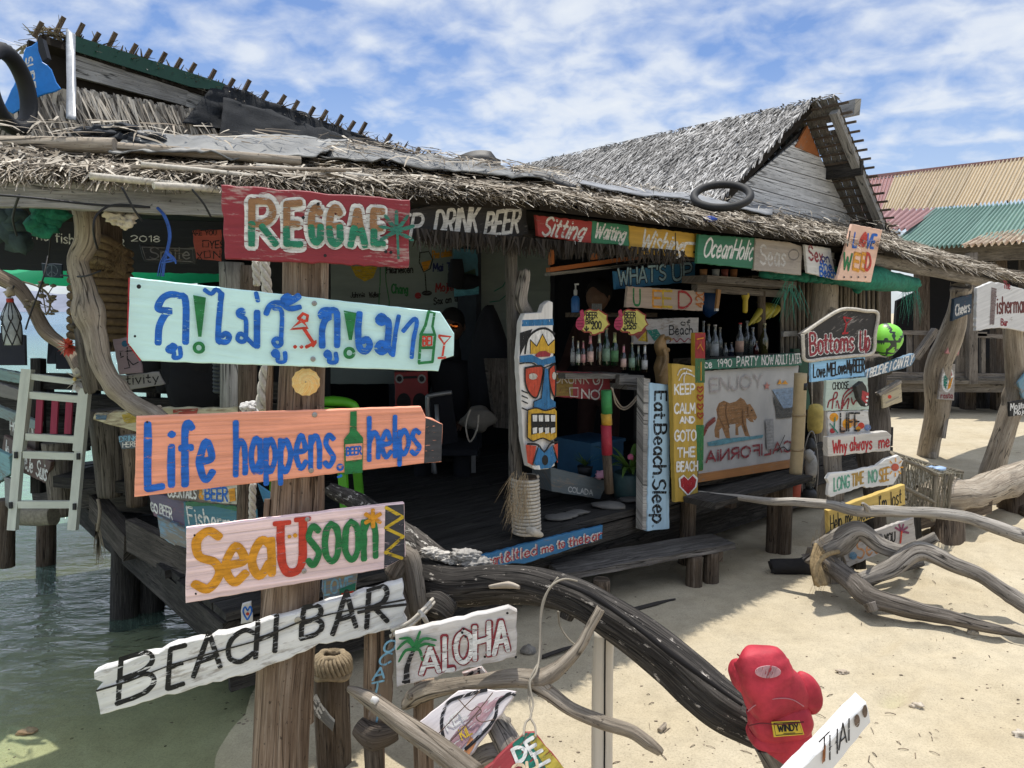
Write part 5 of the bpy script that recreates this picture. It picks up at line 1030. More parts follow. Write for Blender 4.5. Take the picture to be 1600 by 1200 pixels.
for w_, x0, x1, y0, h in (('KEEP', 1054, 1085, 616, 15), ('CALM', 1054, 1086, 646, 15), ('AND', 1062, 1085, 661, 9), ('GOTO', 1054, 1087, 689, 16), ('THE', 1058, 1085, 714, 14), ('BEACH', 1057, 1089, 736, 14)): s.text(w_, (x0, y0), (x1, y0-1), (x0, y0-h), (x1, y0-h-1), 2.8, WHTC)
s.ribbons([smooth2([(1058, 586), (1062, 578), (1070, 576), (1080, 580)], 4), smooth2([(1060, 594), (1066, 584), (1076, 584), (1084, 588)], 4), smooth2([(1068, 600), (1068, 590), (1072, 580)], 4)], 2., WHT, 'painted_palm')
hp = [(1074, 772), (1063, 760), (1062, 749), (1068, 744), (1074, 750), (1081, 743), (1087, 749), (1085, 760)]; s.fill([(1074+(x-1074)*1.22, 757+(y-757)*1.2) for x, y in hp], WHTC, 'painted_heart'); s.fill(hp, ink((.36, .02, .025), .05), 'painted_heart')
s = S('narrow upright board with red hearts on yellow and green beside the mustard yellow board', [(1102, 520), (1098, 736), (1086, 738), (1086, 520)], FR(.06), paint((.42, .27, .03), .2), .03)
s.fill([(1086, 520), (1102, 520), (1101, 560), (1086, 560)], ink((.35, .03, .03), .1), 'red_panel'); s.fill([(1086, 560), (1101, 560), (1101, 598), (1086, 598)], ink((.06, .16, .06), .1), 'green_panel'); s.fill([(1086, 664), (1099.5, 664), (1098.5, 734), (1086, 736)], ink((.05, .22, .07), .2), 'green_panel'); s.ribbons([[(1095, 566), (1095, 594)]], 2, ORG, 'painted_line')
for y in (607, 620, 634, 648): s.ribbons([smooth2([(1093.5, y+6), (1089, y+1), (1090, y-3), (1093.5, y-.5), (1097, y-3), (1098, y+1), (1093.5, y+6)], 3)], 1.8, REDI, 'painted_heart')
s.ribbons([[(1088, 530), (1098, 528)], [(1089, 545), (1093, 538), (1098, 548)]], 1.6, ORG, 'painted_mark')
s = S('long green board below the counter reading 1990 PARTY NOW ADULT LATER', [(1098, 563), (1252, 551), (1253, 571), (1098, 578)], FR(.03), paint((.03, .13, .085), .2), .018); s.text('ce', (1101, 575), (1112, 574), (1100, 562), (1112, 562), 1.8, WHT); s.text('1990', (1121, 573), (1143, 572), (1121, 562), (1143, 561), 1.9, WHT); s.text('PARTY', (1151, 572), (1183, 570), (1151, 558), (1184, 556), 2., WHT); s.text('NOW', (1190, 570), (1208, 569), (1190, 556), (1208, 555), 2., WHT); s.text('ADULT', (1211, 569), (1230, 568), (1211, 555), (1230, 554), 1.8, WHT); s.text('LATER', (1233, 568), (1251, 567), (1233, 554), (1251, 553), 1.8, WHT)
s = S('long blue board on the deck front reading It led me to the bar', [(640, 905), (740, 872), (860, 840), (942, 821), (941, 842), (880, 862), (820, 881), (800, 880), (740, 895), (644, 925)], FR(.09), paint((.035, .15, .30), .25, (.15, .13, .12)), .02, chip=.004)
for pas, (w_, m_, dx) in enumerate(((4.2, WHT, 0), (1.8, REDI, .8))):
    for t_, x0, x1, y0, y1, h in (('heart', 756, 784, 886, 879, 16), ('&', 787, 797, 878, 875, 14), ('It', 800, 809, 875, 872, 17), ('led', 813, 837, 872, 866, 15), ('me', 845, 863, 864, 859, 12), ('to', 870, 880, 857, 854, 13), ('the', 887, 908, 854, 848, 14), ('bar', 912, 938, 848, 840, 13)): s.text(t_, (x0+dx, y0), (x1+dx, y1), (x0+dx, y0-h), (x1+dx, y1-h), w_, m_)
# the bear banner
s = Sign('bear_banner', 'white cloth banner with a brown bear and mirrored red lettering hung under the counter', 'banner', [(1096, 580), (1248, 570), (1240, 724), (1090, 748)], FR(.0), plain((.43, .42, .40), .85, var=.14, sc=3, bs=.2, key='white banner cloth'), .006, jit=.002)
bear = ink((.30, .155, .065), .1); dk = ink((.17, .085, .04), .2)
s.fill([(1117, 683), (1116, 672), (1121, 652), (1119, 640), (1123, 630), (1131, 626), (1140, 630), (1150, 627), (1157, 621), (1163, 625), (1167, 632), (1172, 631), (1174, 634), (1178, 640), (1183, 652), (1180, 657), (1176, 655), (1178, 660), (1172, 659), (1166, 653), (1166, 664), (1170, 678), (1172, 682), (1164, 681), (1158, 664), (1153, 668), (1154, 680), (1149, 680), (1149, 662), (1138, 664), (1141, 686), (1134, 684), (1128, 668), (1124, 672), (1124, 685)], bear, 'painted_bear')
for q_ in ([(1124, 632), (1122, 648), (1132, 670)], [(1135, 630), (1134, 646), (1139, 668)], [(1160, 640), (1160, 656), (1165, 674)], [(1168, 636), (1168, 650)]): s.ribbons([smooth2(q_, 4)], 2., dk, 'painted_fur'); s.disc(1174, 641, 1, INKB)
s.fill([(1104, 691), (1130, 685), (1170, 682), (1192, 679), (1190, 684), (1150, 690), (1120, 696), (1106, 697)], ink((.12, .30, .36), .15), 'painted_ground'); s.ribbons([[(1098, 678), (1105, 664), (1115, 655)]], 7, ink((.22, .05, .04), .2), 'painted_stick')
st = [(1197+5.5*(1 if i % 2 == 0 else .42)*cos(-pi/2+i*pi/5), 603+7*(1 if i % 2 == 0 else .42)*sin(-pi/2+i*pi/5)) for i in range(10)]; s.fill(st, ink((.55, .22, .18), .1), 'painted_star')
s.fill([(1207, 616), (1214, 628), (1222, 638), (1237, 636), (1236, 652), (1212, 654), (1211, 640), (1208, 628)], ink((.085, .085, .08), .25), 'painted_island'); s.fill([(1205, 609), (1240, 605), (1239, 636), (1222, 638)], ink((.25, .34, .45), .3), 'painted_sky'); s.fill([(1213, 600), (1217, 592), (1220, 600), (1225, 594), (1230, 600)], ORG, 'painted_mark')
s.text('CALIFORNIA', (1236, 704), (1102, 722), (1236, 688), (1102, 706), 2.8, MAR); s.text('ENJOY', (1108, 612), (1190, 604), (1108, 592), (1190, 584), 3, ink((.43, .385, .37), .5)); s.ribbons([smooth2([(1212, 706), (1224, 680)], 3), smooth2([(1214, 704), (1222, 698), (1230, 704), (1236, 694)], 4)], 1.6, INKB)
s.fill([(1194, 655), (1206, 654), (1208, 700), (1196, 702)], ink((.33, .33, .33), .2), 'tape_patch')
mb = MB(); mb.slab([FP(x, y, .02) for x, y in ((1090, 742), (1240, 718), (1240, 730), (1090, 754))], FN, .03); tag(mb.build('plank', paint((.38, .17, .06), .3)), 'orange brown plank along the foot of the bear banner', 'plank')
mb = MB(); mb.slab([FP(x, y, -.02) for x, y in ((1096, 560), (1250, 550), (1245, 740), (1090, 760))], FN, .02); mb.build('counter_panel', DARK, hut)
# ================================================================== sign stack on the right
RY = 25
def RPL(x, y, Y, yaw=22, pitch=0): return FACE(x, y, Y, yaw, pitch)
BASE = RPL(1320, 700, 4.28)
s = S('rope bordered black board reading Bottoms Up in dark red under a cocktail glass', [(1252, 522), (1310, 484), (1330, 482), (1370, 489), (1362, 552), (1330, 556), (1258, 562)], BASE, paint((.035, .032, .03), .3, (.30, .27, .24), su=8, sv=14), .03)
for w_, m_ in ((7, WHT), (4, MAR)): s.text('Bottoms', (1266, 554), (1333, 547), (1265, 521), (1333, 517), w_, m_); s.text('Up', (1343, 548), (1358, 546), (1344, 518), (1359, 516), w_, m_)
s.ribbons([[(1318, 496), (1322, 506), (1330, 498), (1318, 496)], [(1322, 506), (1319, 519)], [(1316, 521), (1324, 520)]], 3, REDI, 'painted_glass')
mbx = MB(); q = [(1253, 522), (1280, 503), (1310, 485), (1330, 483), (1350, 486), (1370, 490), (1366, 522), (1362, 551), (1330, 556), (1290, 560), (1258, 563), (1254, 545), (1253, 522)]
mbx.tube([hit(x, y, BASE)+BASE[1]*.006 for x, y in q], .010, 8, sub=5); tag(mbx.build('border_rope', ROPEW), 'thick pale rope framing the black board with the cocktail glass', 'rope')
s = S('sky blue board reading LOVE ME LOVE MY BEER in black', [(1267, 565), (1352, 557), (1351, 588), (1268, 597)], RPL(1310, 577, 4.26), paint((.28, .52, .74), .06, (.5, .5, .45)), .018)
for w_, x0, x1, y0 in (('Love', 1271, 1289, 590), ('ME', 1292, 1304, 588), ('Love', 1305, 1321, 585), ('My', 1323, 1331, 583), ('BEER', 1333, 1350, 582)): s.text(w_, (x0, y0), (x1, y0-1.5), (x0, y0-20), (x1, y0-21), 2.3, INKB)
s = S('weathered blue slanted board reading I BELIEVE I CAN FLY in white', [(1350, 582), (1428, 552), (1431, 560), (1424, 572), (1352, 592)], RPL(1390, 572, 4.7, 30), paint((.12, .20, .28), .3, (.35, .34, .3)), .03); s.text('I BELIEVE I CAN FLY', (1354, 590), (1424, 569), (1356, 577), (1428, 554), 2.1, WHTC)
s = S('pale mint board reading CHOOSE HAPPY with dark red script', [(1291, 594), (1356, 590), (1358, 640), (1290, 642)], RPL(1325, 617, 4.27), paint((.45, .54, .47), .3, (.4, .38, .34)), .018); s.text('CHOOSE', (1301, 609), (1326, 607), (1301, 598), (1326, 596), 1.5, INKB)
s.ribbons([smooth2([(1293, 636), (1296, 626), (1306, 622), (1308, 614), (1303, 616), (1300, 638)], 4), smooth2([(1306, 636), (1308, 626), (1311, 638)], 4), smooth2([(1316, 638), (1320, 622), (1332, 610), (1330, 606), (1318, 618), (1314, 640)], 4), smooth2([(1318, 634), (1326, 622), (1324, 638)], 4), smooth2([(1330, 622), (1333, 632), (1337, 626), (1352, 624)], 4)], 2.6, MAR)
s = S('small painted mask with red lips and white teeth on the mint board', [(1348, 596), (1354, 604), (1359, 622), (1358, 634), (1352, 636), (1342, 622), (1338, 604)], RPL(1350, 617, 4.22), paint((.035, .035, .03), .15), .03, name='painted_mask'); s.o['category'] = 'mask'; s.fill([(1347, 610), (1358, 614), (1354, 632), (1346, 624)], ink((.38, .05, .05), .1), 'painted_lips')
for x, y in ((1355, 620), (1354, 626), (1353, 632)): s.disc(x, y, 1.7, WHTC, 'painted_tooth')
s = S('white board with big letters LIFE over an orange and red painted scene', [(1293, 644), (1357, 641), (1360, 677), (1296, 681)], RPL(1325, 662, 4.27), paint((.55, .53, .50), .25), .018)
for (x, y, r_, m_) in ((1303, 652, 7, ORG), (1324, 662, 8, ORG), (1334, 660, 6, ink((.55, .28, .12), .3)), (1316, 672, 5, ink((.5, .3, .2), .3)), (1345, 665, 5, RED), (1300, 673, 4, REDI), (1355, 668, 5, ink((.15, .22, .4), .3)), (1340, 670, 4, ORG)): s.disc(x, y, r_, m_, 'painted_scene')
s.ribbons([[(1304, 652), (1302, 672)], [(1296, 662), (1308, 676)]], 2, TEAL, 'painted_scene'); s.text('LIFE', (1312, 674), (1342, 672), (1312, 646), (1342, 645), 2.6, BLK)
s = S('whitish board reading Why always me in dark red letters', [(1293, 683), (1386, 674), (1393, 680), (1391, 704), (1294, 713)], RPL(1340, 693, 4.24), paint((.52, .49, .44), .3, (.38, .34, .3)), .035); s.text('Why', (1301, 708), (1323, 706), (1301, 689), (1323, 687), 3., REDI); s.text('always', (1328, 704), (1362, 701), (1328, 684), (1362, 682), 2.6, REDI); s.text('me', (1373, 700), (1389, 698), (1373, 682), (1389, 680), 2.6, REDI)
s = S('white fish shaped board reading LONG TIME NO SEE with an orange sun', [(1297, 740), (1330, 736), (1370, 728), (1384, 717), (1404, 711), (1411, 720), (1404, 744), (1396, 757), (1354, 763), (1350, 760), (1298, 777), (1294, 774), (1296, 755), (1292, 748)], RPL(1350, 745, 4.22), paint((.64, .63, .59), .12), .02)
s.text('LONG', (1303, 767), (1327, 761), (1303, 747), (1327, 742), 2.7, ink((.12, .33, .23), .1)); s.text('TIME', (1331, 760), (1349, 755), (1331, 741), (1349, 737), 2.7, ink((.45, .28, .07), .1)); s.text('NO', (1357, 754), (1370, 752), (1357, 736), (1370, 734), 2.7, ink((.15, .36, .25), .1)); s.text('SEE', (1374, 753), (1388, 750), (1374, 733), (1388, 730), 2.7, ink((.5, .28, .06), .1)); s.disc(1398, 730, 6, ink((.5, .1, .06), .1), 'painted_sun')
for a in range(8): s.ribbons([[(1398+8*cos(a*.785), 730+9*sin(a*.785)), (1398+12*cos(a*.785), 730+14*sin(a*.785))]], 2, ORG, 'painted_sun')
s = S('yellow board slanting upward reading Help me please I\'m lost in black', [(1294, 798), (1414, 757), (1415, 788), (1296, 838)], RPL(1355, 797, 4.30), paint((.62, .44, .13), .12, (.35, .24, .1)), .03); s.text('Help me, please', (1298, 832), (1366, 806), (1297, 806), (1366, 780), 1.8, INKB); s.text("I'm lost", (1374, 800), (1408, 786), (1373, 776), (1408, 762), 1.8, INKB)
s = S('grey board with SEE YOU in orange and dark letters beside a purple palm', [(1312, 850), (1428, 808), (1432, 846), (1392, 858), (1325, 887)], RPL(1370, 850, 4.38), paint((.44, .41, .38), .3), .02); s.text('See', (1340, 874), (1374, 862), (1338, 846), (1374, 834), 3, ink((.62, .30, .13), .1)); s.text('YOU', (1382, 850), (1398, 845), (1382, 836), (1398, 831), 2.4, BLK)
for a in (-2.6, -1.9, -1.3, -.6, .2): s.ribbons([[(1408, 830), (1408+11*cos(a), 830+11*sin(a))]], 3.2, ink((.25, .06, .12), .2), 'painted_palm')
s.ribbons([[(1408, 830), (1406, 848)]], 3, RED, 'painted_palm'); s.disc(1332, 868, 6, ink((.14, .28, .4), .2), 'painted_flower'); s.disc(1322, 858, 6, ink((.6, .3, .05), .2), 'painted_flower')
mb = MB(); mb.tube([RPLp for RPLp in (P(1368, 560, 4.85), P(1366, 650, 4.85), P(1360, 700, 4.85), P(1372, 800, 4.85), P(1372, 842, 4.85))], [.07, .075, .085, .06, .06], 14, .1, ridge=.05); tag(mb.build('timber_post', wood((.03, .026, .022), (.095, .08, .065), (.18, .155, .13))), 'dark crooked timber post behind the stack of small signs', 'post')
mb = MB(); mb.tube([P(1300, 700, 4.36), P(1304, 780, 4.36), P(1296, 850, 4.36), P(1300, 915, 4.36)], [.05, .055, .05, .06], 12, .12, ridge=.05); tag(mb.build('sign_stake', GREY), 'grey stake in the sand holding the stack of small signs', 'post')
for x, y0, y1, Y, w in ((1340, 790, 880, 4.45, .06), (1356, 800, 850, 4.6, .05), (1430, 790, 845, 4.9, .05)):
    mb = MB(); mb.beam(P(x, y0, Y), P(x+3, y1+8, Y), w, w*.7); tag(mb.build('stake', DARK), {1340: 'dark stake behind the yellow slanting board', 1356: 'short dark stake just right of the yellow board end', 1430: 'dark post under the log bench right of the grey SEE YOU board'}[x], 'post')
s = S('tiny torn cardboard sign nailed on the dark crooked post', [(1378, 610), (1408, 594), (1410, 628), (1380, 638)], RPL(1395, 615, 4.7, 28), paint((.42, .36, .24), .35), .012, chip=.006); s.disc(1390, 620, 3, RED); s.ribbons([[(1382, 616), (1404, 606)], [(1384, 630), (1404, 620)]], 2, ink((.3, .26, .2), .2))
mb = MB(); mb.slab([hit(x, y, RPL(1395, 615, 4.68, 28)) for x, y in ((1373, 615), (1408, 594), (1410, 598), (1376, 619))], Vector((0, -1, 0)), .05); tag(mb.build('plank', GREY), 'short grey cap plank over the tiny torn cardboard sign', 'plank')
# posts and signs farther right
mb = MB(); mb.tube([P(1502, 450, 7.4), P(1494, 490, 7.5), P(1475, 560, 7.6), P(1464, 620, 7.7), P(1458, 660, 7.8), P(1449, 725, 8.0), P(1448, 740, 8.)], [.085, .085, .12, .13, .12, .11, .1], 14, .12, ridge=.05); tag(mb.build('driftwood_post', DRIFT), 'tall leaning driftwood post carrying the small dark blue sign', 'post')
mb = MB(); mb.tube([P(1584, 505, 6.6), P(1588, 600, 6.7), P(1572, 660, 6.75), P(1552, 740, 6.8), P(1546, 780, 6.8)], [.08, .085, .09, .1, .1], 14, .12, ridge=.05); tag(mb.build('driftwood_post', DRIFT), 'leaning driftwood post under the torn white bar sign at the right edge', 'post')
s = S('small dark blue tilted sign reading Cheers near the leaning driftwood post', [(1491, 467), (1519, 459), (1518, 489), (1488, 502)], RPL(1505, 480, 7.3), paint((.03, .055, .085), .2, (.2, .1, .1)), .03); s.text('Cheers', (1493, 494), (1515, 486), (1493, 477), (1515, 470), 2.1, WHT)
s = S('small square pink sign hanging on the leaning driftwood post', [(1486, 528), (1503, 532), (1498, 556), (1478, 552)], RPL(1490, 542, 7.5), paint((.5, .22, .21), .35), .02); s.text('LA', (1486, 546), (1498, 548), (1488, 534), (1500, 536), 1.8, REDI)
s = S('grey plank sign with a red, yellow and green surfboard painted on it', [(1474, 568), (1493, 569), (1491, 626), (1466, 624)], RPL(1480, 597, 7.55), paint((.34, .31, .28), .35), .02)
s.fill([(1482, 573), (1488, 578), (1490, 590), (1484, 610), (1477, 612), (1472, 604), (1473, 586)], WHTC, 'painted_surfboard', curve=True); s.fill([(1480, 576), (1486, 578), (1488, 586), (1482, 591), (1478, 585)], REDI, 'painted_surfboard'); s.fill([(1474, 588), (1477, 586), (1481, 592), (1478, 609), (1474, 603)], TEAL, 'painted_surfboard'); s.fill([(1489, 589), (1485, 606), (1480, 609), (1483, 594)], ORG, 'painted_surfboard'); s.text('rasta', (1470, 622), (1488, 622), (1470, 614), (1488, 614), 1.4, MAR)
mb = MB(); mb.beam(P(1478, 640, 7.7), P(1471, 684, 7.7), .04, .08, (0, 1, 0)); tag(mb.build('plank', GREY), 'short upright grey plank on the right of the leaning driftwood post', 'plank')
s = S('torn white board on two posts reading The Fisherman Bar in dark red', [(1527, 450), (1550, 440), (1570, 444), (1600, 452), (1650, 458), (1650, 528), (1580, 514), (1560, 512), (1525, 517)], FACE(1570, 480, 6.4, 15), paint((.62, .61, .59), .18), .03, jit=.004, chip=.006); s.text('The', (1568, 450), (1578, 452), (1568, 439), (1578, 441), 1.8, MAR); s.text('Fisherman', (1551, 490), (1604, 488), (1551, 464), (1604, 462), 2.6, ink((.15, .045, .04), .1)); s.text('Bar', (1564, 508), (1574, 509), (1564, 498), (1574, 499), 1.9, MAR); s.fill([(1549, 449), (1557, 451), (1553, 507), (1546, 508)], ink((.22, .17, .16), .3), 'painted_bar')
s = S('small black sign with white words at the right edge', [(1577, 628), (1604, 624), (1604, 648), (1578, 651)], FACE(1590, 637, 6.5, 15), paint((.02, .02, .02), .1), .02); s.text('Mojito', (1579, 641), (1602, 637), (1579, 631), (1602, 628), 1.7, WHTC); s.text('Mojo', (1584, 649), (1602, 646), (1584, 641), (1602, 639), 1.5, WHTC)
s = S('blue and grey slanted sign cut off by the right edge', [(1591, 598), (1620, 560), (1620, 640), (1598, 622)], FACE(1600, 605, 6.55, 15), paint((.15, .28, .35), .4), .02)
# logs, stumps and branches on the right
mb = MB(); mb.tube([P(1438, 782, 5.15), P(1480, 776, 5.2), P(1540, 765, 5.5), P(1585, 745, 5.9), P(1640, 728, 6.2)], [.10, .115, .125, .11, .11], 18, .16, ridge=.12, sub=9); tag(mb.build('bench_log', DRIFT), 'thick pale driftwood log laid as a bench on stumps at the right', 'log')
mb = MB(); mb.tube([P(1480, 800, 5.12), P(1480, 872, 5.0)], [.10, .105], 14, .08); tag(mb.build('stump', BROWN), 'brown stump under the left end of the log bench', 'stump')
mb = MB(); mb.tube([P(1592, 765, 5.95), P(1592, 818, 5.8)], [.12, .13], 14, .1); tag(mb.build('stump', BROWN), 'dark stump at the right edge under the log bench', 'stump')
mb = MB(); mb.beam(P(1430, 815, 5.0), P(1545, 790, 5.35), .05, .1); tag(mb.build('plank', BROWN), 'brown crosspiece under the log bench', 'plank')
WB = wood((.14, .125, .105), (.33, .30, .26), (.50, .47, .42), su=2.2, sv=24, bs=.5, key='bleached branch')
mb = MB(); mb.tube([P(1090, 770, 4.6), P(1200, 783, 4.35), P(1290, 788, 4.15), P(1340, 798, 4.08), P(1420, 800, 4.0), P(1480, 803, 3.95), P(1540, 818, 3.9), P(1620, 848, 3.8)], [.016, .022, .022, .028, .028, .03, .03, .034], 12, .14); mb.tube([P(1356, 797, 4.05), P(1353, 791, 4.03), P(1348, 786, 4.0)], [.02, .012, .007], 8, .1); tag(mb.build('driftwood_branch', WB), 'long thin bleached branch crossing in front of the stack of small signs', 'branch')
GB = wood((.07, .06, .052), (.23, .205, .175), (.42, .385, .335), su=2.2, sv=22, bs=.7, patch=((.06, .05, .045), .62), key='grey branch')
mb = MB(); mb.tube([P(1278, 862, 4.2), P(1310, 846, 4.15), P(1340, 830, 4.1), P(1372, 850, 4.08), P(1405, 860, 4.05), P(1426, 856, 4.05), P(1462, 838, 4.0)], [.05, .062, .045, .04, .036, .033, .025], 12, .18); tag(mb.build('driftwood_branch', GB), 'grey humped branch tied with coir rope in front of the SEE YOU board', 'branch')
mb = MB(); mb.tube([P(1345, 905, 3.95), P(1390, 888, 3.95), P(1440, 862, 3.95), P(1490, 882, 3.85), P(1540, 905, 3.75), P(1620, 955, 3.6)], [.03, .045, .046, .038, .036, .038], 12, .15); tag(mb.build('driftwood_branch', GB), 'forked grey branch arching to the right edge over the sand', 'branch')
mb = MB(); mb.tube([P(1262, 868, 4.15), P(1300, 885, 4.1), P(1340, 915, 3.95), P(1365, 938, 3.85), P(1420, 952, 3.75), P(1480, 967, 3.68), P(1560, 983, 3.6), P(1600, 994, 3.56)], [.045, .06, .055, .05, .042, .038, .026, .008], 12, .2); mb.tube([P(1362, 940, 3.84), P(1368, 954, 3.82)], [.05, .045], 9, .2); tag(mb.build('driftwood_branch', wood((.045, .038, .032), (.14, .12, .10), (.28, .25, .22), su=2.2, sv=22, bs=.8)), 'dark twisted root lying on the sand and tapering to the right', 'branch')
mb = MB(); mb.tube([G(1205, 900)+Vector((0, 0, .05)), G(1260, 902)+Vector((0, 0, .06)), G(1330, 905)+Vector((0, 0, .05))], [.048, .055, .045], 12, .1); tag(mb.build('black_log', plain((.018, .016, .015), .8, bs=.6, sc=25, key='blackened log')), 'short black log lying on the sand under the coir rope', 'log')
mb = MB(); mb.tube([P(1345, 912, 4.1), P(1400, 890, 4.25), P(1440, 880, 4.5)], [.035, .03, .02], 9, .15); tag(mb.build('driftwood_branch', DARK), 'dark branch in the shade behind the forked grey branch', 'branch')
# coir rope round the branch
mb = MB()
for k in range(5): mb.tube([P(1275+k*3, 850+k*3, 4.13), P(1268+k*3, 880, 4.05), P(1275+k*4, 915, 4.0)], .012, 7, .15)
mb.tube([P(1310, 862, 4.08), P(1290, 868, 4.03), P(1276, 885, 4.0), P(1274, 905, 3.98), P(1280, 915, 3.98)], .013, 8)
for k in range(70):
    p = P(1278+rng.uniform(-8, 14), 840+rng.uniform(-15, 75), 4.06); blade(mb, p, Vector((rng.gauss(0, .5), rng.gauss(0, .3), -1)).normalized(), rng.uniform(.03, .12), .003, FD, .02, .5)
tag(mb.build('coir_rope', plain((.26, .19, .10), .95, var=.35, sc=50, key='frayed coir')), 'frayed brown coir rope wound round the humped branch', 'rope')
# lobster trap
T = thing('lobster_trap', 'old fishing trap of sticks and netting standing by the log bench', 'trap', P(1440, 780, 5.3))
TA = [P(1395, 706, 5.05), P(1503, 738, 5.25), P(1465, 742, 4.85), P(1414, 718, 4.75)]
tl, tr_, fr2, fl_ = P(1392, 707, 5.2), P(1504, 738, 5.35), P(1462, 741, 4.75), P(1411, 719, 4.7); dn = Vector((0, 0, -.30))
for a, b_ in ((tl, tr_), (fl_, fr2), (tl, fl_), (tr_+Vector((-.1, 0, 0)), fr2), (tl+dn, tr_+dn*.95), (fl_+dn*.9, fr2+dn*.95), (tr_+Vector((-.08, 0, 0)), tr_+dn+Vector((-.1, 0, 0))), (fr2, fr2+dn), (fl_, fl_+dn), (tr_*.5+fr2*.5, tr_*.5+fr2*.5+dn), (fl_+dn*.55, fr2+dn*.6)):
    mb = MB(); mb.tube([a, (a+b_)/2+Vector((rng.uniform(-.01, .01), 0, rng.uniform(-.01, .01))), b_], .013, 7, .15); mb.build('stick', wood((.08, .065, .045), (.22, .19, .14), (.36, .32, .25)), T)
mb = MB()
for (p00, p10, p11, p01) in ((fl_, fr2, fr2+dn, fl_+dn), (tl, tr_, tr_+dn, tl+dn), (tl, tr_, fr2, fl_), (fr2, tr_, tr_+dn, fr2+dn)):
    for k in range(17):
        t0 = k/16; w_ = lambda: Vector((rng.uniform(-.008, .008), rng.uniform(-.008, .008), rng.uniform(-.008, .008)))
        a, b_ = p00.lerp(p10, t0), p01.lerp(p11, max(0, min(1, t0+.15))); mb.tube([a+w_(), (a+b_)/2+w_(), b_+w_()], .0022, 4, nseg=2, cap=False); a, b_ = p00.lerp(p10, t0), p01.lerp(p11, max(0, t0-.15)); mb.tube([a+w_(), (a+b_)/2+w_(), b_+w_()], .0022, 4, nseg=2, cap=False)
mb.build('netting', plain((.20, .18, .13), .9, key='old netting'), T)
mb = MB(); mb.blob(P(1468, 732, 4.95), .03, .3, 2, (1.5, 1, .5)); mb.blob(P(1455, 731, 4.98), .025, .3, 2, (1.5, 1, .5)); tag(mb.build('plastic_scrap', plain((.3, .42, .6), .4, key='crumpled blue plastic')), 'crumpled pale blue plastic bottle on top of the fishing trap', 'plastic bottle')
# green deflated ball
mb = MB(); bm = bmesh.new(); bmesh.ops.create_icosphere(bm, subdivisions=4, radius=1); c = P(1386, 531, 4.75)
dark_f = []
for v in bm.verts:
    q = v.co.copy(); k = 1+.06*noise.noise(q*1.3+Vector((3, 3, 3))); zz = q.z; taper = 1-.28*max(0, -zz)**1.3
    mb.v.append(c + Vector((q.x*.093*k*taper, q.y*.085*k*taper, q.z*.105*k)))
mb.smooth = True
for f_ in bm.faces:
    cc = f_.calc_center_median(); a = atan2(cc.z+.15, cc.x-.05); rr = hypot(cc.x-.05, cc.z+.15); st5 = .5+.5*cos(5*(a-.35)); star = rr < .18+.62*st5**2.2 and cc.y < .2 and rr < .75; line = abs(rr-.2-.62*st5**2.2) < .07 and cc.y < .2
    mb.cur = 1 if (star and rr < .62) or (rr > .55 and abs(((a*5/(2*pi)+.05) % 1)-.5) < .10) or abs(cc.z+.75) < .05 else 0
    mb.face([v.index for v in f_.verts])
bm.free(); tag(mb.build('green_ball', [plain((.22, .62, .06), .35, var=.06, bs=.05, key='bright green leather'), plain((.035, .05, .04), .4, key='dark star')]), 'half deflated bright green football with a dark star, stuck beside the black rope framed board', 'ball')
# bamboo pole, buoy, lantern
bp_ = thing('bamboo_pole', 'upright bamboo pole with a red painted foot in front of the green panel', 'pole', FP(1240, 780, .3))
mb = MB(); mb.tube([FP(1251, 583, .28), FP(1247, 680, .28), FP(1243, 742, .28)], [.042, .043, .042], 14, .02); mb.build('cane', plain((.47, .36, .20), .5, var=.12, key='bamboo cane'), bp_)
mb = MB(); mb.tube([FP(1243, 742, .28), FP(1240, 781, .28)], [.043, .042], 14); mb.build('red_foot', plain((.50, .11, .07), .55, var=.2, key='red paint'), bp_)
mb = MB(); mb.tube([FP(1251, 598, .28), FP(1250.5, 609, .28)], .0445, 14); mb.build('black_band', BLACKP, bp_)
for y in (646, 700, 742):
    mb = MB(); mb.tube([FP(1251-(y-583)*.045, y, .28), FP(1251-(y-586)*.045, y+3, .28)], [.046, .0455], 14); mb.build('node_ring', plain((.36, .27, .15), .6, key='bamboo node'), bp_)
by = thing('yellow_buoy', 'dirty yellow float hanging beside the bamboo pole', 'buoy', FP(1275, 677, .2))
mb = MB(); c = FP(1274, 654, .2); r_ = .053; mb.lathe(c-Vector((0, 0, .105)), [(r_*.5, 0), (r_*.85, .012), (r_, .04), (r_*1.02, .1), (r_, .16), (r_*.85, .195), (r_*.5, .208), (.012, .21)], 18); mb.build('float_body', plain((.50, .38, .10), .6, var=.35, sc=10, key='dirty yellow foam'), by)
mb = MB(); mb.tube([FP(1268, 570, .2), FP(1269, 632, .2)], .004, 6); mb.build('cord', ROPEW, by)
ln = thing('oil_lantern', 'dark hurricane lantern with a white cap hanging under the yellow float', 'lantern', FP(1264, 780, .22))
c = FP(1264, 780, .22); hgt = (FP(1264, 675, .22)-c).z
mb = MB(); mb.lathe(c, [(.05, 0), (.055, .04), (.04, .07), (.02, .075)], 14); mb.lathe(c+Vector((0, 0, hgt*.72)), [(.03, 0), (.04, .03), (.02, .07), (.012, .09)], 14); mb.build('metal_body', plain((.05, .05, .05), .5, .3, key='lantern metal'), ln)
mb = MB(); mb.lathe(c+Vector((0, 0, .075)), [(.025, 0), (.042, .06), (.042, .12), (.028, hgt*.72-.075)], 14); mb.build('globe', glass((.55, .57, .55)), ln)
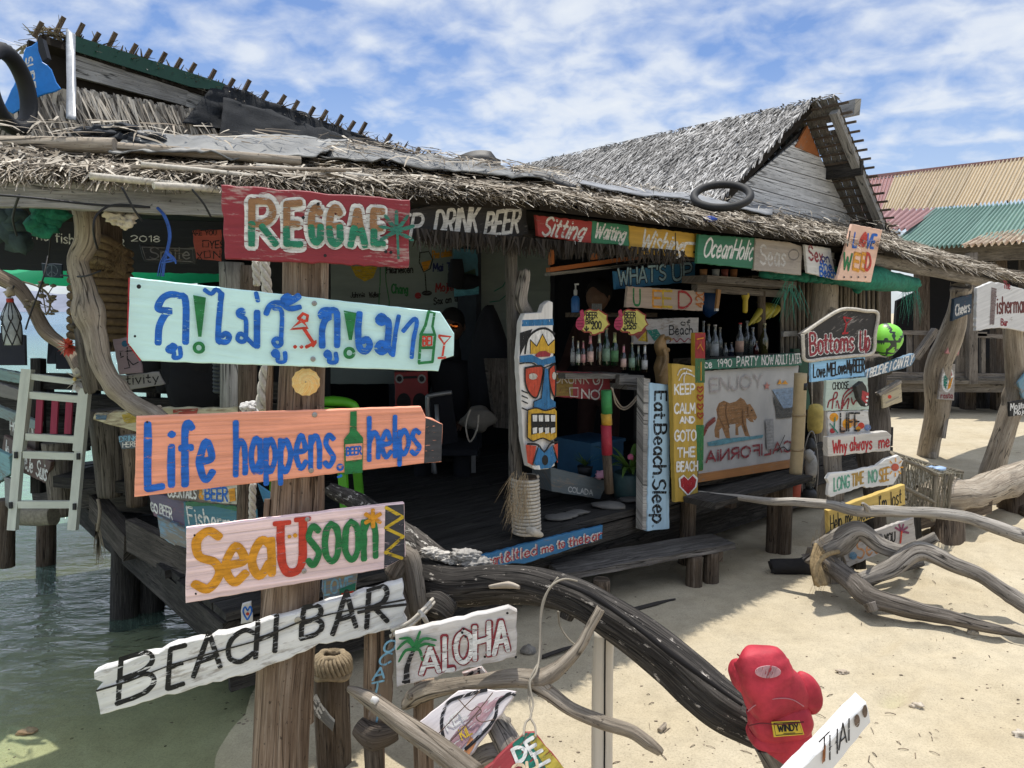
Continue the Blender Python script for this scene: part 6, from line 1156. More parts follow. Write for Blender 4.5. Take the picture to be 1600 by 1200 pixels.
mb = MB(); mb.tube([c+Vector((-.05, 0, .05)), c+Vector((-.055, 0, hgt*.5)), c+Vector((-.02, 0, hgt*.95)), c+Vector((.02, 0, hgt*.95)), c+Vector((.055, 0, hgt*.5)), c+Vector((.05, 0, .05))], .005, 6); mb.build('wire_handle', STEEL, ln)
mb = MB(); mb.lathe(FP(1267, 745, .3), [(.032, 0), (.04, .03), (.04, .10), (.03, .14), (.012, .16)], 14); mb.blob(FP(1265, 712, .3), .03, .3, 2, (1, 1, 1.6)); tag(mb.build('plastic_float', plain((.36, .35, .32), .6, var=.3, key='dirty white plastic')), 'dirty white plastic jug hanging beside the dark lantern', 'jug')
# green rolled net
mb = MB(); mb.tube([FP(1300, 428, .1), FP(1350, 437, .15), FP(1400, 441, .15), FP(1430, 444, .15)], [.06, .085, .09, .05], 18, .14, ridge=.16)
for k in range(60):
    p = FP(rng.choice((1425, 1240))+rng.uniform(-15, 12), 445+rng.uniform(-8, 15), .17); blade(mb, p, Vector((rng.gauss(0, .4), rng.gauss(0, .3), -1)).normalized(), rng.uniform(.08, .3), .008, FD, .01, .5)
tag(mb.build('rolled_net', plain((.012, .16, .10), .8, var=.35, sc=30, bs=.5, key='green netting')), 'rolled green shade net tied under the eave beside the peach board', 'net')
mb = MB()
for k in range(9):
    x = 1200+k*13; mb.blob(FP(x, 428+k*1.2, .05), .05, .4, 2, (1.2, .8, .7))
mb2 = mb; tag(mb.build('green_net', plain((.012, .14, .09), .85, var=.4, sc=30, bs=.5, key='green net bundle')), 'bundled green net hanging behind the grey and white boards under the eave', 'net')
# ================================================================== foreground: log, glove, branches, stakes
mb = MB(); lp = [(610, 893, 2.62), (660, 905, 2.56), (720, 915, 2.50), (780, 912, 2.44), (835, 912, 2.38), (895, 930, 2.32), (955, 965, 2.27), (1020, 1012, 2.22), (1085, 1060, 2.16), (1140, 1098, 2.10), (1200, 1135, 2.05)]
lr = [.058, .066, .064, .060, .060, .062, .066, .068, .068, .068, .066]
mb.tube([P(*q) for q in lp], lr, 32, .12, ridge=.09, sub=16)
lg = mb.build('driftwood_log', LOGM); tag(lg, 'big charred black driftwood log arching down from the deck corner to the red boxing glove', 'log')
mb = MB(); mb.tube([P(765, 917, 2.37), P(795, 914, 2.345), P(812, 918, 2.33)], [.008, .016, .008], 10, .1, flat=.6); mb.build('bare_scar', plain((.40, .34, .27), .8, key='bare wood'), lg)
mb = MB(); mb.tube([P(860, 906, 2.285), P(920, 928, 2.23), P(985, 972, 2.17), P(1050, 1022, 2.10), P(1110, 1066, 2.05), P(1160, 1102, 2.0)], [.004, .008, .006, .008, .006, .004], 6, .3); mb.build('split', plain((.006, .005, .005), .95, key='dark crack'), lg)
mb = MB(); mb.tube([P(660, 945, 2.5), P(690, 948, 2.46), P(705, 958, 2.44)], [.035, .045, .03], 12, .2); mb.build('knot', LOGM, lg)
# white split pole
pw = thing('split_pole', 'pale split round pole standing in the sand and propping up the big black log', 'post', P(941, 1240, 2.36))
mb = MB(); mb.tube([P(944, 985, 2.36), P(941, 1080, 2.36), P(940, 1260, 2.36)], [.032, .034, .035], 16, .02); mb.build('shaft', paint((.66, .60, .50), .05, (.4, .36, .3), su=.8, sv=30, bs=.3, rough=.8, var=.07), pw)
mb = MB(); mb.beam(P(945.5, 991, 2.325), P(944, 1255, 2.325), .0045, .006, (0, -1, 0), seg=8, jit=.0008); mb.build('crack', plain((.008, .007, .006), .95, key='dark crack'), pw)
# forked branch
mb = MB(); mb.tube([P(632, 1102, 2.22), P(660, 1080, 2.2), P(700, 1070, 2.18), P(750, 1064, 2.16), P(800, 1060, 2.14), P(840, 1060, 2.13), P(875, 1042, 2.12), P(905, 1010, 2.12), P(922, 978, 2.13), P(938, 952, 2.14)], [.014, .028, .026, .024, .026, .028, .022, .017, .015, .014], 14, .12, ridge=.05)
mb.tube([P(832, 1064, 2.13), P(858, 1085, 2.11), P(890, 1108, 2.09), P(940, 1128, 2.07), P(985, 1142, 2.05), P(1012, 1160, 2.03), P(1033, 1176, 2.02)], [.026, .022, .020, .021, .018, .017, .010], 14, .14, ridge=.05)
tag(mb.build('forked_branch', wood((.09, .075, .058), (.28, .235, .18), (.45, .39, .31), su=2.5, sv=24, bs=.6, patch=((.07, .055, .045), .62))), 'forked grey brown driftwood branch fixed across the pale pole under the black log', 'branch')
# slanted half log and posts
mb = MB(); mb.tube([P(545, 1076, 2.12), P(580, 1094, 2.08), P(630, 1130, 2.0), P(690, 1170, 1.92), P(745, 1212, 1.86)], [.012, .03, .034, .038, .04], 12, .08, ridge=.1, flat=.8); o = mb.build('slanting_timber', wood((.06, .048, .037), (.20, .165, .125), (.36, .31, .25), su=2, sv=24, bs=.8)); tag(o, 'split grey timber slanting down to the right below the big post', 'timber')
mb = MB(); mb.blob(P(585, 1094, 2.04), .011, .3, 2); mb.build('pale_barnacle', plain((.6, .58, .55), .7), o)
for (x, yt, yb, Y, r, lb, nm) in ((586, 930, 1215, 2.35, .032, 'smooth brown round stake between the big post and the ALOHA board', 'stake'), (663, 1060, 1220, 2.25, .03, 'brown stake behind the white and mauve slanted board', 'stake')):
    mb = MB(); mb.tube([P(x, yt, Y), P(x-2, (yt+yb)/2, Y), P(x, yb, Y)], [r, r*1.02, r], 14, .04); tag(mb.build(nm, POSTM), lb, 'post')
mb = MB(); mb.tube([P(519, 1050, 2.62), P(519, 1110, 2.62), P(522, 1195, 2.62)], [.062, .064, .064], 8, .05, smooth=False); tag(mb.build('stump', BROWN), 'square brown stump with a coil of rope on top behind the big post', 'stump')
mb = MB(); c = P(519, 1038, 2.60)
for k in range(4):
    r_ = .058-.006*k; mb.tube([c+Vector((r_*cos(a), r_*sin(a)*.9, -.03+.02*k+.006*sin(3*a))) for a in [2*pi*i/16 for i in range(17)]], .012, 8, .1)
for k in range(26): a = 2*pi*k/26; mb.tube([c+Vector((.035*cos(a), .03*sin(a), .04)), c+Vector((.062*cos(a), .056*sin(a), .02)), c+Vector((.066*cos(a+.25), .06*sin(a+.25), -.02))], .007, 6)
tag(mb.build('rope_coil', ROPE), 'coil of tan rope sitting on the square brown stump', 'rope')
mb = MB(); mb.tube([P(560, 1135, 2.2), P(585, 1150, 2.18), P(620, 1142, 2.2)], [.03, .04, .025], 10, .2); mb.tube([P(582, 1150, 2.2), P(586, 1215, 2.2)], .028, 10, .05); tag(mb.build('root_stub', wood((.03, .024, .019), (.09, .07, .055), (.17, .14, .11))), 'dark knotted root stub on a short post under the narrow lettered plank', 'stump')
mb = MB(); mb.tube([P(770, 1120, 2.05), P(795, 1160, 2.0), P(812, 1205, 1.96)], [.03, .035, .035], 12, .1); mb.tube([P(735, 1198, 2.0), P(770, 1180, 2.0), P(800, 1200, 2.0)], [.03, .035, .03], 10, .2); tag(mb.build('grey_root', GB), 'grey weathered root behind the white and mauve slanted board', 'root')
mb = MB(); mb.tube([P(640, 985, 2.45), P(622, 905, 2.5), P(640, 860, 2.55)], [.036, .04, .034], 12, .12); mb.tube([P(614, 900, 2.45), P(640, 870, 2.45), P(655, 960, 2.42)], [.03, .035, .03], 10, .2); tag(mb.build('bark_post', wood((.05, .04, .032), (.17, .145, .115), (.33, .29, .24), bs=.9)), 'rough barky post holding the upper end of the big black log', 'post')
mb = MB()
for k, (dx, dy) in enumerate(((0, 0), (2, 5), (-2, 9))): mb.tube([P(612+dx, 985+dy, 2.28), P(640+dx, 972+dy, 2.26), P(663+dx, 950+dy, 2.3), P(676+dx, 936+dy, 2.4)], .006, 7)
mb.tube([P(655, 955, 2.27), P(664, 965, 2.24), P(668, 975, 2.25), P(660, 962, 2.23)], .006, 7); tag(mb.build('lashing_rope', ROPEW), 'pale rope lashing the ALOHA board to the barky post', 'rope')
# string over the log
st_ = plain((.27, .24, .19), .95, key='grey twine')
mb = MB(); mb.tube([P(872, 902, 2.22), P(850, 935, 2.22), P(844, 975, 2.2), P(845, 1025, 2.16), P(836, 1045, 2.11), P(827, 1066, 2.09), P(826, 1090, 2.08), P(830, 1118, 2.02), P(821, 1130, 1.98), P(818, 1150, 1.93)], .0032, 6)
mb.tube([P(902, 908, 2.24), P(880, 905, 2.22), P(858, 920, 2.2), P(846, 960, 2.19), P(843, 1020, 2.15), P(838, 1050, 2.1), P(828, 1068, 2.08), P(833, 1100, 2.05), P(829, 1120, 2.01), P(836, 1135, 1.97), P(837, 1152, 1.93)], .0032, 6); tag(mb.build('twine', st_), 'grey twine looped over the black log and holding the striped hanging board', 'string')
mb = MB(); mb.tube([P(872, 955, 2.42), P(876, 980, 2.42), P(892, 1002, 2.4), P(910, 1012, 2.38)], .003, 6); tag(mb.build('twine', st_), 'thin loose grey cord dangling behind the black log near the pale pole', 'string')
# coral pieces on the log end
pieces = ((672, 862, 'long white coral piece nearest the barky post'), (690, 868, 'flat white coral piece second on the log end'), (706, 874, 'round white coral piece in the middle of the log end'), (728, 868, 'knobbly grey coral piece near the right end of the row'), (745, 880, 'grey white chunk of coral rightmost on the log end'))
for k, (x, y, lb) in enumerate(pieces):
    mb = MB(); mb.blob(P(x, y, 2.56-.01*k), .024 if k < 3 else .034, .35, 4, (1.5, .9, .6), freq=2.6); tag(mb.build('coral_piece', plain((.50, .47, .42) if k < 3 else (.33, .31, .28), .95, var=.3, sc=40, bs=.9)), lb, 'coral', 'coral pieces lying on the log end')
mb = MB(); mb.tube([P(520, 765, 3.25), P(570, 790, 3.1), P(625, 838, 2.85), P(680, 874, 2.7), P(740, 900, 2.6)], [.04, .045, .05, .05, .045], 14, .15, ridge=.1); tag(mb.build('weathered_log', wood((.012, .010, .009), (.04, .035, .03), (.14, .125, .11), su=3, sv=14, bs=.9, patch=((.5, .47, .42), .56))), 'black and white weathered log running from the green chair to the deck corner', 'log')
# boxing glove on its stump
mb = MB(); mb.tube([P(1215, 1150, 1.97), P(1232, 1180, 1.96), P(1262, 1240, 1.94)], [.072, .074, .075], 18, .05, ridge=.06); tag(mb.build('stump', wood((.05, .042, .035), (.16, .145, .125), (.30, .275, .24), su=2, sv=18, bs=.8)), 'grey weathered stump wearing the red boxing glove', 'stump')
gv = thing('boxing_glove', 'worn red leather boxing glove pulled over the grey stump', 'boxing glove', P(1215, 1165, 1.95))
LEATH = plain((.40, .030, .046), .58, var=.45, sc=9, bs=.45, spec=.25, key='worn red leather')
def sweep(name, secs, mat, parent, seg=22, cap=True):
    """secs: (pixel x, y, Y, half width m, half depth m, superellipse power, roll)"""
    mb = MB(); mb.smooth = True; rings = []; C = [P(q[0], q[1], q[2]) for q in secs]
    cs, ws = spline(C, [q[3] for q in secs], 5); _, ds = spline(C, [q[4] for q in secs], 5)
    for i, c in enumerate(cs):
        t = (cs[min(i+1, len(cs)-1)]-cs[max(i-1, 0)]).normalized(); Xx = t.cross(Vector((0, -1, .3))).normalized()*-1; Yy = t.cross(Xx)
        ring = []
        for j in range(seg):
            a = 2*pi*j/seg; ca, sa = cos(a), sin(a); e = .55
            k = 1+.05*noise.noise(Vector((ca*2.2, sa*2.2, i*.3))) + .02*noise.noise(Vector((ca*6, sa*6, i*.9)))
            ring.append(c+Xx*(ws[i]*k*math.copysign(abs(ca)**e, ca))+Yy*(ds[i]*k*math.copysign(abs(sa)**e, sa)))
        rings.append(mb.add(ring))
    for i in range(len(rings)-1):
        a, b_ = rings[i], rings[i+1]
        for j in range(seg): j2 = (j+1) % seg; mb.face((a+j, a+j2, b_+j2, b_+j))
    if cap: mb.face([rings[0]+j for j in reversed(range(seg))]); mb.face([rings[-1]+j for j in range(seg)])
    o = mb.build(name, mat, parent); sm = o.modifiers.new('smooth', 'SUBSURF'); sm.levels = 1; sm.render_levels = 1; return o
sweep('glove_body', [(1186, 1027, 1.93, .03, .02), (1187, 1029, 1.925, .062, .052), (1189, 1038, 1.92, .067, .060), (1196, 1058, 1.915, .071, .062), (1206, 1076, 1.915, .077, .062), (1213, 1090, 1.92, .08, .058), (1216, 1103, 1.93, .076, .052), (1216, 1108, 1.93, .07, .046)], LEATH, gv)
sweep('glove_wrist', [(1216, 1107, 1.935, .07, .05, 0, 0), (1217, 1114, 1.925, .078, .062, 0, 0), (1217, 1124, 1.922, .079, .064, 0, 0), (1216, 1132, 1.93, .074, .056, 0, 0), (1217, 1137, 1.93, .076, .06, 0, 0), (1217, 1150, 1.93, .080, .064, 0, 0), (1216, 1160, 1.93, .079, .066, 0, 0), (1208, 1172, 1.93, .076, .064, 0, 0)], LEATH, gv)
sweep('glove_thumb', [(1244, 1062, 1.93, .02, .02, 0, 0), (1252, 1068, 1.92, .034, .034, 0, 0), (1260, 1082, 1.92, .034, .036, 0, 0), (1264, 1096, 1.92, .03, .034, 0, 0), (1262, 1106, 1.92, .02, .024, 0, 0), (1258, 1109, 1.92, .006, .008, 0, 0)], LEATH, gv)
sweep('glove_fist_curl', [(1163, 1036, 1.945, .014, .016), (1160, 1042, 1.945, .028, .036), (1160, 1052, 1.945, .032, .044), (1164, 1066, 1.945, .030, .04), (1172, 1080, 1.945, .018, .024)], LEATH, gv)
for q_, m_ in (((1168, 1112), (1180, 1102), (1200, 1094), (1222, 1091), (1240, 1094), (1256, 1104)), plain((.42, .16, .17), .8, key='pale stitching')), (((1170, 1134), (1190, 1130), (1215, 1132), (1240, 1130), (1256, 1128)), plain((.10, .008, .012), .7, key='dark seam')):
    mb = MB(); mb.tube([P(x, y, 1.849+.00036*abs(x-1213)) for x, y in q_], .0014, 6); mb.build('seam', m_, gv)
for q_ in (((1152, 1022), (1163, 1034), (1166, 1052), (1164, 1070)), ((1246, 1066), (1240, 1080), (1246, 1098), (1254, 1106)), ((1196, 1098), (1193, 1086), (1194, 1076)), ((1224, 1095), (1226, 1084), (1232, 1074))):
    mb = MB(); mb.tube([P(x, y, 1.885+.0006*abs(x-1205)) for x, y in q_], .0022, 6); mb.build('crease', plain((.13, .010, .016), .7, key='dark crease'), gv)
gpl = FACE(1230, 1138, 1.862, 8, -6)
lab = Sign('brand_label', None, None, [(1206, 1128), (1250, 1125), (1257, 1148), (1210, 1152)], FACE(1230, 1138, 1.855, 6, 22), plain((.60, .42, .03), .5, var=.1, key='yellow woven label'), .004, parent=gv, jit=.0004)
lab.ribbons([[(1209, 1130), (1248, 1128), (1254, 1146), (1212, 1149), (1209, 1130)]], 1.2, INKB, 'label_border'); lab.text('WINDY', (1216, 1143), (1248, 1141), (1215, 1133), (1246, 1131), 2.2, INKB); lab.ribbons([[(1222, 1131), (1238, 1130)], [(1224, 1146), (1242, 1145)]], 1., INKB, 'label_line')
mb = MB(); i0 = mb.add([P(1198, 1046, 1.834)]); mb.v[i0] = P(1198, 1046, 1.836)
pt = Sign('worn_patch', None, None, [(1180+20*0+1.5*27*(.5+.5*cos(a))-20+ 20, 1050+10*sin(a)) for a in [2*pi*i/22 for i in range(22)]], FACE(1200, 1052, 1.848, 2, 10), ink((.55, .30, .31), .45), .002, parent=gv, jit=.0006)
# litter on the sand
def ground_z(p): return sand_z(p.x, p.y)
def gput(x, y, dz=0.):
    p = G(x, y, .03)
    for _ in range(4): p = G(x, y, ground_z(p))
    return p+Vector((0, 0, dz))
def onsand(nm, x, y, r, sc_, col, lb, cat, grp=None, lump=.3): mb = MB(); mb.blob(gput(x, y, r*sc_[2]*.4), r, lump, 3, sc_); o = mb.build(nm, plain(col, .9, var=.3, sc=50, bs=.6)); return tag(o, lb, cat, grp)
onsand('stone', 826, 1020, .035, (1, .9, .8), (.22, .2, .17), 'grey stone in the shade beside the twine and black log', 'stone')
onsand('coral_piece', 1432, 1104, .017, (1.5, 1, .7), (.5, .43, .34), 'pinkish coral lump on open sand right of the white corner plank', 'coral', lump=.6)
onsand('coral_piece', 1316, 1052, .017, (1.4, 1, .7), (.42, .35, .27), 'small tan coral lump right of the red boxing glove', 'coral', lump=.6)
onsand('coral_piece', 1595, 1150, .02, (1.5, 1, .7), (.5, .44, .36), 'pale coral bit on the sand at the right edge', 'coral', lump=.6)
onsand('stone', 1520, 990, .022, (1.3, 1, .8), (.33, .29, .23), 'brown pebble beside the tapering end of the dark root', 'stone')
onsand('coral_piece', 41, 1146, .02, (1.6, 1, .7), (.55, .32, .22), 'orange pink coral piece in the sunlit patch at the lower left', 'coral', lump=.6)
for (x0, y0, x1, y1, r, lb) in ((1030, 1145, 1038, 1133, .011, 'short dark stick on open sand right of the pale pole'), (1066, 1086, 1074, 1087, .009, 'tiny dark wood stub on the sand near the black log'), (990, 955, 1055, 938, .012, 'black twisted stick in the shadow edge under the bench'), (846, 1030, 905, 1010, .010, 'thin black stick lying in the shade behind the black log'), (1085, 1112, 1102, 1122, .004, 'thin pale twig on the sand under the black log')):
    mb = MB(); a, b_ = gput(x0, y0, .008), gput(x1, y1, .008); mb.tube([a, (a+b_)/2+Vector((.01, 0, .006)), b_], [r, r*.9, r*.4], 8, .25); tag(mb.build('stick', plain((.035, .03, .026), .9) if 'pale' not in lb else DRIFT), lb, 'stick')
mb = MB()
for i in range(1500):
    x = rng.uniform(420, 1640) if i > 300 else rng.uniform(0, 420); y = rng.uniform(690, 1220) if i > 300 else rng.uniform(1000, 1210); p = gput(x, y)
    if noise.noise(Vector((p.x*1.1, p.y*1.1, 5))) < .12 and rng.random() < .86: continue
    r = rng.choice((.0015, .002, .003, .0045)); mb.blob(p+Vector((0, 0, r*.2)), r, .4, 1, (rng.uniform(.8, 2.2), 1, .6))
for i in range(420):
    x = rng.uniform(560, 1640); y = rng.uniform(700, 1220); p = gput(x, y, .002)
    if noise.noise(Vector((p.x*.9, p.y*.9, 2))) < .05: continue
    a = rng.random()*6.28; L = rng.uniform(.012, .05); d_ = Vector((cos(a), sin(a), 0))*L; mb.tube([p, p+d_*.5+Vector((0, 0, .004)), p+d_], rng.uniform(.0008, .002), 5, nseg=2)
tag(mb.build('beach_debris', plain((.16, .125, .09), .95, var=.8, sc=3, bs=0)), None, None, None, 'stuff')
# ================================================================== bench in front of the deck
bn = thing('plank_bench', 'long low dark plank bench standing on the sand in front of the deck', 'bench', G(1010, 900))
q = [G(868, 905, .21), G(1148, 853, .21), G(1112, 838, .21), G(860, 878, .21)]
mb = MB()
for k in range(3):
    a0, a1 = q[0].lerp(q[3], k/3+.01), q[0].lerp(q[3], (k+1)/3-.01); b0, b1 = q[1].lerp(q[2], k/3+.01), q[1].lerp(q[2], (k+1)/3-.01); w = (a0-a1).length; mb.beam((a0+a1)/2, (b0+b1)/2, w, .035, seg=10, jit=.003)
mb.build('seat', wood((.03, .027, .024), (.11, .10, .09), (.26, .24, .22), su=2, sv=30, bs=.8), bn)
for x, y in ((1085, 868), (1112, 862), (940, 905)):
    mb = MB(); p = G(x, y, .19); mb.tube([p, Vector((p.x, p.y, -.05))], [.045, .05], 10, .05); mb.build('leg', BROWN, bn)
mb = MB(); a = (q[0]*.1+q[1]*.9); b_ = (q[3]*.1+q[2]*.9); mb.beam(a-Vector((0, 0, .05)), b_-Vector((0, 0, .05)), .06, .06); mb.build('crosspiece', BROWN, bn)
b2 = thing('plank_bench', 'narrow dark bench under the bear banner', 'bench', FP(1165, 800, .25))
mb = MB(); mb.beam(FP(1092, 785, .28), FP(1246, 743, .28), .22, .035, seg=8, jit=.003); mb.build('seat', DARK, b2)
for x in (1212, 1228):
    mb = MB(); p = FP(x, 752, .28+(.06 if x > 1220 else 0)); mb.tube([p-Vector((0, 0, .02)), Vector((p.x, p.y, -.02))], [.045, .05], 10, .05); mb.build('leg', BROWN, b2)
# ================================================================== tiki figure and rope wrap
tk = thing('tiki_figure', 'painted wooden tiki face carving with bared teeth hung on the front post', 'tiki carving', FP(838, 735, .08))
TP = FR(.10); A0 = FP(838, 735, .1)
body = Sign('carved_body', None, None, [(864, 472), (867, 728), (856, 733), (838, 734), (826, 728), (818, 690), (810, 560), (815, 502), (820, 490), (846, 488), (850, 476), (858, 470)], TP, paint((.66, .64, .60), .12, (.3, .26, .22), su=2, sv=20), .032, parent=tk, jit=.002)
tbl, tor, tyl, tbk, twh = ink((.03, .16, .34), .08), ink((.50, .065, .03), .05), ink((.58, .34, .03), .05), ink((.012, .012, .013), .05), ink((.70, .69, .65), .05)
bf, bl_ = body.fill, lambda pts, w, m=tbk: body.ribbons([smooth2(p, 4) if len(p) > 2 else p for p in pts], w, m, 'painted_line')
bf([(816, 500), (864, 498), (865, 508), (815, 510)], tbl, 'painted_band'); bf([(812, 520), (832, 514), (815, 550), (812, 556)], tbk, 'painted_side')
bf([(820, 552), (822, 532), (832, 520), (848, 514), (860, 516), (866, 528), (866, 550)], twh, 'painted_crown'); bl_([[(820, 552), (824, 530), (836, 517), (852, 513), (866, 522)]], 3.4)
bf([(828, 553), (828, 531), (838, 540), (847, 522), (856, 540), (866, 530), (866, 552)], tyl, 'painted_sun'); body.ribbons([[(828, 552), (828, 531)], [(828, 531), (838, 541)], [(838, 541), (847, 522)], [(847, 522), (856, 540)], [(856, 540), (865, 531)]], 1.4, tbk, 'painted_line')
bf([(835, 555), (842, 549), (852, 548), (860, 553), (858, 557), (838, 558)], ink((.3, .03, .04), .05), 'painted_arc')
bf([(811, 556), (830, 554), (846, 562), (866, 556), (867, 566), (852, 570), (846, 574), (834, 566), (811, 566)], tbl, 'painted_brow'); bl_([[(811, 568), (830, 567), (846, 575), (866, 567)]], 2.)
for q_ in ([(819, 575), (836, 572), (847, 574), (845, 596), (838, 620), (828, 617), (820, 600)], [(857, 576), (866, 572), (866, 618), (860, 610), (856, 590)]): bf(q_, tor, 'painted_eye', curve=True); body.ribbons([smooth2(q_+[q_[0]], 4)], 2.8, tbk, 'painted_line')
body.disc(831, 588, 7, ink((.5, .47, .4), .2), 'painted_pupil', 5); body.disc(864, 587, 3, ink((.5, .47, .4), .2), 'painted_pupil', 6)
bf([(849, 575), (854, 576), (858, 622), (866, 628), (866, 636), (842, 642), (831, 636), (833, 626), (844, 622)], tbl, 'painted_nose'); body.ribbons([[(849, 575), (844, 622)], [(844, 622), (832, 627)], [(832, 627), (832, 636)], [(855, 576), (858, 622)]], 1.4, tbk, 'painted_line')
for y in (610, 618, 626, 637): body.ribbons([[(813, y), (822, y+4)]], 2., tbk, 'painted_line')
bf([(822, 640), (835, 637), (850, 641), (862, 636), (867, 642), (867, 684), (856, 688), (845, 684), (830, 688), (821, 682)], tyl, 'painted_lips'); bl_([[(822, 640), (835, 637), (850, 641), (866, 636)], [(821, 683), (830, 689), (845, 684), (858, 689), (867, 683)], [(822, 640), (821, 683)]], 2.)
bf([(827, 646), (845, 645), (865, 647), (865, 676), (850, 675), (842, 675), (827, 679)], tbk, 'painted_mouth')
for k in range(4):
    x = 829+k*9.2; bf([(x, 648), (x+7.2, 648), (x+7, 658), (x+.6, 658)], twh, 'painted_tooth'); bf([(x, 668), (x+7, 667), (x+6.6, 676-(k % 2)*1.5), (x+.6, 677)], twh, 'painted_tooth')
bl_([[(820, 693), (836, 694), (846, 705), (856, 692), (867, 690)]], 3.); bf([(817, 694), (834, 696), (828, 726), (820, 722)], tor, 'painted_cheek'); bf([(861, 694), (867, 692), (867, 722), (866, 722)], tor, 'painted_cheek')
bf([(836, 697), (846, 707), (858, 695), (865, 718), (856, 730), (838, 732), (829, 722)], tbl, 'painted_chin'); body.disc(847, 718, 5, tbk, 'painted_chin', 8); bf([(826, 727), (838, 726), (840, 733), (830, 732)], twh, 'painted_tip')
bl_([[(836, 697), (828, 724)]], 2.); bl_([[(859, 695), (866, 718)]], 2.)
rp = thing('rope_wrap', 'thick pale rope wound round the foot of the front post on the deck edge', 'rope', FP(822, 836, .06))
mb = MB(); pts = []; c0, c1 = FP(820, 745, .02), FP(823, 832, .02); n_ = 16
for i in range(n_*14+1):
    a = 2*pi*i/14; f_ = i/(n_*14); c = c0.lerp(c1, f_); r_ = .066+.004*sin(i*.9); pts.append(c+Vector((cos(a)*r_, sin(a)*r_, 0)))
mb.tube(pts, .0085, 7, sub=2); mb.build('rope_turns', ROPEW, rp)
mb = MB(); mb.tube([c0, c1], .062, 14); mb.build('core_post', BROWN, rp)
mb = MB()
for k in range(160):
    p = FP(rng.uniform(796, 826), rng.uniform(735, 800), .09); blade(mb, p, Vector((rng.gauss(-.2, .4), rng.gauss(-.2, .3), -1)).normalized(), rng.uniform(.03, .14), .003, FD, .02, .5)
mb.build('frayed_fibre', ROPE, rp); mb = MB(); mb.tube([FP(826, 828, .1), FP(836, 832, .14), FP(846, 836, .12)], [.02, .022, .012], 8, .1); mb.build('knot', ROPEW, rp)
# ================================================================== bottles
def bottle(nm, lb, grp, base, H, r, col, lab=None, cap=None, foil=None):
    t = thing(nm, lb, 'bottle', base, grp)
    mb = MB(); mb.lathe(base, [(r*.9, 0), (r, H*.02), (r, H*.52), (r*.85, H*.62), (r*.42, H*.74), (r*.36, H*.93), (r*.4, H*.95), (r*.4, H*.98)], 14); mb.build('glass_body', glass(col), t)
    if lab: mb = MB(); mb.lathe(base+Vector((0, 0, H*.12)), [(r*1.015, 0), (r*1.015, H*.34)], 14); mb.build('paper_label', plain(lab, .6, var=.25, sc=60, bs=0), t)
    if foil: mb = MB(); mb.lathe(base+Vector((0, 0, H*.70)), [(r*.56, 0), (r*.42, H*.10), (r*.42, H*.28)], 12); mb.build('neck_foil', plain(foil, .4, .3, bs=0), t)
    mb = MB(); mb.lathe(base+Vector((0, 0, H*.965)), [(r*.44, 0), (r*.44, H*.045), (r*.3, H*.05)], 12); mb.build('cap', plain(cap or (.35, .3, .2), .4, .4, bs=0), t)
    return t
GRNG, BRNG, CLR, YLG = (.03, .22, .05), (.10, .04, .012), (.62, .66, .64), (.45, .42, .08)
BB = 'beer bottles on the bar shelf'
for (x, yb, yt, off, rpx, col, lab_, foil, cap, lb) in ((895, 571, 526, -.3, 3.5, CLR, (.5, .5, .48), None, None, 'clear slim bottle leftmost on the bar shelf'), (903, 571, 533, -.24, 3.4, GRNG, (.5, .5, .45), (.5, .5, .45), None, 'small green bottle with a pale label and white neck foil on the bar shelf'),
        (911, 571, 533, -.24, 3.6, BRNG, (.5, .26, .25), (.45, .2, .22), None, 'small brown bottle with a pink label and pink neck on the bar shelf'), (922, 571, 523, -.24, 5.2, BRNG, (.55, .38, .33), (.5, .22, .25), (.1, .08, .06), 'big brown bottle with a round pink label and pink foil on the bar shelf'),
        (936, 571, 521, -.24, 5, BRNG, None, (.42, .46, .36), None, 'dark brown bottle with pale silver neck foil on the bar shelf'), (947, 571, 513, -.24, 6, GRNG, (.18, .28, .2), None, None, 'tall green bottle without neck foil on the upper bar shelf'), (960, 571, 520, -.24, 6, GRNG, (.12, .28, .12), (.45, .5, .25), None, 'green bottle with gold neck foil on the upper bar shelf'),
        (974, 578, 539, -.14, 4.4, BRNG, (.5, .35, .3), (.5, .22, .25), (.1, .08, .06), 'brown bottle with a round pink label on the lower bar shelf'), (987, 579, 536, -.14, 5, GRNG, (.2, .3, .22), None, None, 'green bottle with a pale green label on the lower bar shelf'), (997, 580, 541, -.2, 4, GRNG, None, (.45, .5, .42), None, 'narrow green bottle with silver neck foil on the lower bar shelf'), (1007, 582, 540, -.14, 4.6, BRNG, (.55, .54, .5), (.6, .6, .57), None, 'dark bottle with white label and white neck foil, rightmost on the lower bar shelf')):
    b_ = FP(x, yb, off); bottle('beer_bottle', lb, BB, b_, (FP(x, yt, off)-b_).length, rpx*b_.y/F, col, lab_, cap, foil)
LBG = 'spirit bottles on the counter'
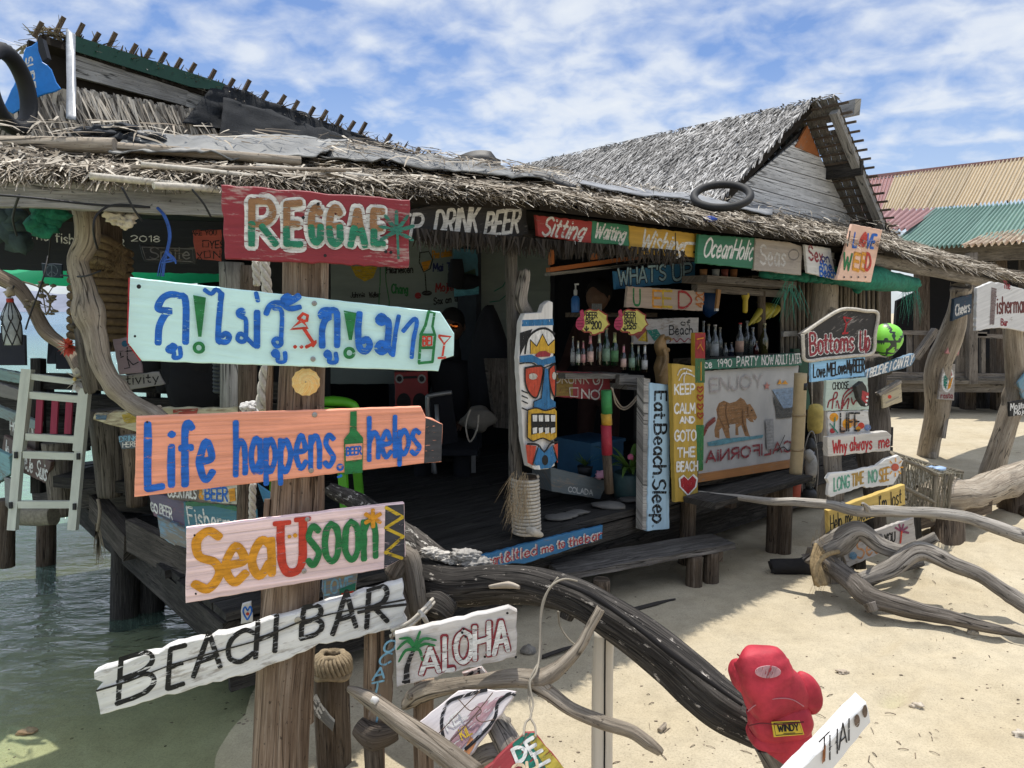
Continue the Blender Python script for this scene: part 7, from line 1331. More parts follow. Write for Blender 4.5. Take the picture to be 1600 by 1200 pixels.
for (x, yb, yt, off, rpx, col, lab_, cap, lb) in ((1098, 562, 502, -.5, 5, CLR, None, (.3, .3, .3), 'clear spirit bottle leftmost on the counter behind the red carved post'), (1106, 562, 507, -.42, 5, CLR, None, None, 'clear bottle second from the left on the counter'), (1116, 562, 508, -.3, 6.5, CLR, (.4, .4, .38), (.5, .45, .4), 'round clear decanter with a pale label on the counter'),
        (1124, 560, 512, -.4, 5, CLR, None, None, 'grey clear bottle behind the round decanter'), (1133, 559, 536, -.26, 4.5, CLR, None, None, 'short clear flask in the middle of the counter'), (1142, 559, 535, -.3, 4.5, (.08, .12, .25), None, None, 'short blue bottle in the middle of the counter'), (1155, 556, 505, -.28, 6.5, CLR, (.55, .35, .25), (.5, .06, .05), 'square clear bottle with a red cap and orange label on the counter'), (1166, 556, 502, -.38, 6, CLR, None, (.5, .5, .48), 'tall clear bottle with a white cap on the counter'),
        (1175, 556, 512, -.3, 6, CLR, None, (.3, .3, .3), 'clear bottle with a grey cap left of the yellow one'), (1181, 556, 533, -.25, 4, (.4, .05, .06), None, None, 'small red bottle on the counter'), (1193, 555, 506, -.27, 6.5, YLG, None, (.55, .5, .3), 'yellow green bottle with a cream cap, rightmost on the counter')):
    b_ = FP(x, yb, off); bottle('spirit_bottle', lb, LBG, b_, (FP(x, yt, off)-b_).length, rpx*b_.y/F, col, lab_, cap)
# counter things
hb = thing('pump_bottle', 'blue hand gel bottle with a white pump on the back counter', 'pump bottle', FP(899, 488, -.7)); c = FP(899, 488, -.7)
k_ = c.y/F; mb = MB(); mb.lathe(c, [(6.5*k_, 0), (6.8*k_, 2*k_), (6.6*k_, 20*k_), (5*k_, 24*k_), (2.4*k_, 26*k_)], 14); mb.build('blue_body', plain((.04, .16, .42), .3, key='blue plastic'), hb)
mb = MB(); mb.lathe(c+Vector((0, 0, 25*k_)), [(2.4*k_, 0), (3*k_, 4*k_), (3*k_, 9*k_), (1.2*k_, 11*k_), (1.2*k_, 17*k_)], 10); mb.beam(c+Vector((-2*k_, 0, 43*k_)), c+Vector((5*k_, 0, 43.5*k_)), 2.5*k_, 2.5*k_); mb.build('pump', plain((.55, .55, .53), .4, key='white plastic'), hb)
mb = MB(); c = FP(933, 486, -.7)
for k in range(5): mb.tube([c+Vector((-.03+.014*k, 0, -.02)), c+Vector((-.03+.014*k, 0, .05))], .007, 8)
tag(mb.build('straw_bundle', plain((.42, .42, .40), .6)), 'bundle of white straws beside the blue pump bottle', 'straws')
bn_ = thing('banana_bunch', 'bunch of greenish yellow bananas hanging in the bar window', 'bananas', FP(1186, 470, -.35))
for k in range(7):
    a = -.1+k*.17; top = FP(1189-k*1.0, 472, -.35-.02*k); mb = MB(); tip = FP(1170+k*6.2, 508-k*2.2, -.3-.02*(k % 2)); mid = (top+tip)/2+Vector((.02+.012*k, -.02, .005)); mb.tube([top, top.lerp(mid, .5)+Vector((.01, 0, 0)), mid, tip], [.007, .022, .025, .008], 9, .03); mb.build('banana', plain((.38, .32, .04), .5, var=.3, sc=9), bn_)
mb = MB(); mb.tube([FP(1188, 440, -.35), FP(1189, 474, -.36)], .012, 7); mb.build('stalk', BROWN, bn_)
mb = MB(); c = FP(1164, 489, -.3); k_ = c.y/F; mb.lathe(c, [(3*k_, 0), (4*k_, 3*k_), (4*k_, 20*k_), (6*k_, 25*k_), (6*k_, 30*k_), (3*k_, 34*k_), (2*k_, 38*k_)], 12); tag(mb.build('yellow_squeezer', plain((.52, .38, .03), .45, key='yellow plastic')), 'yellow plastic handle hanging from the beam in the bar window', 'utensil')
mb = MB(); mb.slab([FP(x, y, -.25) for x, y in ((1122, 452), (1127, 453), (1123, 482), (1119, 482))], FN, .015); mb.cur = 1; mb.slab([FP(x, y, -.25) for x, y in ((1119, 482), (1123, 482), (1122.5, 486), (1118.5, 486))], FN, .015); tag(mb.build('wooden_spatula', [plain((.33, .17, .06), .6), plain((.55, .55, .52), .5)]), 'orange brown wooden spatula hanging beside the blue bag', 'utensil')
mb = MB(); mb.blob(FP(1110, 472, -.7), .10, .12, 3, (.75, .5, 1.15)); tag(mb.build('blue_bag', plain((.01, .05, .16), .5)), 'dark blue bag hanging behind the bare wooden board', 'bag')
for k, (x, c_, lb) in enumerate(((1099, (.35, .17, .07), 'brown cup leftmost on the high shelf'), (1118, (.4, .42, .42), 'white mug on the high shelf'), (1132, (.28, .08, .06), 'dark red tin on the high shelf'), (1146, (.36, .15, .06), 'terracotta pot on the high shelf'))):
    c = FP(x, 433, -.15); kk = c.y/F; mb = MB(); mb.lathe(c, [(5*kk, 0), (6*kk, 12*kk), (5.6*kk, 12*kk), (4.5*kk, 2*kk)], 14); tag(mb.build('shelf_pot', plain(c_, .6)), lb, 'pot')
mb = MB(); mb.box(FP(1178, 435, -.15), .20, .1, .03, .7); tag(mb.build('tray', BROWN), 'flat brown wooden tray at the right end of the high shelf', 'tray')
# red carved post, wooden idol, rasta pole, mustard card
mb = MB(); mb.tube([FP(1091, 520, -.02), FP(1091, 562, -.02)], .042, 12); o = mb.build('carved_post', paint((.36, .03, .025), .2, su=4, sv=12)); tag(o, 'red painted post top with yellow zigzags above the heart board', 'post')
mb = MB(); mb.tube([FP(1034, 600, -.1), FP(1033, 575, -.1), FP(1036, 556, -.1), FP(1032, 540, -.1), FP(1037, 525, -.1)], [.035, .042, .034, .036, .02], 14, .12, ridge=.1); mb.tube([FP(1037, 530, -.1), FP(1044, 528, -.05), FP(1050, 531, 0)], [.014, .012, .006], 8, .1); mb.tube([FP(1030, 590, -.06), FP(1040, 562, -.05), FP(1037, 545, -.06)], [.008, .014, .01], 8); tag(mb.build('carved_bird', plain((.28, .175, .075), .5, var=.35, sc=8, bs=.4, key='carved wood')), 'small brown wooden carving of a long necked bird on the bar corner', 'carving')
rs = thing('striped_pole', 'round pole striped green, yellow and red in front of the dark bar front', 'pole', FP(948, 710, -.1))
for (y0, y1, c_, n_) in ((610, 646, (.05, .26, .08), 'green_band'), (646, 664, (.55, .32, .04), 'yellow_band'), (664, 710, (.36, .03, .05), 'red_band')):
    mb = MB(); mb.tube([FP(947, y0, -.1), FP(948.5, y1, -.1)], .031, 14); mb.build(n_, paint(c_, .25, (.4, .4, .3), su=20, sv=20, bs=.1), rs)
mb = MB(); mb.tube([FP(948, 710, -.1), FP(952, 770, -.1)], .028, 10); mb.build('foot', BROWN, rs)
mb = MB()
for q_ in ([(955, 605), (962, 622), (972, 636), (984, 632), (1000, 612)], [(957, 606), (962, 630), (975, 640), (990, 630), (1004, 606)]): mb.tube([FP(x, y, -.1) for x, y in q_], .005, 6)
tag(mb.build('shell_garland', plain((.33, .27, .2), .8)), 'drooping string garland under the lower bar shelf', 'garland')
# plant pots
LEAF = plain((.10, .19, .035), .45, var=.5, sc=9, bs=.1, key='yellow green leaf')
def strap(mb, p, d, L, w, droop):
    n = 7; sd = d.cross(Vector((0, 0, 1))).normalized(); pr = None
    for i in range(n+1):
        t = i/n; c = p + d*(L*t) + Vector((0, 0, -droop*t*t)); ww = w*(sin(pi*min(1, t*.9+.12))**.7)*.5; a = mb.add([c-sd*ww, c+sd*ww, c+Vector((0, 0, -ww*.3))])
        if pr is not None: mb.face((pr, pr+2, a+2, a)); mb.face((pr+2, pr+1, a+1, a+2))
        pr = a
pp = thing('potted_plant', 'strap leaved potted plant with a tiny pink flower beside the tall blue board', 'plant', FP(985, 780, -.15))
c = FP(985, 778, -.18); k_ = c.y/F; mb = MB(); mb.lathe(c, [(25*k_, 0), (27*k_, 10*k_), (28*k_, 40*k_), (25*k_, 42*k_), (24*k_, 36*k_)], 20); mb.build('pot', plain((.05, .10, .10), .5, var=.3, key='dark teal pot'), pp)
mb = MB(); c2 = c+Vector((0, 0, 40*k_))
for k in range(22): a = 2*pi*k/22+rng.uniform(-.2, .2); strap(mb, c2, Vector((cos(a)*.8, sin(a)*.8, rng.uniform(.7, 1.6))).normalized(), rng.uniform(.24, .42), rng.uniform(.022, .04), rng.uniform(.08, .24))
mb.build('leaves', LEAF, pp); mb = MB(); mb.blob(FP(986, 714, -.05), .018, .5, 2); mb.build('flower', plain((.5, .12, .2), .6), pp)
pq = thing('spiky_plant', 'small spiky green plant in the blue crate', 'plant', FP(914, 728, -.35)); mb = MB(); c = FP(914, 728, -.38)
for k in range(26): a = 2*pi*k/26; strap(mb, c, Vector((cos(a)*.7, sin(a)*.7, rng.uniform(.5, 1.5))).normalized(), rng.uniform(.08, .16), .008, .03)
mb.build('leaves', plain((.07, .14, .03), .5), pq); mb = MB(); mb.lathe(c-Vector((0, 0, .06)), [(.04, 0), (.05, .06)], 12); mb.build('pot', BLACKP, pq)
mb = MB(); c = FP(922, 735, -.5); mb.box(c+Vector((0, 0, .10)), .30, .3, .20, .7); mb.box(c+Vector((0, 0, .205)), .32, .32, .02, .7); tag(mb.build('blue_crate', plain((.015, .075, .15), .5, key='blue plastic crate')), 'blue plastic crate in the shade behind the trough planter', 'crate')
tr0 = thing('trough_planter', 'long grey blue wooden trough lettered COLADA on the deck', 'planter', FP(900, 765, -.25))
trs = Sign('front_board', None, None, [(860, 730), (950, 752), (938, 780), (862, 768)], FR(-.22), paint((.09, .11, .12), .35, (.15, .13, .11)), .16, parent=tr0); trs.text('COLADA', (888, 768), (926, 774), (888, 760), (926, 766), 1.6, ink((.4, .42, .42), .2))
mb = MB(); mb.blob(FP(941, 742, -.2), .03, .7, 3, (1.2, 1, .8)); tag(mb.build('pink_orchid', plain((.55, .28, .38), .6)), 'pink orchid blossom at the end of the trough planter', 'flower')
for (x, y, r) in ((870, 762, .06), (885, 775, .05), (903, 785, .05), (950, 778, .08), (985, 783, .06)):
    mb = MB(); p = FP(x, y, -.1); p.z = DZ+.012; mb.blob(p, r, .3, 2, (1.3, .9, .25)); tag(mb.build('flat_stone', plain((.13, .125, .115), .95)), 'flat grey stone on the deck boards along the planter', 'stone', 'flat stones along the planter')
# ================================================================== inside the bar: people and things in the shade
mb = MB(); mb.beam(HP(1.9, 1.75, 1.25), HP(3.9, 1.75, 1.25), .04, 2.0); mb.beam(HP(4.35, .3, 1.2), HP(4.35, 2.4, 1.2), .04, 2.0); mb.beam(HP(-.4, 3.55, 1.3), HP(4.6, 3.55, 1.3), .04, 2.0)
mb.build('shade_wall', plain((.010, .012, .016), .95, key='dark shade wall'), hut)  # near-black walls added to close off light and darken the interior
mb = MB(); mb.beam(P(470, 770, 6.6), P(860, 770, 6.6), .05, 1.25); mb.build('shade_panel', plain((.008, .009, .012), .95, key='dark wainscot'), hut)  # near-black panel added below the menu wall to stand for shade
def skin(name, joints, edges, mat, parent=None, sub=2, root=0):
    me = bpy.data.meshes.new(name); org = Vector(joints[root][0]); me.from_pydata([Vector(j[0])-org for j in joints], edges, [])
    o = bpy.data.objects.new(name, me); COL.objects.link(o); me.materials.append(mat); md = o.modifiers.new('skin', 'SKIN')
    md.use_smooth_shade = True
    if not me.skin_vertices: me.skin_vertices.new(name='')
    for i, j in enumerate(joints):
        r = j[1]; me.skin_vertices[0].data[i].radius = (r, r) if not hasattr(r, '__len__') else r
        me.skin_vertices[0].data[i].use_root = (i == root)
    ss = o.modifiers.new('sub', 'SUBSURF'); ss.levels = sub; ss.render_levels = sub
    if parent is not None: o.parent = parent; o.location = org-wloc(parent)
    else: o.location = org
    return o
def head(mbs, c, R, face, up=Vector((0, 0, 1))):
    """head mesh with brow, nose, chin; c centre, R half height, face direction"""
    face = Vector(face).normalized(); sx = face.cross(up).normalized(); bm = bmesh.new(); bmesh.ops.create_icosphere(bm, subdivisions=4, radius=1); i0 = len(mbs.v)
    for v in bm.verts:
        x, y, z = v.co.x, -v.co.y, v.co.z         # y towards the face
        wx, wy, wz = .72, .86, 1.
        if z < -.2: wx *= 1-.35*(-z-.2)/.8; 
        if y > 0 and z < .1: wy *= .95
        n_ = math.exp(-((x/.14)**2+((z+.12)/.22)**2))*.22*(y > 0); br = math.exp(-((z-.18)/.1)**2)*.05*(y > .3); ey = -math.exp(-(((abs(x)-.32)/.14)**2+((z-.05)/.1)**2))*.09*(y > .3); ch = math.exp(-((x/.25)**2+((z+.8)/.2)**2))*.1*(y > -.2); mo = -math.exp(-((x/.24)**2+((z+.45)/.04)**2))*.05*(y > .4); lip = math.exp(-((x/.22)**2+((abs(z+.45)-.08)/.05)**2))*.05*(y > .4)
        mbs.v.append(c + sx*(x*wx*R) + face*((y*wy+n_+br+ey+ch*.6+mo+lip)*R) + up*(z*wz*R))
    old = mbs.smooth; mbs.smooth = True
    for f_ in bm.faces: mbs.face([i0+v.index for v in f_.verts])
    mbs.smooth = old; bm.free()
    for s_ in (-1, 1): mbs.blob(c+sx*(s_*.74*R)-face*(.05*R)+up*(.0*R), .2*R, .1, 2, (.4, .8, 1.2))
SKIN = plain((.20, .11, .07), .5, var=.08, key='brown skin'); SKIND = plain((.10, .055, .038), .5, var=.08, key='dark brown skin'); CLO = plain((.010, .011, .015), .9, key='black cloth')
def hand(parent, w, d, upv, mat):
    d = Vector(d).normalized(); sd = d.cross(Vector(upv)).normalized(); nrm = sd.cross(d)
    J = [(w, .022), (w+d*.05, (.036, .016)), (w+d*.085, (.036, .013))]; Ed = [(0, 1), (1, 2)]
    for k, (o_, L) in enumerate(((-.03, .065), (-.01, .078), (.011, .072), (.03, .055))):
        b = len(J); p = w+d*.088+sd*o_; J += [(p, .009), (p+d*L*.45-nrm*.008, .0085), (p+d*L*.75-nrm*.024, .008), (p+d*L*.9-nrm*.042, .0065)]; Ed += [(2, b), (b, b+1), (b+1, b+2), (b+2, b+3)]
    b = len(J); J += [(w+d*.03-sd*.035, .012), (w+d*.06-sd*.058-nrm*.008, .010), (w+d*.085-sd*.062-nrm*.02, .008)]; Ed += [(1, b), (b, b+1), (b+1, b+2)]
    return J, Ed
# seated figure with mirrored sunglasses
c = P(706, 511, 5.75); person = thing('person', 'person in black clothes and glowing reflective sunglasses sitting in the shade of the bar', 'person', c-Vector((0, 0, 1.0)))
fw = Vector((-.1, -1, 0)).normalized(); sdv = Vector((1, -.1, 0)).normalized(); H = lambda x, y, z: c + sdv*x + fw*y + Vector((0, 0, z))
J = [(H(.02, 0, -.86), (.16, .12)), (H(.01, 0, -.62), (.15, .11)), (H(0, 0, -.36), (.17, .11)), (H(0, 0, -.25), (.10, .08)), (H(0, 0, -.14), .055), (H(0, .0, -.04), .06),
     (H(.18, 0, -.30), .065), (H(.24, .04, -.56), .05), (H(.16, .26, -.66), .04), (H(-.18, 0, -.30), .065), (H(-.24, .04, -.56), .05), (H(-.16, .26, -.66), .04),
     (H(.11, .05, -.9), .09), (H(.14, .42, -.88), .07), (H(.14, .44, -1.2), .055), (H(.14, .42, -1.30), .045), (H(.14, .58, -1.33), .04),
     (H(-.11, .05, -.9), .09), (H(-.14, .42, -.88), .07), (H(-.14, .44, -1.2), .055), (H(-.14, .42, -1.30), .045), (H(-.14, .58, -1.33), .04)]
Ed = [(0, 1), (1, 2), (2, 3), (3, 4), (4, 5), (2, 6), (6, 7), (7, 8), (2, 9), (9, 10), (10, 11), (0, 12), (12, 13), (13, 14), (14, 15), (15, 16), (0, 17), (17, 18), (18, 19), (19, 20), (20, 21)]
skin('body', J, Ed, CLO, person)
for s_ in (8, 11):
    w = Vector(J[s_][0]); hj, he = hand(person, w, Vector((-.5 if s_ == 8 else .5, -.8, -.1)), (0, 0, 1), SKIND); skin('hand', hj, he, SKIND, person, 2)
mb = MB(); head(mb, c, .125, fw); mb.build('head', SKIND, person)
mb = MB(); mb.blob(c-fw*.018+Vector((0, 0, .035)), .118, .03, 3, (.84, 1.0, .98)); mb.build('hair', plain((.008, .007, .007), .8), person)
sg = MB()
for s_ in (-1, 1): sg.blob(c+fw*.105+sdv*(.042*s_)+Vector((0, 0, .01)), .03, 0, 2, (1, .35, .75))
sg.beam(c+fw*.112+sdv*-.02+Vector((0, 0, .018)), c+fw*.112+sdv*.02+Vector((0, 0, .018)), .006, .006); m_, nt_, b_ = newmat('orange mirror lens'); b_.inputs['Base Color'].default_value = (.9, .22, .04, 1); b_.inputs['Metallic'].default_value = 1; b_.inputs['Roughness'].default_value = .12; sg.build('sunglasses', m_, person)
mb = MB(); s0 = H(0, 0, -.96); mb.beam(s0+Vector((-.2, 0, 0)), s0+Vector((.2, 0, 0)), .36, .04)
for a_, b2_ in ((-.16, -.14), (.16, -.14), (-.16, .14), (.16, .14)): mb.beam(s0+Vector((a_, b2_, 0)), s0+Vector((a_, b2_, -(s0.z-DZ))), .04, .04)
tag(mb.build('stool', DARK), 'dark wooden stool under the person in sunglasses', 'stool')
# bartender
c = FP(934, 465, -1.15); fw = (Vector((CAM.x, CAM.y, 0))-Vector((c.x, c.y, 0))).normalized(); fw = (fw+Vector((-.5, 0, -.15))).normalized(); sdv = fw.cross(Vector((0, 0, 1))).normalized()
bt = thing('person', 'person in dark clothes with brown skin standing behind the bar counter, head bent', 'person', Vector((c.x, c.y, .1)))
h0 = c.z-.1; fh = Vector((fw.x, fw.y, 0)).normalized(); H = lambda x, y, z: Vector((c.x, c.y, .1)) - fh*.04 + sdv*x + fh*y + Vector((0, 0, z*h0))
J = [(H(0, 0, .56), (.15, .11)), (H(0, 0, .70), (.14, .10)), (H(0, 0, .84), (.16, .1)), (H(0, .01, .91), .055), (H(0, .04, .97), .055), (H(.18, 0, .86), .058), (H(.25, .06, .70), .046), (H(.2, .28, .64), .036), (H(-.18, 0, .86), .058), (H(-.25, .06, .70), .046), (H(-.2, .28, .64), .036),
     (H(.1, 0, .52), .085), (H(.11, .02, .29), .065), (H(.11, 0, .05), .045), (H(.11, .14, .02), .04), (H(-.1, 0, .52), .085), (H(-.11, .02, .29), .065), (H(-.11, 0, .05), .045), (H(-.11, .14, .02), .04)]
Ed = [(0, 1), (1, 2), (2, 3), (3, 4), (2, 5), (5, 6), (6, 7), (2, 8), (8, 9), (9, 10), (0, 11), (11, 12), (12, 13), (13, 14), (0, 15), (15, 16), (16, 17), (17, 18)]
skin('body', J, Ed, plain((.05, .022, .018), .9, key='dark brown shirt'), bt)
for s_ in (7, 10): hj, he = hand(bt, Vector(J[s_][0]), fh, (0, 0, 1), SKIN); skin('hand', hj, he, SKIN, bt, 2)
mb = MB(); head(mb, c, .12, fw); mb.build('head', SKIN, bt); mb = MB(); mb.blob(c-fw*.03+Vector((0, 0, .04)), .112, .06, 3, (.88, 1., .95)); mb.build('hair', plain((.010, .008, .007), .8), bt)
# hanging black garments, red speaker, chairs, bag
mb = MB(); mb.tube([P(765, 478, 5.6), P(766, 510, 5.6), P(768, 560, 5.6), P(764, 605, 5.6), P(760, 640, 5.6)], [.03, .09, .14, .13, .10], 16, .15, ridge=.1); tag(mb.build('hanging_garment', CLO), 'black garment hanging on the wall beside the menu, right of the seated person', 'garment')
mb = MB(); mb.tube([P(712, 405, 5.9), P(712, 430, 5.9), P(708, 450, 5.9)], [.05, .07, .05], 10, .3); mb.blob(P(728, 440, 5.95), .09, .5, 2, (1.2, .5, .6)); tag(mb.build('black_bag', CLO), 'black bag hanging in front of the blue poster', 'bag')
po = Sign('poster', 'blue and green picture panel hanging on the menu wall behind the black bag', 'poster', [(708, 388), (746, 390), (748, 460), (710, 464)], FACE(730, 430, 6.05, 12), plain((.04, .16, .22), .5, var=.4, sc=8), .02); po.fill([(709, 446), (748, 440), (748, 459), (710, 463)], ink((.10, .34, .42), .1), 'painted_sea'); po.fill([(715, 430), (742, 420), (746, 440), (712, 446)], ink((.04, .09, .05), .2), 'painted_island')
sp_ = thing('red_speaker', 'red boombox with two white ringed speakers on the floor under the menu', 'speaker', P(648, 655, 5.6)); spb = Sign('case', None, None, [(616, 582), (668, 580), (670, 650), (618, 652)], FACE(642, 615, 5.5, 6), plain((.26, .016, .018), .45, key='red plastic case'), .18, parent=sp_)
for x in (624, 659): spb.disc(x, 592, 6.5, ink((.35, .35, .33), .1), 'speaker_ring', 7); spb.disc(x, 592, 4, INKB, 'speaker_cone', 4.5)
for x in (631, 656): spb.disc(x, 628, 11, INKB, 'speaker_cone', 14)
spb.fill([(630, 588), (652, 587), (652, 591), (630, 592)], INKB, 'display')
GC = plain((.09, .36, .02), .4, key='bright green plastic')
gc = thing('green_chair', 'bright green plastic chair half hidden behind the big post', 'chair', P(535, 750, 3.9))
mb = MB(); mb.tube([P(500, 628, 3.9), P(520, 627, 3.9), P(545, 630, 3.9), P(556, 642, 3.9), P(556, 690, 3.9)], [.022, .028, .024, .022, .02], 10); mb.build('backrest', GC, gc); mb = MB(); mb.slab([P(x, y, 3.85) for x, y in ((498, 636), (552, 640), (552, 690), (498, 688))], (0, -1, 0), .015); mb.build('back_panel', GC, gc); mb = MB(); a = P(496, 722, 3.8); mb.box(a, .38, .38, .03); mb.build('seat', GC, gc)
for dx, dy in ((-.16, -.16), (.16, -.16), (-.16, .16), (.16, .16)): mb = MB(); mb.beam(a+Vector((dx, dy, 0)), Vector((a.x+dx*1.15, a.y+dy*1.15, DZ)), .04, .04); mb.build('leg', GC, gc)
mc = thing('metal_chair', 'grey tubular metal chair on the dark deck by the red boombox', 'chair', P(700, 740, 5.2)); MT = plain((.30, .31, .31), .35, .5, key='grey tube')
mb = MB(); mb.tube([P(680, 740, 5.2), P(672, 680, 5.2), P(668, 625, 5.2), P(674, 618, 5.2), P(706, 613, 5.2)], .016, 8); mb.tube([P(686, 700, 5.1), P(682, 632, 5.1)], .014, 8); mb.build('frame', MT, mc); mb = MB(); mb.slab([P(x, y, 5.22) for x, y in ((672, 622), (706, 616), (716, 690), (680, 698))], (0, -1, 0), .02); mb.build('backrest', CLO, mc); mb = MB(); mb.box(P(705, 700, 5.3), .38, .36, .04); mb.build('seat', CLO, mc)
for dx in (-.15, .15): mb = MB(); p = P(705, 700, 5.3)+Vector((dx, .1, 0)); mb.beam(p, Vector((p.x, p.y, DZ)), .03, .03); mb.build('leg', MT, mc)
bg_ = thing('cloth_bag', 'pale cloth bag with white cords on the dark deck beside the front post', 'bag', P(745, 690, 5.3)); mb = MB(); mb.blob(P(748, 655, 5.3), .10, .3, 3, (1.1, .7, .9)); mb.build('sack', plain((.19, .175, .15), .9), bg_)
mb = MB(); mb.tube([P(735, 640, 5.15), P(728, 665, 5.12), P(734, 690, 5.12), P(745, 672, 5.12), P(748, 648, 5.15)], .006, 6); mb.build('cord', ROPEW, bg_)
mb = MB(); mb.slab([FP(x, y, -1.2) for x, y in ((760, 560), (796, 560), (796, 670), (775, 668))], FN, .03); tag(mb.build('slatted_panel', wood((.03, .026, .022), (.09, .08, .07), (.16, .145, .13), su=30, sv=3)), 'dark slatted wooden panel behind the front post', 'panel')
# ropes by the big post
for (x0, y0, x1, y1, Y, r, lb) in ((413, 405, 418, 460, 2.75, .017, 'thick twisted rope hanging left of the big post above the mint board'), (399, 408, 402, 446, 2.8, .013, 'thinner rope beside the thick twisted one above the mint board'), (416, 572, 408, 640, 2.7, .020, 'thick grey rope hanging left of the big post below the mint board'), (395, 756, 394, 812, 2.7, .012, 'pale rope hanging left of the big post between the orange and pink boards')):
    mb = MB(); n_ = 40; a, b_ = P(x0, y0, Y), P(x1, y1, Y); L = (b_-a).length
    for s_ in range(3): mb.tube([a.lerp(b_, i/n_)+Vector((cos(i/n_*L/r*.9+s_*2.1), sin(i/n_*L/r*.9+s_*2.1), 0))*(r*.55) for i in range(n_+1)], r*.58, 7, sub=1)
    tag(mb.build('twisted_rope', ROPEW), lb, 'rope')
mb = MB(); c = P(388, 638, 2.6)
for k in range(10): mb.tube([c+Vector((rng.uniform(-.025, .025), rng.uniform(-.02, .02), rng.uniform(-.02, .02))) for _ in range(4)], .008, 6)
tag(mb.build('rope_knot', plain((.55, .53, .5), .95, var=.3, sc=60)), 'white rope knot on top of the orange board', 'rope')
# ================================================================== left side
# rope windings on the left post
rw = MB(); pts = []; a, b_ = P(158, 395, 3.35), P(156, 528, 3.35); n_ = 11
for i in range(n_*14+1): an = 2*pi*i/14; pts.append(a.lerp(b_, i/(n_*14))+Vector((cos(an), sin(an), 0))*.112)
rw.tube(pts, .017, 8, sub=2)
for k in range(4): rw.tube([P(128, 380+k*9, 3.25), P(160, 372+k*12, 3.2), P(196, 395+k*10, 3.25)], .018, 8, .1)
for k in range(150): p = P(rng.uniform(150, 194), rng.uniform(385, 425), 3.2); blade(rw, p, Vector((rng.gauss(0, .6), -.2, rng.gauss(-.3, .6))).normalized(), rng.uniform(.02, .07), .004, FD, .01, .5)
tag(rw.build('coiled_rope', plain((.15, .105, .055), .95, var=.35, sc=50, bs=.6, key='brown coir rope')), 'thick brown rope wound round the post behind the curved driftwood post', 'rope')
# ladder
ld = thing('white_ladder', 'greenish white wooden frame ladder with three dark red slats leaning at the left', 'ladder', P(75, 830, 3.9)); LW = paint((.56, .58, .50), .15, (.3, .25, .2), su=3, sv=18, bs=.25); LR = paint((.27, .03, .06), .1)
ldp = lambda x, y: P(x, y, 3.75+.10*(830-y)/250)
for x0, x1 in ((22, 44), (118, 134)):
    mb = MB(); mb.beam(ldp(x0-2 if x0 < 50 else 114, 828), ldp(x0+8 if x0 < 50 else 125, 705), .042, .03, (0, -1, 0)); mb.beam(ldp(30 if x0 < 50 else 124, 705), ldp(44 if x0 < 50 else 134, 577 if x0 < 50 else 600), .05, .036, (0, -1, 0)); mb.build('rail', LW, ld)
for (xa, ya, xb, yb) in ((48, 588, 122, 597), (48, 617, 128, 624), (42, 682, 122, 687), (38, 710, 120, 713), (30, 788, 112, 788)):
    mb = MB(); mb.beam(ldp(xa, ya), ldp(xb, yb), .025, .035 if ya != 588 else .03, (0, 0, 1)); mb.build('rung', LW, ld)
for x in (62, 86, 108): mb = MB(); mb.beam(ldp(x+1, 622), ldp(x-2, 678), .032, .012, (0, -1, 0)); mb.build('red_slat', LR, ld)
for x, y in ((29, 710), (126, 712), (21, 788), (120, 790)): mb = MB(); mb.beam(ldp(x, y-5)+Vector((0, -.02, 0)), ldp(x, y+5)+Vector((0, -.02, 0)), .014, .012, (0, -1, 0)); mb.build('mortise', BLACKP, ld)
# driftwood arm with bottle and dry twigs, flowers
mb = MB(); mb.tube([P(-20, 425, 3.3), P(25, 448, 3.3), P(48, 478, 3.28), P(72, 518, 3.25), P(100, 540, 3.2), P(130, 580, 3.1)], [.032, .032, .028, .03, .026, .03], 12, .1); tag(mb.build('driftwood_branch', wood((.07, .055, .04), (.22, .17, .12), (.34, .28, .21))), 'curved brown branch at the left holding the netted bottle', 'branch')
nbt = thing('netted_bottle', 'cloudy glass bottle in black netting hanging from the curved brown branch', 'bottle', P(20, 540, 3.2)); c = P(20, 539, 3.2); k_ = c.y/F
mb = MB(); mb.lathe(c, [(12*k_, 0), (13*k_, 3*k_), (13*k_, 48*k_), (8*k_, 58*k_), (4.5*k_, 66*k_), (4.5*k_, 74*k_)], 16); mb.build('glass_body', plain((.30, .33, .33), .25, var=.4, sc=16, key='cloudy glass'), nbt)
mb = MB()
for k in range(6):
    for s_ in (-1, 1): mb.tube([c+Vector((cos(k*1.047+s_*i*.25)*13.5*k_, sin(k*1.047+s_*i*.25)*13.5*k_, i*9*k_)) for i in range(6)]+[c+Vector((0, 0, 76*k_))], .0022, 4, cap=False)
mb.tube([c+Vector((0, 0, 74*k_)), P(22, 445, 3.28)], .003, 5); mb.build('net_cord', BLACKP, nbt); mb = MB(); mb.lathe(c+Vector((0, 0, 66*k_)), [(5.2*k_, 0), (5.2*k_, 6*k_)], 12); mb.build('red_tie', plain((.35, .03, .02), .7), nbt)
mb = MB(); mb.blob(c+Vector((0, 0, 82*k_)), .02, .6, 2); mb.build('dry_flower', plain((.35, .3, .22), .9), nbt)
mb = MB(); tw = [P(35, 440, 3.25), P(60, 448, 3.2), P(75, 460, 3.2), P(78, 480, 3.2), P(72, 492, 3.2)]; mb.tube(tw, .004, 6, .1)
for k in range(16): p = P(rng.uniform(40, 86), rng.uniform(440, 492), 3.2); mb.blob(p, rng.uniform(.008, .016), .4, 1, (1.4, 1, .7)); mb.tube([p, tw[1+k % 4]], .002, 4)
tag(mb.build('dry_seed_twig', plain((.12, .10, .065), .9)), 'dry twig with brown seed pods hanging at the left', 'twig')
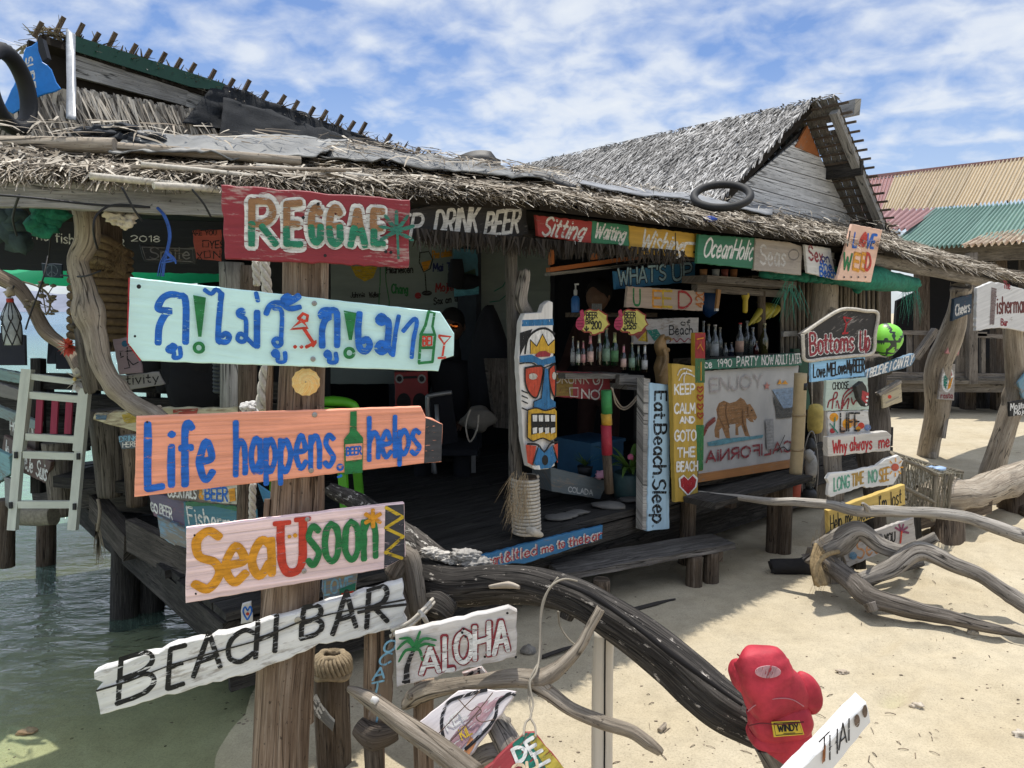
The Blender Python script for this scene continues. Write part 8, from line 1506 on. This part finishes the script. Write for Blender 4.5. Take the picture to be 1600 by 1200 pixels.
fl = thing('red_flower', 'coral red artificial flower beside the old grey post', 'flower', P(107, 541, 2.98)); mb = MB(); c = P(107, 540, 2.98)
for k in range(14): a = 2*pi*k/14; d_ = Vector((cos(a), -.5, sin(a))).normalized(); strap(mb, c, d_, .042, .022, .006)
mb.build('petals', plain((.48, .07, .04), .6), fl); mb = MB(); mb.blob(c+Vector((0, -.012, 0)), .009, .1, 2); mb.build('centre', plain((.3, .04, .03), .7), fl)
fl = thing('white_flower', 'white artificial flower at the top of the white ladder', 'flower', P(120, 592, 3.05)); mb = MB(); c = P(119, 592, 3.02)
for k in range(10): a = 2*pi*k/10; strap(mb, c+Vector((0, 0, .01*sin(a))), Vector((cos(a), -.4, sin(a)*1.2)).normalized(), .045, .026, .004)
mb.build('petals', plain((.50, .48, .43), .7), fl); mb = MB(); mb.blob(c+Vector((0, -.01, 0)), .008, .1, 2); mb.build('centre', plain((.4, .3, .1), .7), fl)
# hanging nets, corals, blue strands, cords
mb = MB()
for k in range(10): mb.blob(P(68+rng.uniform(-24, 24)*(1-k*.08), 330+k*3.2, 2.85), .035, .5, 2, (1.2, .8, .9))
tag(mb.build('green_net', plain((.008, .12, .07), .9, var=.5, sc=25, bs=.6, key='green fishing net')), 'green fishing net bunched under the eave beam at the left', 'net')
mb = MB()
for k in range(8): mb.blob(P(10+rng.uniform(-30, 25), 335+rng.uniform(0, 45), 3.0), .045, .5, 2, (1.1, .8, 1))
tag(mb.build('dark_net', plain((.03, .05, .05), .95, var=.4, sc=25)), 'dark grey net bundle hanging at the far left under the beam', 'net')
mb = MB()
for (x, y, r) in ((178, 340, .026), (188, 347, .022), (198, 345, .026), (196, 352, .016), (172, 338, .014)): mb.blob(P(x, y, 2.83), r, .7, 3, (1.2, .8, .8))
tag(mb.build('hanging_coral', plain((.52, .45, .34), .9, var=.25, sc=40, bs=.8)), 'cluster of cream coral hanging under the eave beam right of the curved post', 'coral')
mb = MB(); mb.blob(P(211, 336, 2.85), .014, .5, 2, (.8, .8, 1.4)); tag(mb.build('hanging_coral', plain((.5, .45, .36), .9)), 'single small cream coral hanging by a thread under the eave beam', 'coral')
mb = MB()
for k in range(8): dx = rng.uniform(-6, 6); mb.tube([P(238+dx, 320, 2.84), P(254+dx, 338, 2.82), P(262+dx, 365, 2.82), P(258+dx, 392, 2.82), P(248+dx*2, 410, 2.82), P(243+dx*2.5, 432, 2.82)], .0022, 5)
for k in range(8): mb.tube([P(259, 392, 2.81), P(264+k*1.5, 400+k, 2.80), P(270+rng.uniform(-18, 8), 408+rng.uniform(-3, 6), 2.8)], .003, 5)
tag(mb.build('blue_twine', plain((.03, .09, .33), .7, var=.3, sc=40, key='blue twine')), 'knotted blue twine hanging from the eave beam', 'twine')
cb_ = plain((.012, .012, .014), .6, key='black cable')
mb = MB(); mb.tube([P(-10, 304, 2.55), P(60, 310, 2.6), P(150, 320, 2.72), P(235, 324, 2.8)], .004, 6); mb.tube([P(235, 324, 2.8), P(180, 320, 2.75), P(152, 335, 2.72), P(146, 360, 2.72), P(152, 388, 2.9)], .004, 6); mb.tube([P(190, 292, 2.7), P(210, 328, 2.72), P(222, 345, 2.75)], .004, 6); mb.tube([P(300, 296, 2.8), P(318, 318, 2.82), P(330, 340, 2.85)], .004, 6); mb.tube([P(30, 305, 2.6), P(20, 340, 2.7), P(26, 368, 2.8)], .004, 6, .1); tag(mb.build('black_cable', cb_), 'thin black cables draped along the left eave beam', 'cable')
mb = MB(); mb.tube([P(75, 400, 3.18), P(66, 440, 3.1), P(48, 490, 3.1), P(40, 515, 3.1)], .0035, 5); mb.tube([P(95, 430, 3.1), P(130, 432, 2.92), P(158, 423, 2.9)], .0035, 5); mb.tube([P(80, 345, 3.1), P(78, 380, 3.15), P(75, 412, 3.18)], .003, 5); tag(mb.build('black_cable', cb_), 'loose black cords hanging round the peace sign board', 'cable')
# green tarp behind
m_, nt_, b_ = newmat('green tarpaulin'); b_.inputs['Base Color'].default_value = (.03, .42, .20, 1); b_.inputs['Roughness'].default_value = .5; tl_ = nd(nt_, 'ShaderNodeBsdfTranslucent'); tl_.inputs[0].default_value = (.05, .75, .36, 1); mx_ = nd(nt_, 'ShaderNodeMixShader'); mx_.inputs[0].default_value = .6; nt_.links.new(b_.outputs[0], mx_.inputs[1]); nt_.links.new(tl_.outputs[0], mx_.inputs[2]); nt_.links.new(mx_.outputs[0], nt_.nodes['Material Output'].inputs[0])
mb = MB(); mb.smooth = True; K = 40
for i in range(K+1):
    x = -80+(430)*i/K; yb = 440+9*sin(min(1, max(0, x/340))*pi)
    for j in range(5): mb.v.append(P(x, 412+(yb-412)*j/4, 6.2-.5*j/4*1. + .02*noise.noise(Vector((i*.3, j, 0)))))
for i in range(K):
    for j in range(4): a = i*5+j; mb.face((a, a+5, a+6, a+1))
tag(mb.build('green_tarp', m_), 'bright green tarpaulin strip hung across the sea side of the bar', 'tarp')
# dark chairs, railing and clutter on the sea side
chairs = (('black plastic chair back leftmost in front of the sea', 18, 545, 42, 50, 4.9), ('narrow black chair back left of the coral red flower', 80, 552, 14, 32, 4.9), ('black chair back just behind the coral red flower', 100, 556, 26, 40, 4.8))
for lb, x, y, w, h, Y in chairs:
    ch = thing('black_chair', lb, 'chair', P(x, 640, Y), 'black plastic chairs on the sea side'); mb = MB(); mb.slab([P(x-w/2, y+h/2, Y), P(x+w/2, y+h/2, Y), P(x+w/2-1, y-h/2+3, Y+.08), P(x-w/2+2, y-h/2, Y+.08)], (0, -1, .2), .025); mb.build('backrest', BLACKP, ch); mb = MB(); p = P(x, 600, Y); mb.box(p+Vector((0, .18, 0)), .36, .36, .03); mb.build('seat', BLACKP, ch)
    for dx in (-.15, .15): mb = MB(); mb.beam(p+Vector((dx, .1, 0)), p+Vector((dx, .1, -.45)), .035, .035); mb.build('leg', BLACKP, ch)
mb = MB(); mb.beam(P(-40, 590, 4.7), P(480, 612, 4.3), .07, .09, seg=6, jit=.004); mb.beam(P(-40, 622, 4.75), P(480, 648, 4.35), .05, .12, seg=6, jit=.004); mb.beam(P(-40, 665, 4.8), P(480, 690, 4.4), .05, .18, seg=6, jit=.004); mb.beam(P(-40, 640, 4.82), P(480, 668, 4.42), .05, .14, seg=6, jit=.004)
for x in (60, 240, 330, 420): mb.beam(P(x, 560, 4.6), P(x, 770, 4.5), .06, .06)
mb.beam(P(140, 738, 4.3), P(420, 760, 4.0), .5, .06); mb.build('sea_rail', DARK, hut)
dark = plain((.010, .010, .012), .9, key='dark cloth')
for lb, q_ in (('black stacked chair backs behind the rope bound post', ((215, 560, .1), (225, 575, .1))), ('dark bundle of clothes hanging left of the grey post', ((300, 560, .16), (310, 600, .16), (285, 585, .12), (325, 560, .12))), ('dark cushions on the sea side bench', ((255, 592, .06), (270, 600, .06)))):
    mb = MB()
    for x, y, r in q_: mb.blob(P(x, y, 4.4), r, .3, 2, (1, .6, 1.3))
    tag(mb.build('dark_bundle', dark), lb, 'bundle')
mb = MB()
for k in range(9): p = P(352, 562+k*6, 3.6); mb.tube([p+Vector((.045*cos(a), .045*sin(a), 0)) for a in [2*pi*i/12 for i in range(13)]], .012, 6)
tag(mb.build('black_coil', plain((.03, .035, .04), .6)), 'stack of coiled black hose beside the grey post', 'hose')
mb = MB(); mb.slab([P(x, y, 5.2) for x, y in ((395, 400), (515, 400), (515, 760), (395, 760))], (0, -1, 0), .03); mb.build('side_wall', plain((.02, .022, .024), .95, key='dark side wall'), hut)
# thin hanging fibre under the deck
mb = MB()
for k in range(40): p = P(152+rng.uniform(-3, 3), 820+rng.uniform(-5, 20), 3.7); blade(mb, p, Vector((rng.gauss(0, .12), 0, -1)).normalized(), rng.uniform(.08, .17), .004, Vector((1, 0, 0)), .01, .5)
mb.tube([P(153, 780, 3.75), P(156, 800, 3.72), P(152, 830, 3.7)], .008, 6); tag(mb.build('frayed_rope', plain((.2, .17, .12), .95)), 'frayed rope end dangling over the water beside the pilings', 'rope')
mb = MB(); mb.tube([P(26, 805, 4.15), P(60, 807, 4.12), P(84, 806, 4.1)], .05, 12, .05, ridge=.15); tag(mb.build('rope_roll', plain((.22, .2, .15), .95, var=.3, sc=60)), 'grey rope wound round a timber behind the foot of the white ladder', 'rope')
# ================================================================== on the roofs
def sheet(name, quad, nu, nv, amp, mat, lb, cat, freq=2., th=.006):
    mb = MB(); mb.smooth = True; q = [Vector(p) for p in quad]; nrm = (q[1]-q[0]).cross(q[3]-q[0]).normalized(); so_ = rng.random()*50
    for i in range(nu+1):
        for j in range(nv+1):
            u, v = i/nu, j/nv; a = q[0].lerp(q[1], u); b_ = q[3].lerp(q[2], u); p = a.lerp(b_, v); ed = 1+.0*u
            n_ = amp*(noise.noise(Vector((u*freq*3, v*freq, so_))) + .5*noise.noise(Vector((u*freq*9, v*freq*3, so_+4)))); e2 = (.5-abs(v-.5))*0
            p = p + nrm*n_ + (b_-a).normalized()*((j in (0, nv))*.03*noise.noise(Vector((u*14, j*5., so_)))); mb.v.append(p)
    for i in range(nu):
        for j in range(nv): a = i*(nv+1)+j; L = .05; mb.face((a, a+nv+1, a+nv+2, a+1), [(i*L, j*L), (i*L+L, j*L), (i*L+L, j*L+L), (i*L, j*L+L)])
    o = mb.build(name, mat); sd = o.modifiers.new('thickness', 'SOLIDIFY'); sd.thickness = th; sd.offset = 0; return tag(o, lb, cat)
def patch(q, u0, u1, v0, v1, h):
    e0, e1, t1, t0 = q; n_ = (e1-e0).cross(t0-e0).normalized(); n_ = n_ if n_.z > 0 else -n_
    f_ = lambda u, v: e0.lerp(e1, u).lerp(t0.lerp(t1, u), v)+n_*h
    return [f_(u0, v0), f_(u1, v0), f_(u1, v1), f_(u0, v1)]
TARP = plain((.15, .15, .14), .55, var=.4, sc=3, bs=.3, key='grey tarp'); mb = MB()
for q_, n_ in ((A, 90), (B, 260), (C_, 160)):
    pa = patch(q_, .05, 1., .4, 1.02, .09); thatch(mb, pa[0], pa[1], pa[2], pa[3], n_, .17, .008, .15, 1., .02, ang=.9, edge=.0, base=.02)
mb.build('loose_straw', ST1, hut)['kind'] = 'stuff'
NETM = plain((.008, .010, .013), .9, var=.5, sc=90, bs=.3, key='black shade net')
sheet('grey_tarp', patch(A, .36, 1.05, .34, 1.02, .055), 40, 10, .03, TARP, 'crumpled grey tarpaulin on the thatch below the hanging palm fronds', 'tarp')
sheet('grey_tarp', patch(B, .06, .95, .50, 1.04, .06), 30, 8, .035, TARP, 'wrinkled grey tarpaulin on the thatch behind the dark red board', 'tarp')
sheet('grey_tarp', patch(C_, .05, .52, .55, .98, .06), 24, 6, .02, plain((.21, .215, .22), .6, var=.2, sc=4, key='blue grey tarp'), 'blue grey sheet lying on the thatch under the round tyre', 'tarp')
nq = [UP(262, 150, .10), UP(520, 252, .14), UP(520, 190, .06), UP(262, 106, .06)]
sheet('shade_net', [UP(285, 192, .14), UP(702, 282, .12), UP(704, 263, .03), UP(338, 127, .03)], 60, 20, .014, NETM, 'torn black shade net hanging along the raised ridge', 'net', 5.)
sheet('shade_net', [UP(340, 236, .30), UP(640, 278, .26), UP(610, 236, .1), UP(350, 150, .1)], 40, 16, .016, NETM, 'black net sagging over the grey tarpaulin at the middle of the roof', 'net', 5.)
mb = MB()
for k in range(26): mb.blob(P(115+rng.uniform(0, 130), 200+rng.uniform(0, 26)+0, 3.2+rng.random()*.2), rng.uniform(.02, .05), .7, 2, (1.4, 1, .5))
tag(mb.build('crumpled_net', plain((.03, .034, .04), .9, var=.5, sc=30, bs=.6)), 'crumpled dark net lying on the thatch under the silver strip', 'net')
mb = MB(); mb.smooth = True
for i in range(13):
    a = i/12; ctr = P(690+a*92, 262-26*sin(a*pi*.75)+ (8 if a > .9 else 0), 5.2)
    for j in range(5): mb.v.append(ctr+Vector((0, -.02*j, -.05*j+.03*noise.noise(Vector((i, j, 0))))))
for i in range(12):
    for j in range(4): a = i*5+j; mb.face((a, a+5, a+6, a+1))
o = mb.build('curled_sheet', BLACKP); sd = o.modifiers.new('thickness', 'SOLIDIFY'); sd.thickness = .012; tag(o, 'curled black plastic sheet where the two roofs meet', 'plastic sheet')
mb = MB(); mb.tube([FP(800, 274, -.5), FP(850, 284, -.35), FP(898, 298, -.2)], [.04, .045, .03], 10, .1); tag(mb.build('black_roll', BLACKP), 'black plastic roll lying on the thatch left of the blue grey sheet', 'plastic roll')
def torus(name, c, R, r, nrm, lb, mat=RUBBER, seg=40, tread=True, sq=1.):
    mb = MB(); nrm = Vector(nrm).normalized(); X = nrm.orthogonal().normalized() if abs(nrm.z) < .9 else Vector((1, 0, 0)); X = (X-nrm*X.dot(nrm)).normalized(); Y = nrm.cross(X)
    mb.smooth = True; k = 10
    for i in range(seg):
        a = 2*pi*i/seg
        for j in range(k):
            b_ = 2*pi*j/k; rr = r*(1+(.12 if tread and i % 2 and abs(b_-0) < .9 or tread and i % 2 and b_ > 5.4 else 0)); d_ = X*cos(a)+Y*sin(a); mb.v.append(c+d_*(R+rr*cos(b_))+nrm*(rr*sin(b_)*sq))
    for i in range(seg):
        for j in range(k): mb.face((i*k+j, ((i+1) % seg)*k+j, ((i+1) % seg)*k+(j+1) % k, i*k+(j+1) % k))
    return tag(mb.build(name, mat), lb, 'tyre')
torus('old_tyre', P(14, 140, 3.3), .15, .032, (.98, .08, .05), 'black motorbike tyre hung upright at the left end of the roof', seg=60, sq=1.1)
torus('old_tyre', FP(1128, 306, .12), .165, .024, (-.12, -.52, .84), 'thin black tyre lying tilted on the thatch below the gable', tread=False, seg=44)
bs2 = Sign('plastic_sheet', 'torn bright blue plastic panel with white lettering at the left end of the roof', 'panel', [(40, 75), (58, 64), (66, 96), (80, 108), (94, 138), (46, 158), (20, 178), (5, 170), (30, 110)], FACE(60, 110, 3.55, 15), plain((.02, .20, .62), .4, var=.15, key='blue plastic sheet'), .01, jit=.004); bs2.text('SURF', (40, 92), (46, 138), (50, 88), (56, 136), 2.4, WHT)
mb = MB(); mb.slab([P(x, y, 3.5) for x, y in ((58, 58), (66, 60), (74, 90), (66, 96), (60, 80))], (0, -1, 0), .03); tag(mb.build('black_scrap', BLACKP), 'black plastic scrap above the blue panel at the roof end', 'plastic scrap')
sheet('silver_strip', [P(104, 186, 3.5), P(119, 186, 3.5), P(117, 50, 4.05), P(103, 46, 4.05)], 3, 24, .012, plain((.27, .28, .29), .45, .3, var=.2, sc=20, bs=.2, key='silver foil'), 'silver foil strip hanging down the left end of the raised roof', 'strip', th=.004)
for (x, y, r, c_) in ((1108, 342, .03, (.03, .08, .4)),):
    mb = MB(); mb.blob(FP(x, y, .32), r, .5, 2, (1.5, 1, .5)); tag(mb.build('blue_rag', plain(c_, .7)), 'scrap of blue plastic on the thatch above the green script board', 'rag')
mb = MB(); mb.tube([P(255, 20, 4.1), P(268, 30, 4.1), P(88, 42, 4.15)][0:2], .004, 5)
# distant boat-like clutter under the far building
for (x, y, lb) in ((1410, 640, 'dark stacked crate under the far stilted building'), (1515, 652, 'dark barrel under the far stilted building')):
    mb = MB(); p = P(x, y, 12); mb.box(p+Vector((0, 0, .1)), .7, .6, .6) if 'crate' in lb else mb.lathe(p-Vector((0, 0, .2)), [(.25, 0), (.3, .3), (.25, .7)], 12); tag(mb.build('crate' if 'crate' in lb else 'barrel', DARK), lb, 'crate' if 'crate' in lb else 'barrel')
